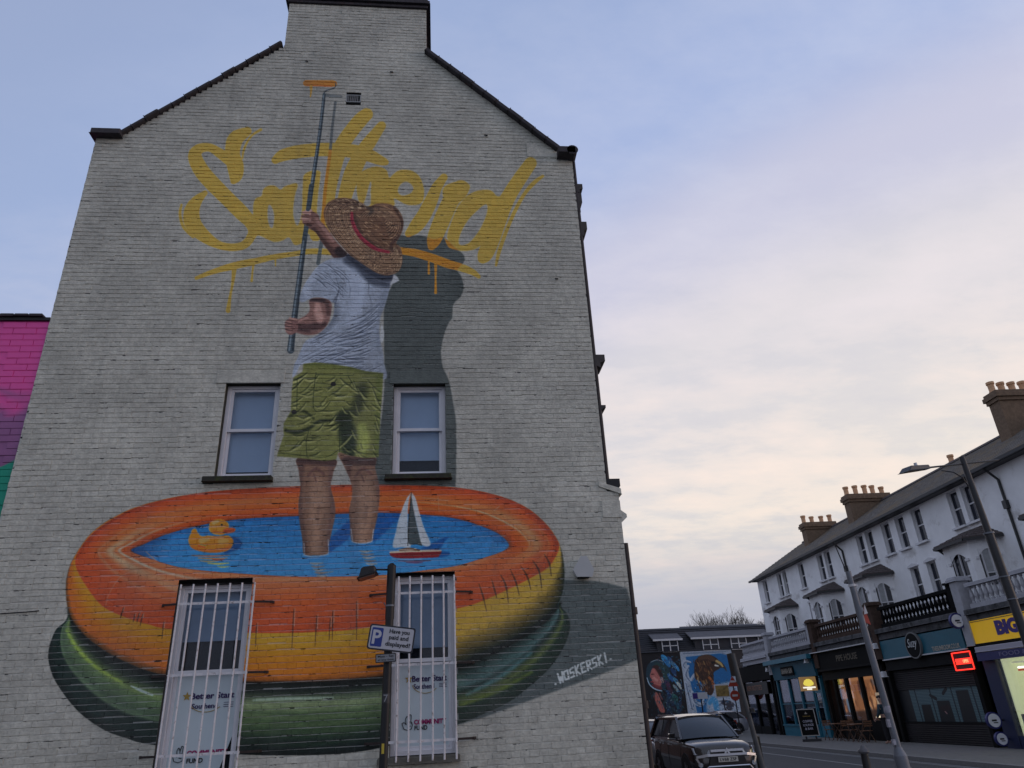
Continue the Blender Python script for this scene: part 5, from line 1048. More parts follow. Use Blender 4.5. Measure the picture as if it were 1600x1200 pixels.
# chimney stacks on the party walls
def stack(h, s, o0, o1, zt, pots, zp=.52, tw=.62, z0=10.0, extra=0):
    b = TB(); b.box(s - tw / 2, s + tw / 2, o0 + .12, o1 - .12, z0, zt - .45); c = b.build('chimney', M_chimb, h)
    b = TB(); b.box(s - tw / 2 - .06, s + tw / 2 + .06, o0 + .06, o1 - .06, zt - .45, zt - .3); b.box(s - tw / 2 - .13, s + tw / 2 + .13, o0 + .0, o1 - .0, zt - .298, zt - .12); b.box(s - tw / 2 - .08, s + tw / 2 + .08, o0 + .05, o1 - .05, zt - .118, zt); b.build('chimney_cap', M_chimb, c, bevel=.01)
    for k in range(pots):
        b = TB(); o_ = o0 + .25 + (o1 - o0 - .5) * k / max(pots - 1, 1); q = 0.0 if not extra or k % 2 else 0.0
        zp_ = zp; zp = zp_ * R_.uniform(.85, 1.1); b.lathe((s + R_.uniform(-.03, .03), o_ + R_.uniform(-.03, .03), zt - .02), [(.15, 0), (.15, .06), (.125, .1), (.13, zp - .12), (.16, zp - .1), (.16, zp), (.11, zp)], 10); b.build('chimney_pot', M_pot, c, smooth=True); zp = zp_
stack(houses[0], 45.1, 21.15, 23.4, 12.25, 4)
stack(houses[1], 38.8, 21.0, 23.6, 12.30, 5)
stack(houses[2], 32.6, 23.3, 25.2, 12.1, 3, zp=.45)
stack(houses[3], 26.4, 21.5, 24.2, 13.1, 6)
# lead flashing stepped down beside each stack and downpipes on the party walls
for hi, s in ((1, 38.8), (2, 32.6), (3, 25.1), (0, 45.2)):
    if hi in (1, 3):
        s_ = 37.65 if hi == 1 else 25.05; b = TB(); hh_ = houses[hi + 1] if hi == 1 else houses[4]
        b.tube((s_, UP - .38, EAVE - .1), (s_ - .1, UP - .05, EAVE - .55), .045); b.tube((s_ - .1, UP - .05, EAVE - .55), (s_ - .1, UP - .05, 5.0), .05); b.box(s_ - .2, s_ + .0, UP - .14, UP - .002, 7.9, 8.2); b.build('downpipe', M_gutter, hh_)
# ------------------------------------------------------------------ shopfronts
def parts_sign(parent, name, s0, s1, z0, z1, o, mt, th=.06):
    b = TB(); b.box(s0, s1, o - th, o, z0, z1); return b.build(name, mt, parent, bevel=.008)
def ttext(name, body, mt, parent, s, o, z, h, width=None, **k): return text(name, body, mt, parent, TW((s, o, z)), -SV, (0, 0, 1), h, width, **k)
FO = SHOP - .12     # face of the fascias
# A black barber front
A = houses[0]
parts_sign(A, 'fascia', 45.6, 51.0, 3.15, 4.05, FO + .03, M_blk)
sgn = parts_sign(A, 'sign_board', 46.2, 49.9, 2.35, 3.05, FO - .05, mat('dark_grey_sign', (.035, .035, .036), .6, var=(2, .2)))
ttext('lettering', "KEN RIOTTIE'S", mat('copper_lettering', (.22, .10, .06), .5), sgn, 48.4, FO - .115, 2.74, .30, 2.6, bold=.01)
b = TB(); b.box(45.4, 51.3, SHOP + .25, SHOP + .3, .0, 4.0); b.build('back_wall', M_dark, A)
b = TB(); b.box(47.3, 50.9, SHOP - .02, SHOP + .1, .12, .55); b.build('stall_riser', M_char, A)
for s in (50.8, 49.0, 47.3, 46.0, 45.5): b = TB(); b.box(s - .07, s + .07, SHOP - .04, SHOP + .12, .12, 3.15); b.build('mullion', M_char, A)
gA = TB(); gA.box(47.35, 50.8, SHOP + .03, SHOP + .05, .55, 3.1); gA.build('pane', M_glassd, A); gA = TB(); gA.box(45.55, 47.3, SHOP + .08, SHOP + .10, .12, 3.1); gA.build('door', M_glassd, A)
b = TB(); b.quad((49.2, SHOP + .12, .7), (50.5, SHOP + .12, .7), (50.5, SHOP + .12, 2.2), (49.2, SHOP + .12, 2.2)); b.build('poster', mat('faded_poster', (.20, .22, .27), .8, var=(1.6, .5)), A)
# B teal tanning salon
Bh = houses[1]
parts_sign(Bh, 'cornice_board', 39.1, 45.35, 3.86, 4.08, FO - .22, M_teal, .24)
fb = TB(); fb.hexa([(39.35, FO - .02, 3.02), (45.1, FO - .02, 3.02), (45.1, FO + .1, 3.02), (39.35, FO + .1, 3.02), (39.35, FO - .14, 3.84), (45.1, FO - .14, 3.84), (45.1, FO + .1, 3.84), (39.35, FO + .1, 3.84)]); fb = fb.build('fascia', M_teald, Bh)
nb_ = parts_sign(Bh, 'name_plate', 41.9, 43.6, 3.2, 3.66, FO - .10, M_blk, .05)
ttext('lettering', 'SAHARA SUN', M_cream, nb_, 42.75, FO - .156, 3.43, .27, 1.5, bold=.02)
for s in (45.05, 43.4, 41.9, 40.35, 39.3): b = TB(); b.box(s - .06, s + .06, SHOP - .06, SHOP + .10, .12, 3.0); b.build('mullion', M_teal, Bh)
b = TB(); b.box(40.4, 45.0, SHOP - .1, SHOP + .1, .12, .62); b.box(40.4, 45.0, SHOP - .16, SHOP + .1, .625, .70); b.build('stall_riser', M_teal, Bh)
b = TB(); b.box(40.35, 45.0, SHOP + .0, SHOP + .05, 1.72, 1.77); b.build('transom', M_teal, Bh)
b = TB(); b.box(40.3, 45.05, SHOP + .03, SHOP + .045, .70, 3.0); b.build('pane', M_glassd, Bh)
b = TB(); b.box(39.1, 45.4, SHOP + 1.2, SHOP + 1.3, 0, 4); b.box(39.1, 45.4, SHOP + .05, SHOP + 1.2, 3.3, 3.35); b.build('shop_interior', mat('dim_shop_interior', (.05, .05, .05), .9, var=(.9, .8)), Bh)
d_ = TB(); d_.box(39.42, 39.54, SHOP - .02, SHOP + .06, .14, 2.35); d_.box(40.16, 40.28, SHOP - .02, SHOP + .06, .14, 2.35); d_.box(39.54, 40.16, SHOP - .02, SHOP + .06, 2.2, 2.35); d_.box(39.54, 40.16, SHOP - .02, SHOP + .06, .14, .75); d_ = d_.build('door', M_teal, Bh)
b = TB(); b.box(39.54, 40.16, SHOP + .01, SHOP + .02, .75, 2.2); b.build('pane', M_glassd, d_); b = TB(); b.tube((40.1, SHOP - .06, 1.0), (40.1, SHOP - .06, 1.35), .015); b.build('handle', M_cream, d_)
b = TB()
for z in (2.0, 1.86, 1.74): b.box(39.62, 39.95, SHOP + .0, SHOP + .008, z, z + .05)
b.build('opening_hours_notice', M_cream, d_)
for s, z in ((45.2, 3.66), (39.6, 3.78)): b = TB(); b.hexa([(s - .09, FO - .4, z - .12), (s + .09, FO - .4, z - .12), (s + .09, FO - .2, z - .12), (s - .09, FO - .2, z - .12), (s - .07, FO - .36, z + .1), (s + .07, FO - .36, z + .1), (s + .07, FO - .2, z + .1), (s - .07, FO - .2, z + .1)]); b.build('alarm_box' if s > 42 else 'camera_box', M_trimw, Bh, bevel=.01)
# woman's face poster
pc_ = Canvas(0, 0, 100, 150, 3, (176, 160, 148))
pc_.poly([(38, -10), (0, 40), (0, 110), (30, 150), (60, 150), (100, 90), (100, 0)], (196, 178, 166)); pc_.poly([(-5, -5), (30, -5), (14, 40), (8, 100), (-5, 120)], (120, 82, 60)); pc_.stroke([(28, 34, 6), (42, 24, 8), (56, 30, 5)], (120, 84, 66)); pc_.stroke([(66, 28, 5), (80, 22, 8), (94, 28, 5)], (120, 84, 66))
for x in (44, 82): pc_.stroke([(x - 8, 46, 7), (x, 44, 10), (x + 8, 47, 6)], (40, 36, 40)); pc_.stroke([(x - 2, 54, 3), (x + 6, 54, 2)], (150, 110, 96))
pc_.stroke([(66, 50, 3), (70, 76, 6), (60, 84, 7), (72, 86, 5)], (140, 110, 98), .8, 2); pc_.poly([(50, 104), (62, 99), (70, 102), (80, 99), (90, 105), (72, 116)], (156, 66, 60)); pc_.poly([(0, 100), (30, 130), (50, 150), (0, 150)], (60, 56, 60), .9, 4); pc_.noise(.05, 6)
M_face = picture_mat('face_poster_print', to_image('face_poster', pc_.a, .9))
picture('poster', M_face, Bh, [TW((44.85, SHOP + .08, .85)), TW((43.65, SHOP + .08, .85)), TW((43.65, SHOP + .08, 2.25)), TW((44.85, SHOP + .08, 2.25))])
b = TB(); b.box(40.9, 41.7, SHOP + .06, SHOP + .07, 2.28, 2.44); b.build('window_notice', mat('white_notice', (.5, .5, .55), .7), Bh)
# lit hanging sign between the teal shop and the cafe
hs = tthing('hanging_sign', 'small lit projecting sign with yellow shell shape beside the teal shop', 'sign', 39.2, SHOP - .75, 2.35)
b = TB(); b.box(39.14, 39.28, SHOP - 1.15, SHOP - .30, 2.32, 2.98); b.build('box', mat('sign_box_brown', (.14, .09, .05), .5, emit=(.55, .32, .12), estr=.30), hs, bevel=.02)
b = TB(); b.tube((39.2, SHOP - .3, 2.9), (39.2, SHOP, 2.95), .02); b.build('bracket', M_iron, hs)
sh_ = []
for k in range(13): an = math.pi * k / 12; rr0 = .26 * (1 + .07 * (k % 2)); sh_.append((SHOP - .73 + rr0 * math.cos(an), 2.62 + rr0 * .95 * math.sin(an)))
sh_ += [(SHOP - .85, 2.53), (SHOP - .61, 2.53)]
b = TB(); b.prism(sh_[:13] + [(SHOP - .95, 2.58), (SHOP - .73, 2.52), (SHOP - .51, 2.58)], 'x', 39.125, 39.139); b.build('emblem', mat('lit_yellow', (.5, .42, .05), .5, emit=(.75, .62, .10), estr=.9), hs)
b = TB(); b.box(39.120, 39.139, SHOP - 1.05, SHOP - .40, 2.44, 2.51); b.box(39.12, 39.139, SHOP - .86, SHOP - .60, 2.36, 2.43); b.build('lit_text_bars', mat('lit_white', (.6, .6, .6), .5, emit=(1, .95, .8), estr=.9), hs)
# C the cafe
Ch = houses[2]
parts_sign(Ch, 'fascia', 32.95, 38.95, 3.25, 4.05, FO, M_blk)
b = TB(); b.box(32.9, 39.3, FO - .22, FO + .1, 4.06, 4.10); b.build('cornice_edge', M_trimw, Ch)
b = TB(); b.box(32.95, 38.95, FO - .10, FO + .1, 3.17, 3.245); b.build('lower_moulding', M_char, Ch)
ttext('lettering', 'PIPE HOUSE', mat('dull_gold_lettering', (.07, .055, .03), .4), Ch, 35.6, FO - .07, 3.66, .28, 2.1, bold=.01)
b = TB(); b.box(32.95, 38.9, SHOP - .04, SHOP + .12, 2.75, 3.17); b.build('shutter_box', M_char, Ch, bevel=.02)
b = TB(); b.box(32.8, 37.9, SHOP - .06, SHOP + .12, .12, .92); b.build('stall_riser', M_blk, Ch)
for s in (38.75, 37.75, 36.55, 35.1, 33.75, 33.0): b = TB(); b.box(s - .1, s + .1, SHOP - .06, SHOP + .1, .12, 2.75); b.build('mullion', M_blk, Ch)
ci = Canvas(0, 0, 200, 80, 4, (120, 74, 44))
for k in range(60):
    x, y = R_.uniform(0, 200), R_.uniform(5, 75); ci.stroke([(x, y, R_.uniform(3, 9)), (x + R_.uniform(-6, 6), y + R_.uniform(6, 26), R_.uniform(2, 9))], R_.choice([(60, 34, 22), (150, 96, 56), (40, 26, 20), (170, 120, 80), (90, 52, 32), (60, 60, 66)]), .7, 2.5)
ci.poly([(0, 66), (200, 60), (200, 80), (0, 80)], (30, 20, 16), .8, 4); ci.stroke([(0, 3, 8), (200, 3, 8)], (150, 100, 62), .7, 3); ci.stroke([(20, 46, 14), (21, 60, 12)], (70, 90, 110), .8, 3)
for k in range(9): ci.stroke([(10 + k * 22, 14, 1.2), (10 + k * 22, 60, 1.2)], (70, 44, 28), .6, 1)
M_cafe = picture_mat('cafe_back_wall', to_image('cafe_interior', ci.a, 1.0), .8, emit=1.5)
picture('lit_interior', M_cafe, Ch, [TW((38.85, SHOP + .7, .9)), TW((32.9, SHOP + .7, .9)), TW((32.9, SHOP + .7, 2.8)), TW((38.85, SHOP + .7, 2.8))])
b = TB(); b.box(32.8, 38.9, SHOP + 1.0, SHOP + 1.05, 0, 3.2); b.box(32.8, 38.9, SHOP + .12, SHOP + 1.0, 2.9, 2.95); b.box(32.75, 32.8, SHOP + .1, SHOP + 1.0, 0, 3.0); b.build('room', M_dark, Ch)
b = TB(); b.box(33.1, 37.7, SHOP + .02, SHOP + .03, .92, 2.75); b.build('pane', glass_mat('cafe_glass', refl=.02, top=.28), Ch)
b = TB(); b.lathe((33.55, SHOP + .35, 2.33), [(.01, 0), (.045, .03), (.05, .07), (.02, .12)], 8); b.build('lamp_bulb', mat('glowing_bulb', (.9, .6, .3), .4, emit=(1, .55, .18), estr=9), Ch); b = TB(); b.tube((33.55, SHOP + .35, 2.43), (33.55, SHOP + .35, 2.9), .01); b.build('lamp_flex', M_iron, Ch)
b = TB(); b.quad((33.45, SHOP - .07, 1.32), (33.95, SHOP - .07, 1.32), (33.95, SHOP - .07, 2.05), (33.45, SHOP - .07, 2.05)); pl = b.build('menu_poster', mat('cream_menu_paper', (.50, .38, .26), .7, emit=(.5, .36, .22), estr=.35), Ch, fix=False)
b = TB(); b.lathe((33.7, SHOP - .09, 1.78), [(.02, 0), (.1, .05), (.11, .1), (.04, .16)], 10); b.box(33.66, 33.74, SHOP - .085, SHOP - .074, 1.45, 1.75); b.build('menu_drawing', M_iron, pl)
b = TB(); b.lathe((33.6, SHOP - .2, 1.05), [(.22, 0), (.24, .04), (.20, .05), (.12, .07), (.10, .20), (.13, .24), (.06, .28)], 12); b.build('globe_light', mat('glowing_globe', (.8, .75, .6), .5, emit=(1, .85, .55), estr=.9), Ch, smooth=True)
# D the shuttered teal shop
Dh = houses[3]
parts_sign(Dh, 'fascia', 26.6, 32.45, 3.32, 4.05, FO, mat('teal_fascia_board', (.012, .115, .165), .5, var=(2, .1)))
b = TB(); b.box(26.6, 32.4, FO - .09, FO + .02, 3.27, 3.315); b.build('fascia_edge', M_trimw, Dh)
b = TB(); n = 32; b.prism([(29.7 + .52 * math.cos(2 * math.pi * k / n), 3.68 + .50 * math.sin(2 * math.pi * k / n)) for k in range(n)], 'y', FO - .16, FO - .062); ov = b.build('oval_sign', mat('oval_sign_rim', (.16, .16, .16), .5), Dh)
b = TB(); b.prism([(29.7 + .47 * math.cos(2 * math.pi * k / n), 3.68 + .45 * math.sin(2 * math.pi * k / n)) for k in range(n)], 'y', FO - .168, FO - .161); b.build('oval_face', M_blk, ov)
ttext('lettering', 'Suzy', M_wleter, ov, 29.7, FO - .172, 3.72, .42, .68, bold=-.004, shear=.35)
ttext('lettering', 'THESUNROOM.CO.UK', M_cream, Dh, 27.75, FO - .065, 3.44, .17, 1.75, bold=.02)
b = TB(); b.box(26.6, 32.5, SHOP - .08, SHOP + .1, 2.86, 3.26); b.build('shutter_box', M_char, Dh, bevel=.02)
slm = {}
M_shut = mat('dark_shutter_slat', (.018, .015, .016), .6, spec=.25, var=(5, .25))
shut = TB(); shut.box(26.55, 32.5, SHOP + .10, SHOP + .12, 0, 2.9); shut = shut.build('roller_shutter', M_shut, Dh)
def slat(s0, s1, z, hgt, mt, par, nm='slat'): b = TB(); b.hexa([(s0, SHOP + .04, z + .01), (s1, SHOP + .04, z + .01), (s1, SHOP + .09, z), (s0, SHOP + .09, z), (s0, SHOP + .05, z + hgt - .012), (s1, SHOP + .05, z + hgt - .012), (s1, SHOP + .09, z + hgt), (s0, SHOP + .09, z + hgt)]); return b.build(nm, mt, par)
for z in np.arange(2.08, 2.86, .075): slat(26.75, 32.3, float(z), .075, M_shut, shut)
for z in np.arange(.14, .86, .075): slat(26.75, 32.3, float(z), .075, M_shut, shut)
gi = Canvas(0, 0, 240, 60, 5, (44, 70, 78))
for r_i in range(24):
    for c_i in range(72):
        x = c_i * 3.4 + (1.7 if r_i % 2 else 0); y = r_i * 2.6; gi.poly([(x, y), (x + 2.6, y), (x + 2.6, y + 1.6), (x, y + 1.6)], (118, 146, 150), .75, .4, smooth=False)
for (x0, y0, x1, y1) in ((0, 0, 36, 60), (64, 28, 92, 60), (112, 22, 148, 60), (172, 6, 204, 60)): gi.poly([(x0, y0), (x1, y0), (x1 + 2, y1), (x0 - 2, y1)], (12, 16, 20), .96, 1, smooth=False)
for x in (54, 100, 160, 214): gi.stroke([(x, 0, 3), (x + 2, 60, 3)], (14, 22, 26), .9, .8)
gi.stroke([(98, 12, 5), (112, 18, 7)], (12, 16, 20)); gi.stroke([(136, 10, 6), (148, 2, 6)], (12, 16, 20)); gi.stroke([(128, 40, 3), (132, 44, 3)], (150, 110, 110)); gi.stroke([(122, 36, 9), (140, 34, 10)], (30, 12, 18))
picture('see_through_grille', picture_mat('shutter_window_view', to_image('shutter_view', gi.a, 1.1), .5), Dh, [TW((32.3, SHOP + .085, .86)), TW((26.75, SHOP + .085, .86)), TW((26.75, SHOP + .085, 2.08)), TW((32.3, SHOP + .085, 2.08))])
b = TB(); b.box(26.7, 32.35, SHOP + .02, SHOP + .1, .86, .9); b.build('shutter_rail', M_char, Dh)
for s in (32.45, 26.65): b = TB(); b.box(s - .1, s + .1, SHOP - .1, SHOP + .14, .12, 2.86); b.build('pilaster', M_blk, Dh)
for s, z in ((32.5, 3.9), (32.35, 2.75)): b = TB(); b.box(s - .1, s + .1, FO - .3, FO - .1, z - .12, z + .1); b.build('alarm_box', M_trimw, Dh, bevel=.03)
M_red = mat('red_neon', (.5, .02, .01), .5, emit=(1.0, .035, .02), estr=1.6)
ns = tthing('neon_sign', 'red glowing window sign under the teal fascia beside the yellow shop', 'sign', 27.0, SHOP - .2, 2.6)
b = TB(); b.box(26.45, 27.55, SHOP - .14, SHOP - .10, 2.60, 3.22); b.build('backing', mat('neon_backing', (.05, .008, .008), .6), ns)
b = TB()
for (p, q) in (((26.47, 2.62), (27.53, 2.62)), ((27.53, 2.62), (27.53, 3.2)), ((27.53, 3.2), (26.47, 3.2)), ((26.47, 3.2), (26.47, 2.62))): b.tube((p[0], SHOP - .17, p[1]), (q[0], SHOP - .17, q[1]), .022, n=8)
b.build('neon_tube', M_red, ns)
b = TB(); b.box(26.56, 27.44, SHOP - .16, SHOP - .145, 2.80, 3.0); b.build('lit_band', M_red, ns)
ttext('lettering', 'OPEN', mat('neon_text', (.7, .3, .1), .5, emit=(1, .45, .2), estr=1.3), ns, 26.85, SHOP - .165, 2.9, .11, .3)
# round projecting signs
M_blue = mat('blue_sign_rim', (.02, .025, .14), .5); M_roundw = mat('round_sign_white', (.72, .74, .78), .5, var=(3, .15))
def disc(s, o, z, r, label):
    t = tthing('round_sign', label, 'sign', s, o, z)
    b = TB(); n = 20; b.prism([(o + r * math.cos(2 * math.pi * k / n), z + r * math.sin(2 * math.pi * k / n)) for k in range(n)], 'x', s - .05, s + .05); b.build('rim', M_blue, t)
    b = TB(); b.prism([(o + r * .8 * math.cos(2 * math.pi * k / n), z + r * .8 * math.sin(2 * math.pi * k / n)) for k in range(n)], 'x', s - .058, s - .051); b.build('face', M_roundw, t)
    b = TB(); b.box(s - .062, s - .0585, o - r * .35, o + r * .3, z - r * .1, z + r * .12); b.box(s - .062, s - .0585, o - r * .2, o + r * .4, z - r * .32, z - r * .2); b.build('print', M_gutter, t)
    b = TB(); b.tube((s, o + r * .9, z), (s, SHOP - .0, z), .025, n=8); b.build('bracket', M_iron, t)
disc(26.3, SHOP - .42, 4.22, .27, 'white round projecting sign at the top of the pier between teal and yellow fascias')
disc(25.9, SHOP - .42, .98, .26, 'upper of two round signs low on the blue shop pillar')
disc(25.9, SHOP - .34, .42, .22, 'lower of two round signs low on the blue shop pillar')
# E the yellow shop
Eh = houses[4]
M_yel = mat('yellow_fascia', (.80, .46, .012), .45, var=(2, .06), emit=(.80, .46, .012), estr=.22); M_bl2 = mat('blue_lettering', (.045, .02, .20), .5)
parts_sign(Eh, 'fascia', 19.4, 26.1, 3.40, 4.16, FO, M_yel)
ttext('lettering', 'BIG', M_bl2, Eh, 24.15, FO - .065, 3.80, .47, 1.12, bold=.06, ext=.012)
b = TB(); b.box(19.4, 26.1, FO - .1, FO + .1, 3.30, 3.395); b.build('fascia_black_strip', M_blk, Eh)  # solid black strip between fascia and awning rail
b = TB(); b.box(19.4, 26.0, FO - .16, FO + .1, 3.12, 3.29); b.build('awning_rail', mat('pale_awning', (.40, .38, .44), .6), Eh, bevel=.02); b = TB(); b.box(19.4, 26.0, FO - .16, FO + .1, 2.84, 3.10); aw = b.build('awning_valance', mat('blue_valance', (.03, .03, .12), .6), Eh, bevel=.01)
ttext('lettering', 'FOOD & MORE', mat('pale_violet', (.2, .18, .3), .6), aw, 23.6, FO - .165, 2.98, .13, 2.4)
b = TB(); b.box(25.45, 26.1, SHOP - .06, SHOP + .1, .12, 2.84); b.build('blue_pillar', mat('dark_blue_paint', (.012, .02, .07), .5), Eh)
M_lit = mat('lit_cream_interior', (.7, .72, .45), .8, emit=(.80, .80, .45), estr=.85, var=(.8, .2)); b = TB(); b.box(19.3, 25.5, SHOP + 1.6, SHOP + 1.65, .1, 3.0); b.box(25.35, 25.40, SHOP + .12, SHOP + 1.6, .1, 2.9); b.build('interior_wall', M_lit, Eh)
b = TB(); b.box(19.3, 25.3, SHOP + .4, SHOP + 1.3, 2.70, 2.75); b.build('ceiling_panel', mat('lit_ceiling', (.7, .7, .6), .8, emit=(.9, .85, .6), estr=.6), Eh)
b = TB(); b.tube((24.9, SHOP + .3, 2.55), (20.5, SHOP + .3, 2.55), .03); b.build('tube_light', mat('fluorescent_tube', (.9, .9, .9), .5, emit=(1, .93, .75), estr=4), Eh); b = TB(); b.box(20.5, 24.9, SHOP + .26, SHOP + .34, 2.44, 2.50); b.build('red_strip', mat('red_strip_light', (.6, .1, .05), .5, emit=(1, .15, .08), estr=.7), Eh)
b = TB()
for z in (.5, .95, 1.4, 1.85): b.box(19.4, 24.6, SHOP + .9, SHOP + 1.3, z, z + .04)
for k in range(90): s = R_.uniform(19.5, 24.4); z = R_.choice((.54, .99, 1.44)); b.box(s, s + .1, SHOP + .95, SHOP + 1.1, z, z + R_.uniform(.15, .34))
o = b.build('stocked_shelves', mat('shelf_goods', (.16, .2, .18), .6, var=(5, .9)), Eh); o['kind'] = 'stuff'
b = TB(); b.box(19.4, 25.4, SHOP + .0, SHOP + .02, .5, 2.84); b.build('pane', M_glass, Eh); b = TB(); b.box(19.4, 25.4, SHOP - .05, SHOP + .1, .12, .5); b.build('stall_riser', bpy.data.materials['dark_blue_paint'], Eh)
b = TB(); b.box(22.5, 25.1, SHOP + .03, SHOP + .04, .55, 1.15); b.build('window_poster', mat('pink_poster', (.42, .30, .30), .7, stain=((.35, .02, .03), 3, .55)), Eh)
# ------------------------------------------------------------------ the building at the far end with two wall paintings
def Yw(x, y, fwd): r = ray(x, y); t = fwd / r[1]; P = CAM + r * t; return float(P[0]), float(P[2])
FD = 68.0; yF = FD + CAM[1]
q = lambda px, py, d=0.0: Yw(px, py, FD + d)
fb_ = thing('mansard_building', 'dark slate mansard building closing the street with two painted murals on its wall', 'building', (q(1090, 1100)[0], yF + 4, 0))
xl, xr2 = q(1003, 1060)[0] - 3.0, q(1230, 1060)[0]; zm_ = q(1070, 1018)[1]; zr_ = q(1090, 983, 3.2)[1]
M_slF = mat('dark_slate_hanging', (.030, .031, .038), .75, var=(2, .25), bump=(6, .5)); M_bkF = mat('sooty_wall', (.045, .04, .04), .9, var=(1, .3)); M_rfF = mat('grey_flat_roof_edge', (.09, .09, .10), .8, var=(2, .2))
b = MB(); b.box(xl, xr2 + 4, yF, yF + 10, -.01, zm_); b.build('wall', M_bkF, fb_)
b = MB(); nn_ = 12
for k in range(nn_):
    t0, t1 = k / nn_, (k + 1) / nn_; y0_, y1_ = yF - .12 + 1.6 * t0, yF - .12 + 1.6 * t1; a_, c_ = zm_ + .02 + (zr_ - zm_) * t0, zm_ + .02 + (zr_ - zm_) * t1; b.hexa([(xl, y0_, a_), (xr2 + 4, y0_, a_), (xr2 + 4, y1_ + .1, c_), (xl, y1_ + .1, c_), (xl, y0_ - .03, a_ + .02), (xr2 + 4, y0_ - .03, a_ + .02), (xr2 + 4, y1_ + .05, c_ + .01), (xl, y1_ + .05, c_ + .01)])
b.box(xl, xr2 + 4, yF + 1.6, yF + 9, zm_ + .1, zr_); b.build('mansard_slates', M_slF, fb_)
for (pa, pb, pt, pr) in (((1020, 1001), (1066, 999), 984, 1), ((1079, 998), (1205, 993), 980, 4)):
    x0, z0 = Yw(pa[0], pa[1], FD - .2); x1, _z = Yw(pb[0], pb[1], FD - .2); zt = Yw(pa[0], pt, FD + 2.5)[1]
    b = MB(); b.hexa([(x0, yF - .25, z0), (x1, yF - .25, z0), (x1, yF + 2.6, zt), (x0, yF + 2.6, zt), (x0, yF - .25, z0 + .1), (x1, yF - .25, z0 + .1), (x1, yF + 2.6, zt + .1), (x0, yF + 2.6, zt + .1)]); b.build('dormer_roof', M_rfF, fb_)
    b = MB(); b.box(x0, x1, yF - .30, yF - .255, z0 - .06, z0 + .1); b.build('fascia_board', M_trimw, fb_)
    b = MB(); b.box(x0 + .4, x1 - .4, yF + .0, yF + 2.0, zm_ + .05, z0 - .02); b.build('dormer_cheek', M_slF, fb_)
for (cx, cy) in ((1047, 1009), (1110.5, 1007), (1154.5, 1005), (1197, 1000)):
    x, z = Yw(cx, cy, FD - .05); hw, hh = .76, .55; b = MB(); y_ = yF - .08
    for (a, c, e, g) in ((x - hw, x + hw, z + hh - .07, z + hh), (x - hw, x + hw, z - hh, z - hh + .07), (x - hw, x - hw + .07, z - hh + .07, z + hh - .07), (x + hw - .07, x + hw, z - hh + .07, z + hh - .07), (x - .045, x + .045, z - hh + .07, z + hh - .07)): b.box(a, c, y_, y_ + .07, e, g)
    b.box(x - hw + .07, x - .05, y_ + .004, y_ + .06, z - .035, z + .03); b.box(x + .05, x + hw - .07, y_ + .004, y_ + .06, z - .035, z + .03)
    w = b.build('window', M_trimw, fb_); b = MB(); b.box(x - hw + .05, x + hw - .05, y_ + .05, y_ + .06, z - hh + .05, z + hh - .05); b.build('pane', M_pane, w)
# left painting: face behind a bubble helmet among blue and rose shapes on black
ca = Canvas(0, 0, 160, 130, 4, (14, 14, 20)); K = crop(0, 0, 1)
ca = Canvas(0, 0, 64, 92, 8, (16, 16, 22))
for k in range(26): ca.stroke([(R_.uniform(16, 62), R_.uniform(44, 90), R_.uniform(2, 5)), (R_.uniform(20, 60), R_.uniform(50, 90), R_.uniform(1, 4))], R_.choice([(18, 40, 66), (24, 52, 90), (16, 30, 40), (30, 70, 76)]), .6, 2)
ca.poly([(6, 34), (10, 18), (22, 10), (36, 12), (45, 24), (44, 40), (34, 52), (20, 54), (10, 48)], (24, 52, 66)); ca.poly([(22, 14), (36, 16), (42, 28), (38, 40), (30, 30), (24, 22)], (34, 62, 58), .9, 3)
ca.poly([(14, 28), (18, 22), (24, 24), (28, 32), (30, 42), (26, 50), (20, 50), (16, 44), (14, 38), (12, 34)], (172, 96, 88)); ca.poly([(17, 20), (26, 18), (32, 28), (33, 44), (28, 36), (22, 24)], (58, 28, 26), .95, 1.5); ca.stroke([(15, 31, 1.6), (19, 31, 1)], (50, 26, 28)); ca.stroke([(13, 42, 2.4), (17, 43, 1.4)], (140, 44, 50)); ca.stroke([(16, 48, 6), (26, 52, 6)], (120, 40, 44), .8, 2); ca.stroke([(18, 36, 4), (22, 40, 4)], (206, 140, 128), .8, 2)
ca.stroke([(7, 36, 1.4), (10, 46, 1.6), (18, 53, 1.8), (28, 56, 1.4)], (150, 180, 200)); ca.stroke([(16, 13, .8), (26, 10, 1), (36, 13, .8)], (130, 150, 160)); ca.stroke([(30, 38, 5), (31, 43, 4)], (150, 130, 130), .9, 1)
for (x, y, w, c) in ((38, 8, 9, (40, 140, 196)), (42, 14, 8, (30, 110, 170)), (47, 10, 6, (24, 70, 120)), (52, 18, 7, (60, 110, 140)), (56, 22, 5, (40, 130, 190)), (50, 28, 7, (20, 60, 110)), (44, 36, 7, (30, 90, 150)), (52, 42, 6, (60, 140, 180)), (56, 48, 5, (170, 180, 170)), (50, 52, 5, (120, 140, 140)), (38, 46, 7, (70, 40, 70)), (40, 54, 6, (60, 34, 54)), (47, 66, 8, (24, 90, 86)), (48, 76, 6, (20, 76, 96)), (38, 60, 5, (20, 40, 80))): ca.stroke([(x - 2, y - 3, w * .6), (x + 1, y + 1, w), (x + 3, y + 6, w * .5)], c, .95, .8)
ca.poly([(14, 62), (20, 58), (26, 74), (29, 86), (22, 86), (17, 74)], (160, 86, 76)); ca.stroke([(24, 60, 3), (27, 68, 2)], (120, 60, 56)); 
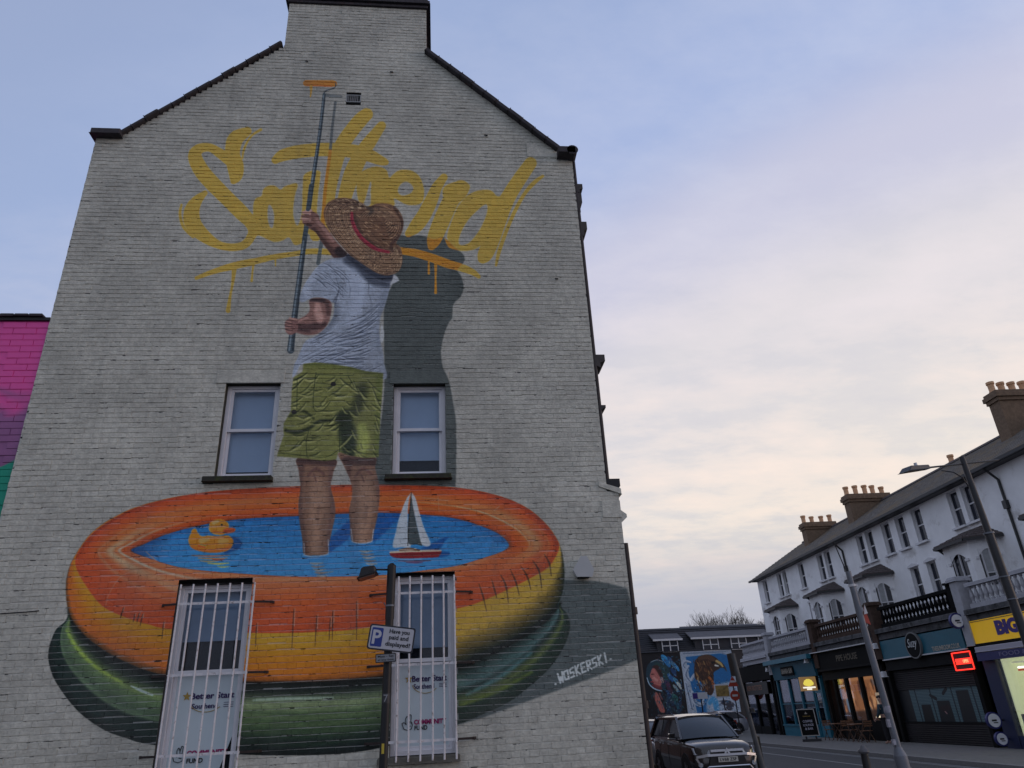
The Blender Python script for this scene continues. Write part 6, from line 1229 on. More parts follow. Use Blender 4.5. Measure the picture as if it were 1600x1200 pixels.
for k in range(240): x, y = R_.uniform(28, 63), R_.uniform(4, 90); a = R_.uniform(0, 6.3); L = R_.uniform(1, 4); ca.stroke([(x, y, R_.uniform(.5, 1.8)), (x + L * math.cos(a), y + L * math.sin(a), .4)], R_.choice([(60, 130, 180), (24, 50, 84), (14, 14, 22), (120, 150, 160), (90, 50, 60), (20, 90, 110), (14, 20, 30)]), .75, .5)
for k in range(90): x, y = R_.uniform(2, 62), R_.uniform(56, 91); ca.stroke([(x, y, R_.uniform(.6, 1.6)), (x + R_.uniform(-1, 1), y + R_.uniform(2, 7), .4)], R_.choice([(14, 16, 22), (28, 60, 90), (12, 12, 16), (36, 84, 96)]), .7, .5)
ca.noise(.14, 6)
def corner(pxs): return [Vector((Yw(x, y, FD - .04)[0], yF - .05, Yw(x, y, FD - .04)[1])) for x, y in pxs]
tl_, tr_, br_, bl_c = (1003, 1022), (1064, 1019), (1077, 1130), (1009, 1135)
def xz(px, py): return Yw(px, py, FD - .05)
X0_, X1_ = xz(1006, 1075)[0], xz(1069, 1075)[0]; X2_ = xz(1143, 1020)[0]; ZT, ZB = xz(1064, 1019)[1], xz(1070, 1117)[1]
pa_ = picture('painted_panel', picture_mat('astronaut_painting', to_image('helmet_painting', ca.a * .85 + ca.a.mean(2, keepdims=True) * .12, 1.4)), fb_, [Vector((X0_, yF - .03, ZB)), Vector((X1_, yF - .03, ZB)), Vector((X1_, yF - .03, ZT)), Vector((X0_, yF - .03, ZT))], .02); pa_['label'] = 'dark painting of a face in a round helmet'
# right painting: brown bird of prey on blue with pale scrolls
cb_ = Canvas(0, 0, 80, 100, 7, (150, 164, 178))
cb_.poly([(8, 9), (72, 5), (76, 50), (78, 100), (14, 100), (10, 50)], (20, 96, 156), smooth=False); cb_.poly([(44, 60), (80, 56), (80, 100), (30, 100)], (150, 168, 186), 1, 3)
for (L_) in ([(8, 30, 5), (2, 22, 5), (6, 16, 5), (14, 18, 3)], [(8, 46, 6), (4, 36, 6), (10, 24, 4)], [(12, 46, 5), (20, 38, 6), (28, 44, 7), (30, 54, 6), (26, 62, 5)], [(10, 66, 6), (12, 80, 7), (22, 86, 6), (26, 78, 3)], [(64, 4, 4), (76, 10, 4), (78, 26, 4), (76, 44, 3)], [(40, 92, 6), (60, 80, 6), (76, 92, 6)], [(4, 2, 5), (70, 2, 5)], [(2, 50, 5), (6, 90, 6)]): cb_.stroke(L_, (164, 178, 194), 1, .8); cb_.stroke([(x + 1, y + 1.5, w * .35) for x, y, w in L_], (84, 104, 130), .8, 1)
cb_.poly([(20, 22), (28, 10), (42, 7), (54, 12), (60, 22), (58, 30), (48, 36), (46, 48), (44, 64), (38, 72), (30, 66), (26, 50), (18, 44)], (58, 36, 26)); cb_.stroke([(30, 12, 6), (44, 11, 8), (54, 20, 6)], (88, 60, 40), .8, 2)
for k in range(34): x, y = R_.uniform(20, 44), R_.uniform(14, 60); cb_.stroke([(x, y, 1.6), (x + 1, y + 5, 2.4)], R_.choice([(110, 70, 40), (36, 22, 20), (150, 110, 60), (84, 44, 24)]), .8, .8)
cb_.poly([(54, 16), (62, 20), (67, 28), (68, 36), (64, 30), (56, 28)], (60, 54, 50)); cb_.stroke([(55, 18, 4), (60, 22, 4), (63, 27, 2.5)], (190, 160, 90), .95, 1); cb_.stroke([(48, 20, 4), (51, 20, 3)], (20, 16, 16)); cb_.stroke([(52, 25, 3), (56, 26, 2)], (200, 200, 190))
cb_.stroke([(40, 44, 4), (44, 54, 5), (44, 60, 3)], (176, 92, 36), .9, 1); cb_.stroke([(34, 84, 6), (42, 78, 8), (44, 92, 9)], (40, 140, 200), .8, 2); cb_.stroke([(22, 44, 2), (23, 50, 2.4)], (200, 180, 130)); cb_.stroke([(56, 84, 8), (66, 88, 10), (60, 96, 8)], (44, 44, 54), .9, 2)

for k in range(200): x, y = R_.uniform(2, 78), R_.uniform(50, 99); a = R_.uniform(0, 6.3); L = R_.uniform(1, 5); cb_.stroke([(x, y, R_.uniform(.6, 2)), (x + L * math.cos(a), y + L * math.sin(a), .4)], R_.choice([(90, 110, 140), (190, 200, 214), (30, 60, 100), (40, 44, 54), (60, 130, 180)]), .6, .6)
for k in range(120): x, y = R_.uniform(19, 46), R_.uniform(12, 66); cb_.stroke([(x, y, .8), (x + R_.uniform(-1, 2), y + R_.uniform(2, 4), 1.3)], R_.choice([(40, 24, 20), (128, 86, 52), (70, 42, 30)]), .6, .5)
cb_.noise(.08, 7)
pb2 = picture('painted_panel', picture_mat('bird_painting', to_image('bird_painting', cb_.a * .85 + cb_.a.mean(2, keepdims=True) * .1, 1.3)), fb_, [Vector((X1_ + .05, yF - .03, ZB)), Vector((X2_, yF - .03, ZB)), Vector((X2_, yF - .03, ZT + .05)), Vector((X1_ + .05, yF - .03, ZT + .05))], .02); pb2['label'] = 'pale painting of a brown bird of prey on blue'
# brick building beyond the right house end and the strip of street behind the gable
sb = thing('corner_house', 'grey rendered side building between the murals and the terrace', 'building', tuple(T((56, 20.5, 0))))
b = TB(); b.box(52.0, 60.0, 21.0, 26.0, 0, 4.6); b.build('wall', mat('blue_grey_render', (.13, .15, .19), .85, var=(1.5, .15)), sb); b = TB(); b.box(51.9, 60.1, 20.9, 26, 4.605, 4.75); b.build('parapet', M_corn, sb)
lf = thing('white_shop_row', 'narrow glimpse of white and brick fronts just past the right edge of the mural gable', 'building', tuple(T((45, 1.0, 0))))
b = TB(); b.box(24, 46, -3, 2.45, 0, 7.5); b.build('front_wall', mat('dull_brick_front', (.14, .075, .06), .9, var=(2, .3)), lf)
b = TB(); b.box(46.1, 57, -3, 2.7, 0, 6.6); b.build('rear_block', M_stucco, lf); b = TB(); b.box(57.1, 67, -4, 2.6, 0, 9.0); b.build('end_block', bpy.data.materials['dull_brick_front'], lf)  # end block unseen, added for a dark reflection in the shop glass
for k in range(6): b = TB(); b.box(25 + k * 3.4, 27.2 + k * 3.4, 2.46, 2.56, 2.3, 3.3); b.build('sign_panel', mat('pale_sign_panel', (.4, .4, .42), .6) if k == 0 else bpy.data.materials['pale_sign_panel'], lf)
for k in range(3): b = TB(); b.box(48 + k * 2.8, 49.4 + k * 2.8, 2.71, 2.78, 4.3, 5.9); b.build('window', M_pane, lf)
# ------------------------------------------------------------------ bare tree beyond the roofs
tx, tz = Yw(1142, 985, 95.0)
tree = thing('bare_tree', 'leafless winter tree showing its fine twigs above the dark mansard roof', 'tree', (tx, 95 + CAM[1], 0))
tk = MB(); tw = MB()
def grow(p, d, L, r, n):
    e = p + d * L; tgt = tk if n > 3 else tw
    tgt.tube(tuple(p), tuple(e), max(r, .012), max(r * .72, .011), n=5 if n > 3 else 3, cap=False)
    if n == 0: return
    for k in range(3):
        a = Vector((R_.uniform(-1, 1), R_.uniform(-1, 1), R_.uniform(.1, 1.0))).normalized(); nd_ = (d * .9 + a * .75).normalized(); grow(p + d * L * R_.uniform(.55, 1), nd_, L * R_.uniform(.62, .8), r * .62, n - 1)
topz = Yw(1140, 962, 95.0)[1]
for k in range(3): grow(Vector((tx + (k - 1.0) * 2.0, 95 + CAM[1], 0)), Vector((R_.uniform(-.15, .15), 0, 1)).normalized(), topz * .40, .16, 6)
M_bark = mat('bare_bark', (.075, .062, .055), .9, var=(3, .2)); tk.build('trunk', M_bark, tree, fix=False); tw.build('twigs', M_bark, tree, fix=False)
# ------------------------------------------------------------------ poles, lamps and street furniture
def ground_line(pa, pb, fwd, lean_fwd=0.0):
    """axis of a pole through two measured points at one forward distance, carried down to the ground"""
    A, B = at(*pa, fwd), at(*pb, fwd); d = (B - A) / (A.z - B.z); return A, A + d * A.z
def lerp(A, B, z): t = (A.z - z) / (A.z - B.z); return A + (B - A) * t
M_galv = mat('galvanised_grey_paint', (.17, .185, .215), .55, metal=.2, var=(6, .15), stain=((.09, .09, .10), 7, .62))
M_post = mat('dark_charcoal_post', (.024, .025, .03), .5, var=(5, .2))
# black pole with small lantern and the parking signs in front of the mural
A, B = ground_line((612.2, 884), (599, 1190), 8.95)
sp_ = thing('sign_pole', 'black pole with a small angled lantern in front of the right barred window', 'lamp post', B)
b = MB(); b.tube(B, lerp(A, B, A.z - .62), .047, n=16); b.tube(lerp(A, B, A.z - .62), A, .052, n=16); b.tube(A, A + Vector((0, 0, .03)), .052, .02, n=16); pl = b.build('pole', M_iron, sp_, smooth=True)
b = MB(); c = lerp(A, B, A.z - .46); b.tube(c, c - Vector((0, 0, .018)), .057, n=16); b.tube(c - Vector((.06, 0, .0)), c + Vector((-.075, 0, .03)), .006); b.build('steel_band', M_galv, sp_)
b = MB(); a0 = A - Vector((.04, 0, .045)); a1 = at(588, 890, 8.9); b.tube(a0, a1, .012, n=8); b.build('arm', M_iron, sp_)
hd = MB(); p = at(578, 893, 8.9); w = .11
hd.hexa([tuple(p + Vector(q)) for q in ((-.125, -.10, -.085), (.075, -.10, -.03), (.075, .12, -.03), (-.125, .12, -.085), (-.095, -.09, .045), (.07, -.09, .06), (.07, .11, .06), (-.095, .11, .045))]); hdo = hd.build('lantern', M_iron, sp_, bevel=.02)
b = MB(); b.hexa([tuple(p + Vector(q)) for q in ((-.118, -.09, -.098), (.06, -.09, -.048), (.06, .11, -.048), (-.118, .11, -.098), (-.118, -.09, -.084), (.06, -.09, -.034), (.06, .11, -.034), (-.118, .11, -.084))]); b.build('lens', mat('smoky_lens', (.10, .07, .06), .3), hdo)
c = at(602.5, 1091, 8.9); b = MB(); b.tube(lerp(A, B, c.z + .05), lerp(A, B, c.z - .05), .0485, n=16); nbp = b.build('number_plate', mat('number_sticker', (.03, .03, .035), .5), sp_)
text('lettering', '7', mat('pale_digit', (.25, .26, .28), .6), nbp, lerp(A, B, c.z) + Vector((0, -.054, 0)), (1, 0, 0), (0, 0, 1), .075, bold=.01, ext=.002)
c = lerp(A, B, at(595, 1170, 8.9).z); b = MB(); b.box(c.x - .022, c.x + .006, c.y - .054, c.y - .046, c.z - .05, c.z + .05); b.build('yellow_sticker', mat('yellow_sticker', (.5, .38, .04), .6), sp_)
def plane_from(px4, fwd):                     # bottom-left, bottom-right, top-right, top-left measured points
    q = [at(x, y, fwd) for x, y in px4]; c = sum(q, Vector()) / 4; r = ((q[1] - q[0]) + (q[2] - q[3])) / 2; u = ((q[3] - q[0]) + (q[2] - q[1])) / 2
    w_, h_ = r.length, u.length; r.normalize(); u = (u - r * u.dot(r)).normalized(); return c, r, u, w_, h_
def board(name, c, r, u, w_, h_, th, mt, parent, rad=.02):
    n = r.cross(u); pts = []
    for (sx, sy, a0) in ((1, 1, 0), (-1, 1, 90), (-1, -1, 180), (1, -1, 270)):
        for k in range(4): an = math.radians(a0 + 30 * k); pts.append((sx * (w_ / 2 - rad) + rad * math.cos(an), sy * (h_ / 2 - rad) + rad * math.sin(an)))
    f = lambda x, y, d: tuple(c + r * x + u * y + n * d); b = MB(); N_ = len(pts)
    b.add([f(x, y, 0) for x, y in pts] + [f(x, y, th) for x, y in pts], [tuple(range(N_)), tuple(range(N_, 2 * N_))] + [(i, (i + 1) % N_, N_ + (i + 1) % N_, N_ + i) for i in range(N_)]); return b.build(name, mt, parent)
c, r, u, w_, h_ = plane_from([(574, 1014.8), (645.4, 1020.8), (649, 982.8), (577.5, 973.2)], 8.88); n = r.cross(u)
if n.y > 0: n = -n
ps = thing('parking_sign', 'white rectangular sign with a blue P asking about paid parking, tilted on the black pole', 'sign', c)
bd = board('panel', c, r, u, w_, h_, .012, mat('black_sign_border', (.012, .012, .02), .4), ps, .03)
nf = r.cross(u); board('face', c + nf * .0125, r, u, w_ - .034, h_ - .034, .002, mat('white_sign_face', (.46, .46, .50), .4, var=(5, .05)), ps, .022)
bs = board('blue_square', c + nf * .0148 - r * (w_ * .315), r, u, w_ * .245, h_ * .74, .0015, mat('parking_blue', (.008, .03, .22), .4), ps, .012)
M_wt = mat('white_sign_letter', (.5, .5, .55), .5)
text('lettering', 'P', M_wt, bs, c + nf * .018 - r * (w_ * .315), r, u, h_ * .56, h_ * .36, bold=.025, ext=.001)
for t_, du, wd_s in (('Have you', .26, .44), ('paid and', .02, .42), ('displayed?', -.24, .54)): text('lettering', t_, M_blackp, ps, c + nf * .0165 + r * (w_ * .16) + u * (h_ * du), r, u, h_ * .225, w_ * wd_s, bold=.022, ext=.001)
c, r, u, w_, h_ = plane_from([(586.5, 1036), (618.5, 1034), (619, 1020), (587, 1022.5)], 8.86); nf = r.cross(u)
s2 = thing('plate_sign', 'small grey metal plate with two lines of small text below the parking sign', 'sign', c)
board('panel', c, r, u, w_, h_, .01, M_iron, s2, .006); board('face', c + nf * .0105, r, u, w_ - .02, h_ - .02, .001, mat('grey_plate_face', (.22, .23, .25), .5, var=(30, .3)), s2, .004)
for t_, du in (('Mon - Sat', .2), ('at any time', -.22)): text('lettering', t_, M_blackp, s2, c + nf * .0125 + u * (h_ * du), r, u, h_ * .26, w_ * .78, bold=.02, ext=.0008)
# tall dark column with LED head at the right
A, B = ground_line((1502.5, 714), (1590, 960), 12.6)
t = thing('street_lamp', 'tall charcoal street lamp with flat head in front of the yellow shop', 'street lamp', B)
zc = at(1546, 832, 12.6).z; b = MB(); b.tube(lerp(A, B, 1.6), lerp(A, B, zc), .078, n=18); b.tube(lerp(A, B, zc), A, .062, .052, n=18); b.tube(B, lerp(A, B, 1.6), .11, n=18); b.build('column', M_post, t, smooth=True)
b = MB(); b.tube(lerp(A, B, zc), lerp(A, B, zc - .03), .096, n=18)
for pz in ((1576, 900), (1587, 935)): zz_ = at(*pz, 12.6).z; b.tube(lerp(A, B, zz_), lerp(A, B, zz_ - .02), .093, n=18)
b.build('steel_band', M_galv, t)
aA = lerp(A, B, A.z - .14); h0 = at(1447, 731, 12.4); h1 = at(1411, 735.5, 12.2)
b = MB(); b.tube(aA + (aA - h0) * .95, h0, .018, n=8); bq = [at(1513, 760, 12.6), at(1504, 746, 12.55), at(1490, 738, 12.5), at(1471, 735, 12.5)]; b.path([tuple(q) for q in bq], .012); b.build('arm', M_post, t)
d = (h1 - h0).normalized(); sd_ = d.cross(Vector((0, 0, 1))).normalized(); uu_ = sd_.cross(d).normalized(); uu_ = -uu_ if uu_.z < 0 else uu_
Lh = (h1 - h0).length; b = MB(); P8 = lambda x, y, z: tuple(h0 + d * x + sd_ * y + uu_ * z)
b.hexa([P8(-.05, -.06, -.03), P8(Lh * 1.0, -.13, -.035), P8(Lh * 1.0, .13, -.035), P8(-.05, .06, -.03), P8(-.05, -.05, .05), P8(Lh * .8, -.11, .06), P8(Lh * .8, .11, .06), P8(-.05, .05, .05)]); hh2 = b.build('lamp_head', M_post, t, bevel=.012)
b = MB(); b.tube(P8(Lh * .38, 0, .06), P8(Lh * .38, 0, .12), .03, n=10); b.build('photocell', M_roundw, hh2)
# grey column before the cafe
A, B = ground_line((1325, 893), (1404, 1172), 15.0)
t = thing('lamp_column', 'leaning pale grey steel column with cut off top in front of the cafe', 'lamp post', B)
zb_ = at(1410, 1176, 15).z; b = MB(); b.tube(B, lerp(A, B, zb_ - .05), .125, n=18); b.tube(lerp(A, B, zb_ - .05), lerp(A, B, zb_ + .10), .125, .07, n=18); b.tube(lerp(A, B, zb_ + .1), lerp(A, B, 3.6), .066, n=18); b.tube(lerp(A, B, 3.6), A, .062, .056, n=18); b.build('column', M_galv, t, smooth=True)
b = MB(); 
for q in (((1330, 913)),): zz_ = at(*q, 15).z; b.tube(lerp(A, B, zz_), lerp(A, B, zz_ - .05), .075, n=14); b.box(lerp(A, B, zz_).x + .05, lerp(A, B, zz_).x + .11, lerp(A, B, zz_).y - .04, lerp(A, B, zz_).y + .04, zz_ - .05, zz_)
b.build('steel_band', M_trimw, t)
b = MB(); c = at(1321, 890, 15.0); b.tube(c, c + Vector((-.12, 0, .6)), .012, n=6); b.build('cable', M_iron, t)
b = MB(); q = [at(1350, 948, 14.95), at(1361, 976, 14.95), at(1350, 972, 14.95)]; b.add([tuple(v) for v in q] + [tuple(v + Vector((.01, .03, 0))) for v in q], [(0, 1, 2), (3, 4, 5), (0, 1, 4, 3), (1, 2, 5, 4), (2, 0, 3, 5)])
tf = thing('triangle_sign', 'red and white triangular warning sign seen nearly edge-on, on the leaning grey column', 'sign', at(1355, 962, 14.95)); b.build('plate', mat('red_sign_edge', (.40, .05, .03), .5), tf)
b = MB(); q = [at(1350.5, 944, 14.9), at(1356, 958, 14.9), at(1350.5, 960, 14.9)]; b.add([tuple(v) for v in q] + [tuple(v + Vector((.01, .02, 0))) for v in q], [(0, 1, 2), (3, 4, 5), (0, 1, 4, 3), (1, 2, 5, 4), (2, 0, 3, 5)]); b.build('face', M_trimw, tf)
for k, (px, py, hh) in enumerate(((1389, 1108, .12), (1394, 1130, .14), (1397, 1160, .10))):
    c = at(px, py, 14.9); a_ = lerp(A, B, c.z); b = MB(); b.tube(a_ + Vector((0, 0, hh / 2)), a_ - Vector((0, 0, hh / 2)), .069, n=12) if k == 0 else b.box(a_.x - .10, a_.x - .04, a_.y - .06, a_.y, a_.z - hh / 2, a_.z + hh / 2); b.build('torn_sticker', mat('torn_paper', (.33, .33, .38), .8, var=(20, .4)) if k == 0 else bpy.data.materials['torn_paper'], t)
# thin leaning post with the dark box at its top, seen before the far shops
A, B = ground_line((1144, 1022), (1192, 1200), 15.5)
t = thing('sign_post', 'thin leaning dark post with a narrow sign seen edge-on, right of the parked cars', 'post', B)
b = MB(); b.tube(B, A, .05, n=12); b.build('post', mat('grey_brown_post', (.075, .08, .085), .6, var=(6, .2)), t, smooth=True)
z1_, z0_ = A.z, at(1153, 1056, 15.5).z; b = MB(); a, c = lerp(A, B, z1_), lerp(A, B, z0_); b.hexa([tuple(c + Vector(q)) for q in ((-.07, -.02, 0), (.05, -.02, 0), (.05, .2, 0), (-.07, .2, 0))] + [tuple(a + Vector(q)) for q in ((-.05, -.02, .02), (.06, -.02, .02), (.06, .2, .02), (-.05, .2, .02))]); b.build('sign_back', mat('dark_sign_back', (.035, .032, .03), .6), t, bevel=.008)
c = lerp(A, B, at(1165, 1110, 15.5).z); b = MB(); b.box(c.x + .03, c.x + .14, c.y - .05, c.y + .05, c.z - .05, c.z + .05); b.build('bracket_box', M_iron, t, bevel=.02)
# timber bollard and cast iron bollard
def gtop(px, py, z): r = ray(px, py); t = (z - CAM[2]) / r[2]; return Vector(CAM + r * t)
c = gtop(1181, 1149, 1.05); t = thing('timber_bollard', 'square dark timber bollard with pale worn top at the foot of the leaning post', 'bollard', (c.x, c.y, 0))
b = MB(); b.box(c.x - .075, c.x + .075, c.y - .075, c.y + .075, 0, 1.02); b.build('post', mat('weathered_timber', (.05, .045, .036), .9, var=(9, .35), bump=(24, .5)), t, bevel=.008); b = MB(); b.box(c.x - .07, c.x + .07, c.y - .07, c.y + .07, 1.021, 1.05); b.build('cap', mat('pale_timber_top', (.22, .19, .16), .9, var=(20, .3)), t, bevel=.006)
c = gtop(1347, 1164, 1.05); t = thing('iron_bollard', 'round black iron bollard with flared cap in front of the cafe', 'bollard', (c.x, c.y, 0))
b = MB(); b.lathe((c.x, c.y, 0), [(.12, 0), (.12, .12), (.085, .16), (.07, .86), (.065, .90)], 18); b.build('shaft', M_iron, t, smooth=True); b = MB(); b.lathe((c.x, c.y, .9), [(.085, 0), (.11, .03), (.105, .06), (.07, .09), (.06, .11), (.03, .15)], 18); b.build('cap', mat('dull_iron_cap', (.10, .10, .11), .45, var=(9, .2)), t, smooth=True)
# distant posts and signs in front of the painted wall
def thin_post(px0, py0, fwd, label, name='sign_post', r=.04, head=None):
    a = at(px0, py0, fwd); t = thing(name, label, 'sign post', (a.x, a.y, 0)); b = MB(); b.tube((a.x, a.y, 0), tuple(a), r, n=8); b.build('post', M_iron, t, smooth=True)
    if head: head(t, a)
    return t
def hd1(t, a): b = MB(); b.box(a.x - .48, a.x + .48, a.y - .06, a.y - .04, a.z - .72, a.z); b.build('panel', mat('yellow_direction_panel', (.30, .20, .06), .6, var=(5, .7)), t); b = MB(); b.box(a.x - .56, a.x + .56, a.y - .039, a.y - .02, a.z - .80, a.z + .08); b.build('border', M_trimw, t)
thin_post(1127, 1071, 55, 'post carrying a pale bordered yellow panel before the bird mural', head=hd1)
def hd2(t, a):
    for k in (0, 1):
        b = MB(); zc = a.z - .35 - k * .85; n = 16; b.prism([(a.x + .32 * math.cos(2 * math.pi * j / n), zc + .32 * math.sin(2 * math.pi * j / n)) for j in range(n)], 'y', a.y - .07, a.y - .04) if k else b.prism([(a.x, zc + .35), (a.x - .36, zc - .3), (a.x + .36, zc - .3)], 'y', a.y - .07, a.y - .04); b.build('disc' if k else 'triangle', bpy.data.materials['red_sign_edge'], t)
        b = MB(); b.box(a.x - .18, a.x + .18, a.y - .08, a.y - .071, zc - .06, zc + .06); b.build('bar', M_trimw, t)
thin_post(1143, 1056, 50, 'post with a red triangle over a red no entry disc by the street corner', head=hd2)
def hd3(t, a): b = MB(); b.box(a.x - .5, a.x + .4, a.y - .06, a.y - .04, a.z - .35, a.z); b.build('panel', M_trimw, t); b = MB(); b.box(a.x - .5, a.x - .2, a.y - .07, a.y - .061, a.z - .33, a.z - .02); b.build('blue_patch', M_bl2, t)
thin_post(1094, 1082, 45, 'dark post with small blue and white plate behind the large car', head=hd3)
# advertising board on the pavement
def PVm(s, o, z=.12): return Vector(T((s, o, z)))
ab = tthing('pavement_sign', 'black framed pavement sign for coffee lounge and bar outside the teal shop', 'sign', 38.6, 15.7, .12)
bs_, bo_ = 37.2, 15.75
b = MB(); c0 = PVm(bs_, bo_); rgt = Vector(-SV) * .0 + Vector((PV[0], PV[1], 0)) * .93 + Vector((-SV[0], -SV[1], 0)) * .36; rgt.normalize(); upv = (Vector((0, 0, 1)) - Vector((-SV[0], -SV[1], 0)) * .10).normalized()
def AB(name, x0, x1, z0, z1, d0, d1, mt, par): 
    nn = rgt.cross(upv).normalized(); nn = nn if nn.dot(Vector(SV)) < 0 else -nn; b = MB(); f = lambda x, z, d: tuple(c0 + rgt * x + upv * z + nn * d); b.hexa([f(x0, z0, d0), f(x1, z0, d0), f(x1, z0, d1), f(x0, z0, d1), f(x0, z1, d0), f(x1, z1, d0), f(x1, z1, d1), f(x0, z1, d1)]); return b.build(name, mt, par)
M_alu = mat('worn_alu_frame', (.30, .29, .28), .4, metal=.5)
AB('face', -.36, .36, .26, 1.36, 0, .02, M_blk, ab)
for q in ((-.40, -.36, .22, 1.40), (.36, .40, .22, 1.40), (-.36, .36, 1.36, 1.40), (-.36, .36, .22, .26)): AB('frame', *q, 0, .03, M_alu, ab)
for x in (-.22, .22): AB('spring_leg', x - .04, x + .04, .08, .22, 0, .04, M_iron, ab)
AB('base', -.42, .42, 0, .09, -.22, .26, mat('rubber_base', (.03, .03, .034), .7), ab)
nn = rgt.cross(upv).normalized(); nn = nn if nn.dot(Vector(SV)) < 0 else -nn; rt = rgt
for t_, z, h_, w__ in (('COFFEE', .86, .10, .44), ('LOUNGE', .70, .10, .46), ('& BAR', .54, .10, .36)): text('lettering', t_, mat('cool_white_print', (.42, .42, .5), .6) if t_ == 'COFFEE' else bpy.data.materials['cool_white_print'], ab, c0 + upv * z + nn * .024, rt, upv, h_, w__, bold=.02, ext=.001)
text('lettering', 'SAHARA SUN', M_gold, ab, c0 + upv * 1.08 + nn * .024, rt, upv, .05, .34, ext=.001)
b = MB(); f = lambda x, z: tuple(c0 + rt * x + upv * z + nn * .024); b.add([f(-.07, 1.17), f(.07, 1.17), f(.0, 1.27)], [(0, 1, 2)]); b.build('emblem', M_cream, ab)
# cafe tables and folding chairs
M_wood = mat('varnished_slats', (.20, .10, .055), .55, var=(10, .3)); M_wood2 = mat('dark_wood', (.10, .055, .035), .6, var=(10, .3))
def folding_chair(label):
    t = thing('folding_chair', label, 'chair', (0, 0, 0), 0, 'slatted wooden chairs outside the cafe')
    for y in (-.2, .2):
        b = MB(); b.bar((-.22, y, 0), (.16, y, .46), .025, .03); b.build('leg', M_wood2, t); b = MB(); b.bar((.24, y * .92, 0), (-.2, y * .92, .86), .025, .03); b.build('leg', M_wood2, t)
    for k in range(5): b = MB(); b.box(-.17 + k * .075, -.115 + k * .075, -.2, .2, .445, .465); b.build('seat_slat', M_wood, t)
    for k in range(3): b = MB(); b.box(-.215, -.195, -.2, .2, .62 + k * .085, .68 + k * .085); b.build('back_slat', M_wood, t)
    return t
def copy_thing(root, loc, rz, label):
    r = root.copy(); COL.objects.link(r); r.matrix_basis = Matrix.Translation(Vector(loc)) @ Matrix.Rotation(rz, 4, 'Z'); r['label'] = label
    for ch in list(root.children): c = ch.copy(); COL.objects.link(c); c.parent = r; c.matrix_basis = ch.matrix_basis
    return r
ch0 = folding_chair('wooden folding chair nearest the teal shop, facing the far cafe table')
spots = [(37.35, 16.75, 0.0, None), (35.75, 16.75, math.pi, 'wooden folding chair between the two cafe tables, facing the far table'), (35.35, 16.95, 0.1, 'wooden folding chair between the two cafe tables, facing the near table'), (33.75, 16.75, math.pi + .1, 'wooden folding chair nearest the shutter, below the menu poster')]
for i, (s, o, rz, lab) in enumerate(spots):
    L = T((s, o, .12)); R2 = RZ + rz + math.pi
    if i == 0: ch0.matrix_basis = Matrix.Translation(Vector(L)) @ Matrix.Rotation(R2, 4, 'Z')
    else: copy_thing(ch0, L, R2, lab)
def table(s, o, lab):
    c = PVm(s, o); t = thing('cafe_table', lab, 'table', c, RZ, 'small cafe tables'); b = MB(); b.box(-.3 + c.x, .3 + c.x, -.3 + c.y, .3 + c.y, c.z + .70, c.z + .725); b.build('table_top', M_wood, t, bevel=.006)
    for (x0, x1) in ((-.26, .26), (.26, -.26)):
        for y in (-.22, .22): b = MB(); b.bar((c.x + x0, c.y + y, c.z), (c.x + x1, c.y + y, c.z + .70), .022, .03); b.build('leg', M_wood2, t)
table(36.55, 16.8, 'small slatted wooden table below the left cafe windows'); table(34.55, 16.8, 'small slatted wooden table below the right cafe window')
# standing person half hidden by the grey column
def skinned(name, verts, edges, radii, mt, parent, M, sub=2, root=0):
    me = bpy.data.meshes.new(name); me.from_pydata(verts, edges, []); o = bpy.data.objects.new(name, me); COL.objects.link(o)
    md = o.modifiers.new('skin', 'SKIN'); md.use_smooth_shade = True
    lay = me.skin_vertices[0].data if me.skin_vertices else None
    if lay is None:
        bm = bmesh.new(); bm.from_mesh(me); bm.verts.layers.skin.verify(); bm.to_mesh(me); bm.free(); lay = me.skin_vertices[0].data
    for i, r in enumerate(radii): lay[i].radius = (r, r) if not isinstance(r, tuple) else r
    for i in range(len(verts)): lay[i].use_root = (i == root)
    ss = o.modifiers.new('sub', 'SUBSURF'); ss.levels = sub; ss.render_levels = sub
    dg = bpy.context.evaluated_depsgraph_get(); m2 = bpy.data.meshes.new_from_object(o.evaluated_get(dg)); bpy.data.objects.remove(o)
    m2.materials.clear(); m2.materials.append(mt); m2.polygons.foreach_set('use_smooth', [True] * len(m2.polygons)); return link(name, m2, parent, M)
ps_, po_ = 31.95, 16.75
pc = Vector(T((ps_, po_, .12))); per = thing('person', 'person in dark teal jacket and black trousers standing behind the leaning grey column', 'person', pc)
PM = Matrix.Translation(pc) @ Matrix.Rotation(RZ + .5, 4, 'Z')
sk_ = mat('skin', (.42, .25, .19), .6); jk = mat('teal_jacket', (.02, .045, .06), .8, var=(8, .2)); tr_m = mat('black_trousers', (.012, .012, .015), .85)
V = [(0, 0, .95), (0, 0, 1.15), (0, 0, 1.36), (0, 0, 1.48), (.02, 0, 1.56), (.03, 0, 1.66), (.03, 0, 1.74), (0, .1, .90), (.02, .11, .5), (0, .12, .08), (.14, .13, .04), (0, -.1, .90), (.05, -.11, .5), (0, -.12, .08), (.14, -.13, .04), (0, .19, 1.42), (.02, .27, 1.15), (.18, .24, .96), (.26, .22, .93), (0, -.19, 1.42), (.0, -.28, 1.15), (.12, -.26, .93), (.16, -.26, .86)]
E_ = [(0, 1), (1, 2), (2, 3), (3, 4), (4, 5), (5, 6), (0, 7), (7, 8), (8, 9), (9, 10), (0, 11), (11, 12), (12, 13), (13, 14), (2, 15), (15, 16), (16, 17), (17, 18), (2, 19), (19, 20), (20, 21), (21, 22)]
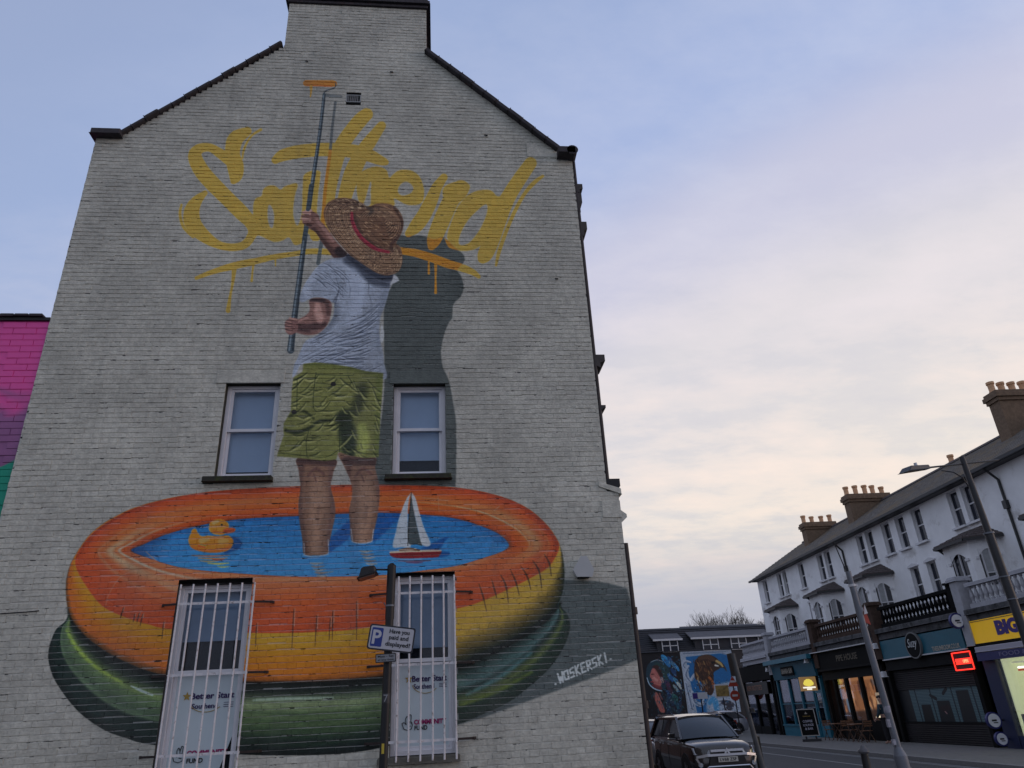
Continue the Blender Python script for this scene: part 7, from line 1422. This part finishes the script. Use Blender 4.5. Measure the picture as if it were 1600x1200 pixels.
Rd = [.14, .14, .15, .07, .055, .09, .075, .10, .07, .05, .04, .10, .07, .05, .04, .07, .052, .038, .03, .07, .052, .038, .03]
skinned('body', V, E_, Rd, sk_, per, PM)
Vj = [(0, 0, .98), (0, 0, 1.15), (0, 0, 1.38), (0, 0, 1.47), (0, .2, 1.42), (.02, .28, 1.15), (.15, .25, .99), (0, -.2, 1.42), (.0, -.29, 1.15), (.10, -.27, .97)]
skinned('jacket', Vj, [(0, 1), (1, 2), (2, 3), (2, 4), (4, 5), (5, 6), (2, 7), (7, 8), (8, 9)], [.17, .165, .175, .09, .085, .068, .055, .085, .068, .055], jk, per, PM)
Vt = [(0, 0, 1.0), (0, .1, .88), (.02, .11, .5), (0, .12, .1), (0, -.1, .88), (.05, -.11, .5), (0, -.12, .1)]
skinned('trousers', Vt, [(0, 1), (1, 2), (2, 3), (0, 4), (4, 5), (5, 6)], [.15, .12, .085, .07, .12, .085, .07], tr_m, per, PM)
skinned('hair', [(.0, 0, 1.70), (-.02, 0, 1.78), (.04, 0, 1.80)], [(0, 1), (1, 2)], [.085, .085, .06], mat('dark_hair', (.02, .014, .01), .9), per, PM, 1)
for y in (.22, -.26):                             # hands with five short curled fingers
    hx, hz = (.28, .915) if y > 0 else (.175, .84)
    Vh = [(0, 0, 0), (.03, 0, -.03)]; Eh_ = [(0, 1)]; Rh = [.026, .028]
    for k in range(4): Vh += [(.05, -.03 + k * .02, -.06), (.045, -.03 + k * .02, -.095 + .008 * abs(k - 1.5))]; Eh_ += [(1, 2 + k * 2), (2 + k * 2, 3 + k * 2)]; Rh += [.010, .009]
    Vh += [(.05, .045, -.03), (.06, .05, -.06)]; Eh_ += [(1, 10), (10, 11)]; Rh += [.011, .009]
    skinned('hand', Vh, Eh_, Rh, sk_, per, PM @ Matrix.Translation((hx - .02, y, hz)), 1)
b = MB(); 
for v in (((.10, .03, 1.665)), ((.10, -.03, 1.665))): q = PM @ Vector(v); b.lathe(tuple(q), [(.004, -.008), (.010, 0), (.004, .008)], 8)
b.build('eyes', M_blackp, per); b = MB(); q = PM @ Vector((.125, 0, 1.635)); b.lathe(tuple(q), [(.012, -.012), (.014, 0), (.006, .03)], 6); b.build('nose', sk_, per)
# ------------------------------------------------------------------ cars
M_tyre = mat('tyre_rubber', (.015, .015, .016), .85); M_rim = mat('alloy_rim', (.25, .25, .27), .35, metal=.8); M_chr = mat('chrome', (.75, .77, .82), .32, metal=1.0); M_cglass = mat('car_glass', (.025, .035, .045), .04, spec=.5)
M_blktrim = mat('black_plastic_trim', (.012, .012, .013), .55); M_lamp = mat('headlamp_glass', (.42, .45, .5), .12, spec=.9)
def car_paint(name, col): return mat(name, col, .2, metal=.25, var=(60, .06), coat=1.0)
def loft(secs, name, mt, par, closed_ends=True, smooth=50):
    b = MB(fnc[0]); n = len(secs[0])
    for s in secs: b.v += [tuple(b.fn(p)) for p in s]
    for i in range(len(secs) - 1):
        for k in range(n - 1): b.f.append((i * n + k, i * n + k + 1, (i + 1) * n + k + 1, (i + 1) * n + k)); b.mi.append(0)
    if closed_ends:
        for i in (0, len(secs) - 1): b.f.append(tuple(range(i * n, i * n + n))); b.mi.append(0)
    return b.build(name, mt, par, smooth=smooth)
fnc = [None]
def sec(y, w, zb, zs, zt, nose=0.0):             # lateral section, left to right; bulge of the flank and curved top
    H = [(w * .90, zb), (w * .985, zb + .12), (w, zb + (zs - zb) * .55), (w * .975, zs - .06), (w * .92, zs), (w * .74, zs + (zt - zs) * .62), (w * .45, zs + (zt - zs) * .93), (0, zt)]
    L = [(-x, z) for x, z in H[::-1]][1:] ; pts = H + L
    return [(x, y + nose * (1 - (abs(x) / w) ** 2) * -1, z) for x, z in pts]
def wheel(par, x, y, r=.34, w=.22):
    sx = 1 if x > 0 else -1; b = MB(fnc[0]); 
    prof = [(r * .62, 0), (r * .93, 0), (r, .03), (r, w - .03), (r * .93, w), (r * .62, w)]; n = 22; vs = []; fs = []
    for rr, d in prof:
        for k in range(n): vs.append((x - sx * d, y + rr * math.cos(2 * math.pi * k / n), r + rr * math.sin(2 * math.pi * k / n)))
    for j in range(len(prof) - 1):
        for k in range(n): fs.append((j * n + k, j * n + (k + 1) % n, (j + 1) * n + (k + 1) % n, (j + 1) * n + k))
    fs.append(tuple(range(5 * n, 6 * n))); b.add(vs, fs); w_ = b.build('wheel', M_tyre, par, smooth=40)
    b = MB(fnc[0]); 
    for k in range(5):
        a = 2 * math.pi * k / 5; b.bar((x - sx * .02, y, r), (x - sx * .025, y + r * .6 * math.cos(a), r + r * .6 * math.sin(a)), .05, .06, (1, 0, 0))
    b.build('rim', M_rim, w_)
def car(name, label, s, o, yaw, body, L=4.6, W=.9, hgt=1.68, hood=1.02, flip=False, plate=None, suv=True, reverse=False):
    """front of the car at y = 0 facing -y in its own frame; s, o place the centre of the front bumper"""
    t = thing(name, label, 'car', T((s, o, 0))); M = Matrix.Translation(Vector(T((s, o, 0)))) @ Matrix.Rotation(RZ - math.pi / 2 + yaw, 4, 'Z')
    fnc[0] = lambda p: tuple(M @ Vector(p))
    bt = hood + .06; wb = 1.15 if suv else 1.2; rr_y = L - .15
    S = [sec(.0, W * .80, .28, hood - .20, hood - .16, .05), sec(.10, W * .92, .22, hood - .12, hood - .06, .08), sec(.35, W * .99, .2, hood - .06, hood - .0, .06), sec(.8, W, .2, hood - .03, hood + .04), sec(wb, W, .2, hood, hood + .07), sec(L * .5, W, .2, bt - .0, bt + .02), sec(L - .7, W, .2, bt + .02, bt + .04), sec(L - .15, W * .97, .24, bt - .02, bt + .0), sec(L, W * .86, .34, bt - .12, bt - .1)]
    loft(S, 'body', body, t)
    zt = hgt; wt, wl = W * .775, W * .94; ya, yb_, yc, yd = wb - .02, wb + (.78 if suv else .82), L - (.75 if suv else 1.0), L - (.18 if suv else .3); zl = bt - .0
    # glasshouse: roof, glass on four sides, pillars
    roofs = [[(x, y, z) for x, z in ((-wt, zt - .07 - dz), (-wt * .93, zt - .02 - dz), (-wt * .5, zt + .015 - dz), (0, zt + .02 - dz), (wt * .5, zt + .015 - dz), (wt * .93, zt - .02 - dz), (wt, zt - .07 - dz))] for y, dz in ((yb_ - .06, .045), (yb_ + .3, .0), ((yb_ + yc) / 2, -.005), (yc, .03), (yc + .15, .08))]
    loft(roofs, 'roof', body, t)
    def G(nm, q): b = MB(fnc[0]); b.add(q, [(0, 1, 2, 3)]) if len(q) == 4 else b.add(q, [tuple(range(len(q)))]); return b.build(nm, M_cglass, t, fix=False)
    cvb = lambda x, w: 1 - (x / w) ** 2
    loft([[((-1 + 2 * k / 10) * (wl - .04 + (wt - .03 - wl + .04) * v), ya + (yb_ - .03 - ya) * v - .10 * (1 - v * .5) * cvb(-1 + 2 * k / 10, 1), zl + (zt - .10 - zl) * v + .03 * cvb(-1 + 2 * k / 10, 1) + .03 * math.sin(math.pi * v)) for k in range(11)] for v in (0, .25, .5, .75, 1)], 'windscreen', M_cglass, t, closed_ends=False)
    G('rear_window', [(-wl + .06, yd, zl), (wl - .06, yd, zl), (wt - .04, yc + .12, zt - .1), (-wt + .04, yc + .12, zt - .1)])
    for sx in (-1, 1):
        ym = wb + 1.25; yn = L - 1.45; X = lambda z: sx * (wl + (wt - wl) * (z - zl) / (zt - .07 - zl)); ze = zt - .12
        fy = lambda z: ya + (yb_ - ya) * (z - zl) / (zt - .1 - zl)
        G('side_window', [(X(zl), ya + .12, zl + .01), (X(zl), ym, zl + .01), (X(ze), ym, ze), (X(ze), fy(ze) + .12, ze)]); G('side_window', [(X(zl), ym + .06, zl + .01), (X(zl), yn + .1, zl + .01), (X(ze), yn, ze), (X(ze), ym + .06, ze)])
        G('side_window', [(X(zl), yn + .17, zl + .01), (X(zl), yd - .14, zl + .03), (X(ze), yc - .02, ze), (X(ze), yn + .07, ze)])
        b = MB(fnc[0]); b.bar((sx * wl, ya - .0, zl - .02), (sx * (wt + .0), yb_ - .03, zt - .07), .055, .06); b.bar((sx * (wl - .0), yd - .02, zl), (sx * wt, yc + .1, zt - .07), .10, .12, (1, 0, 0)); b.bar((sx * wt, yb_ - .06, zt - .075), (sx * wt, yc + .12, zt - .09), .05, .06); b.build('pillars', body, t)
        b = MB(fnc[0]); b.bar((X(zl + .02), ym + .03, zl), (X(ze + .03), ym + .03, ze + .03), .06, .02, (sx, 0, 0)); b.bar((X(zl + .02), yn + .13, zl), (X(ze + .03), yn + .03, ze + .03), .06, .02, (sx, 0, 0)); b.build('door_pillar', M_blktrim, t)
        if suv: b = MB(fnc[0]); b.bar((sx * (wt + .01), yb_ + .1, zt + .005), (sx * (wt + .01), yc, zt - .0), .03, .035); b.build('roof_rail', M_chr, t)
        b = MB(fnc[0]); b.bar((sx * (wl + .005), ya + .05, zl - .005), (sx * (wl + .005), yd - .1, zl + .005), .018, .03); b.build('window_trim', M_chr if suv else M_blktrim, t)
        mr = MB(fnc[0]); mr.hexa([(sx * (W + .04), ya + .30, zl + .0), (sx * (W + .20), ya + .34, zl + .02), (sx * (W + .20), ya + .46, zl + .02), (sx * (W + .02), ya + .46, zl + .0), (sx * (W + .04), ya + .28, zl + .17), (sx * (W + .19), ya + .32, zl + .15), (sx * (W + .19), ya + .46, zl + .15), (sx * (W + .02), ya + .46, zl + .17)]); mr.hexa([(sx * (W * .93), ya + .34, zl - .02), (sx * (W + .06), ya + .34, zl + .01), (sx * (W + .06), ya + .44, zl + .01), (sx * (W * .93), ya + .44, zl - .02), (sx * (W * .93), ya + .34, zl + .03), (sx * (W + .06), ya + .34, zl + .05), (sx * (W + .06), ya + .44, zl + .05), (sx * (W * .93), ya + .44, zl + .03)]); mr.build('wing_mirror', body if suv else M_blktrim, t, bevel=.025)
        for y in (.85, L - .95):
            n = 16; b = MB(fnc[0]); R1 = .42; pts = [(y + R1 * math.cos(math.pi * k / n), .34 + R1 * math.sin(math.pi * k / n)) for k in range(n + 1)]; b.prism(pts + [(y - R1, .19), (y + R1, .19)], 'x', sx * (W * .90), sx * (W + .006)); b.build('wheel_arch', M_blktrim, t); wheel(t, sx * (W + .012), y)
        for y0_ in (ya + .10, ym + .03, yn + .2): b = MB(fnc[0]); b.box(sx * (W + .001), sx * (W + .006), y0_, y0_ + .012, .36, zl - .06); b.build('door_gap', M_blktrim, t)
        b = MB(); b = MB(fnc[0]); b.bar((sx * (W + .02), ym - .18, zl - .14), (sx * (W + .02), ym - .02, zl - .14), .02, .03); b.build('door_handle', M_chr if suv else body, t); b = MB(fnc[0]); b.bar((sx * (W + .02), yn - .02, zl - .13), (sx * (W + .02), yn + .14, zl - .13), .02, .03); b.build('door_handle', M_chr if suv else body, t)
        # headlamp wrapping round the corner
        b = MB(fnc[0]); b.hexa([(sx * W * .50, -.075, hood - .30), (sx * W * .94, .10, hood - .28), (sx * W * .94, .22, hood - .28), (sx * W * .50, .1, hood - .30), (sx * W * .52, -.04, hood - .18), (sx * W * .96, .22, hood - .13), (sx * W * .96, .3, hood - .13), (sx * W * .52, .1, hood - .18)]); b.build('headlight', M_lamp, t, bevel=.01)
        b = MB(fnc[0]); b.hexa([(sx * W * .62, L - .1, .74), (sx * W * .93, L - .2, .74), (sx * W * .93, L - .02, .76), (sx * W * .62, L + .02, .76), (sx * W * .62, L - .1, .98), (sx * W * .95, L - .2, 1.0), (sx * W * .95, L - .08, 1.0), (sx * W * .62, L - .02, .98)]); b.build('tail_light', bpy.data.materials['red_sign_edge'], t)
    b = MB(fnc[0]); b.hexa([(-W * .62, -.085, .42), (W * .62, -.085, .42), (W * .62, .1, .42), (-W * .62, .1, .42), (-W * .50, -.09, hood - .24), (W * .50, -.09, hood - .24), (W * .50, .1, hood - .24), (-W * .50, .1, hood - .24)]); gr_ = b.build('grille', M_blktrim, t, bevel=.01)
    if suv:
        b = MB(fnc[0])
        for z, w0 in ((hood - .20, .50), (hood - .30, .62)): b.bar((-W * w0, -.085, z), (W * w0, -.085, z), .03, .055)
        for sx in (-1, 1): b.bar((sx * W * .60, -.085, hood - .30), (sx * W * .93, .03, hood - .34), .03, .06); b.bar((sx * W * .93, .03, hood - .36), (sx * W * .84, -.02, .50), .03, .05)
        b.build('chrome_bar', M_chr, t)
        em = MB(fnc[0]); zc = hood - .225
        for an in (90, 210, 330):
            a = math.radians(an); d1, d2 = math.radians(an - 30), math.radians(an + 30); Lr = .052; p0 = (0, zc); p1 = (Lr * math.cos(d1), zc + Lr * math.sin(d1)); p3 = (Lr * math.cos(d2), zc + Lr * math.sin(d2)); p2 = (p1[0] + p3[0], p1[1] + p3[1] - zc); em.prism([p0, p1, p2, p3], 'y', -.118, -.108)
        em.build('three_diamond_badge', M_chr, t)
        b = MB(fnc[0]); b.path([(-W * .78, -.10, .32), (-W * .64, -.13, .46), (W * .64, -.13, .46), (W * .78, -.10, .32)], .022, 8); b.path([(-W * .66, -.12, .34), (W * .66, -.12, .34)], .02, 8); b.build('bumper_hoop', M_chr, t, smooth=True)
        b = MB(fnc[0]); b.box(-W * .60, W * .60, -.09, -.02, .24, .42); b.build('lower_intake', M_blktrim, t)
        for sx in (-1, 1): b = MB(fnc[0]); b.tube((sx * W * .83, -.02, .50), (sx * W * .83, .06, .50), .055, n=12); b.build('fog_light', M_lamp, t)
    if plate:
        b = MB(fnc[0]); b.box(-.26, .26, -.118, -.106, .555, .672); pl_ = b.build('number_plate', mat('plate_white', (.50, .50, .46), .5), t)
        c_ = M @ Vector((0, -.12, .613)); r_ = (M.to_3x3() @ Vector((1, 0, 0))); text('lettering', plate, M_blackp, pl_, c_, r_, (0, 0, 1), .075, .44, bold=.02, ext=.001)
    b = MB(fnc[0]); b.bar((-.35, ya - .03, bt + .03), (.25, ya + .06, bt + .055), .015, .02); b.build('wiper', M_blktrim, t)
    return t
brown = car_paint('dark_brown_metallic', (.022, .019, .018))
car('parked_car', 'dark brown metallic four wheel drive with chrome grille beside the mural gable', 20.75, 6.44, 0.03, brown, W=.85, plate='LV68 ZSF')
car('parked_car', 'pale topped small car tucked behind the large brown one at the gable corner', 26.3, 6.2, .02, car_paint('silver_paint', (.42, .42, .43)), L=4.1, W=.84, hgt=1.52, hood=.95, suv=False)
c3 = car('parked_car', 'dark saloon standing across the street end below the bird mural', 47.5, 11.9, math.radians(-62), car_paint('dark_blue_paint_car', (.02, .024, .03)), L=4.4, W=.88, hgt=1.45, hood=.9, suv=False)
car('parked_car', 'white hatchback behind the dark saloon at the street end', 52.5, 14.2, math.radians(-70), car_paint('white_car_paint', (.45, .46, .5)), L=4.2, W=.86, hgt=1.5, hood=.95, suv=False)
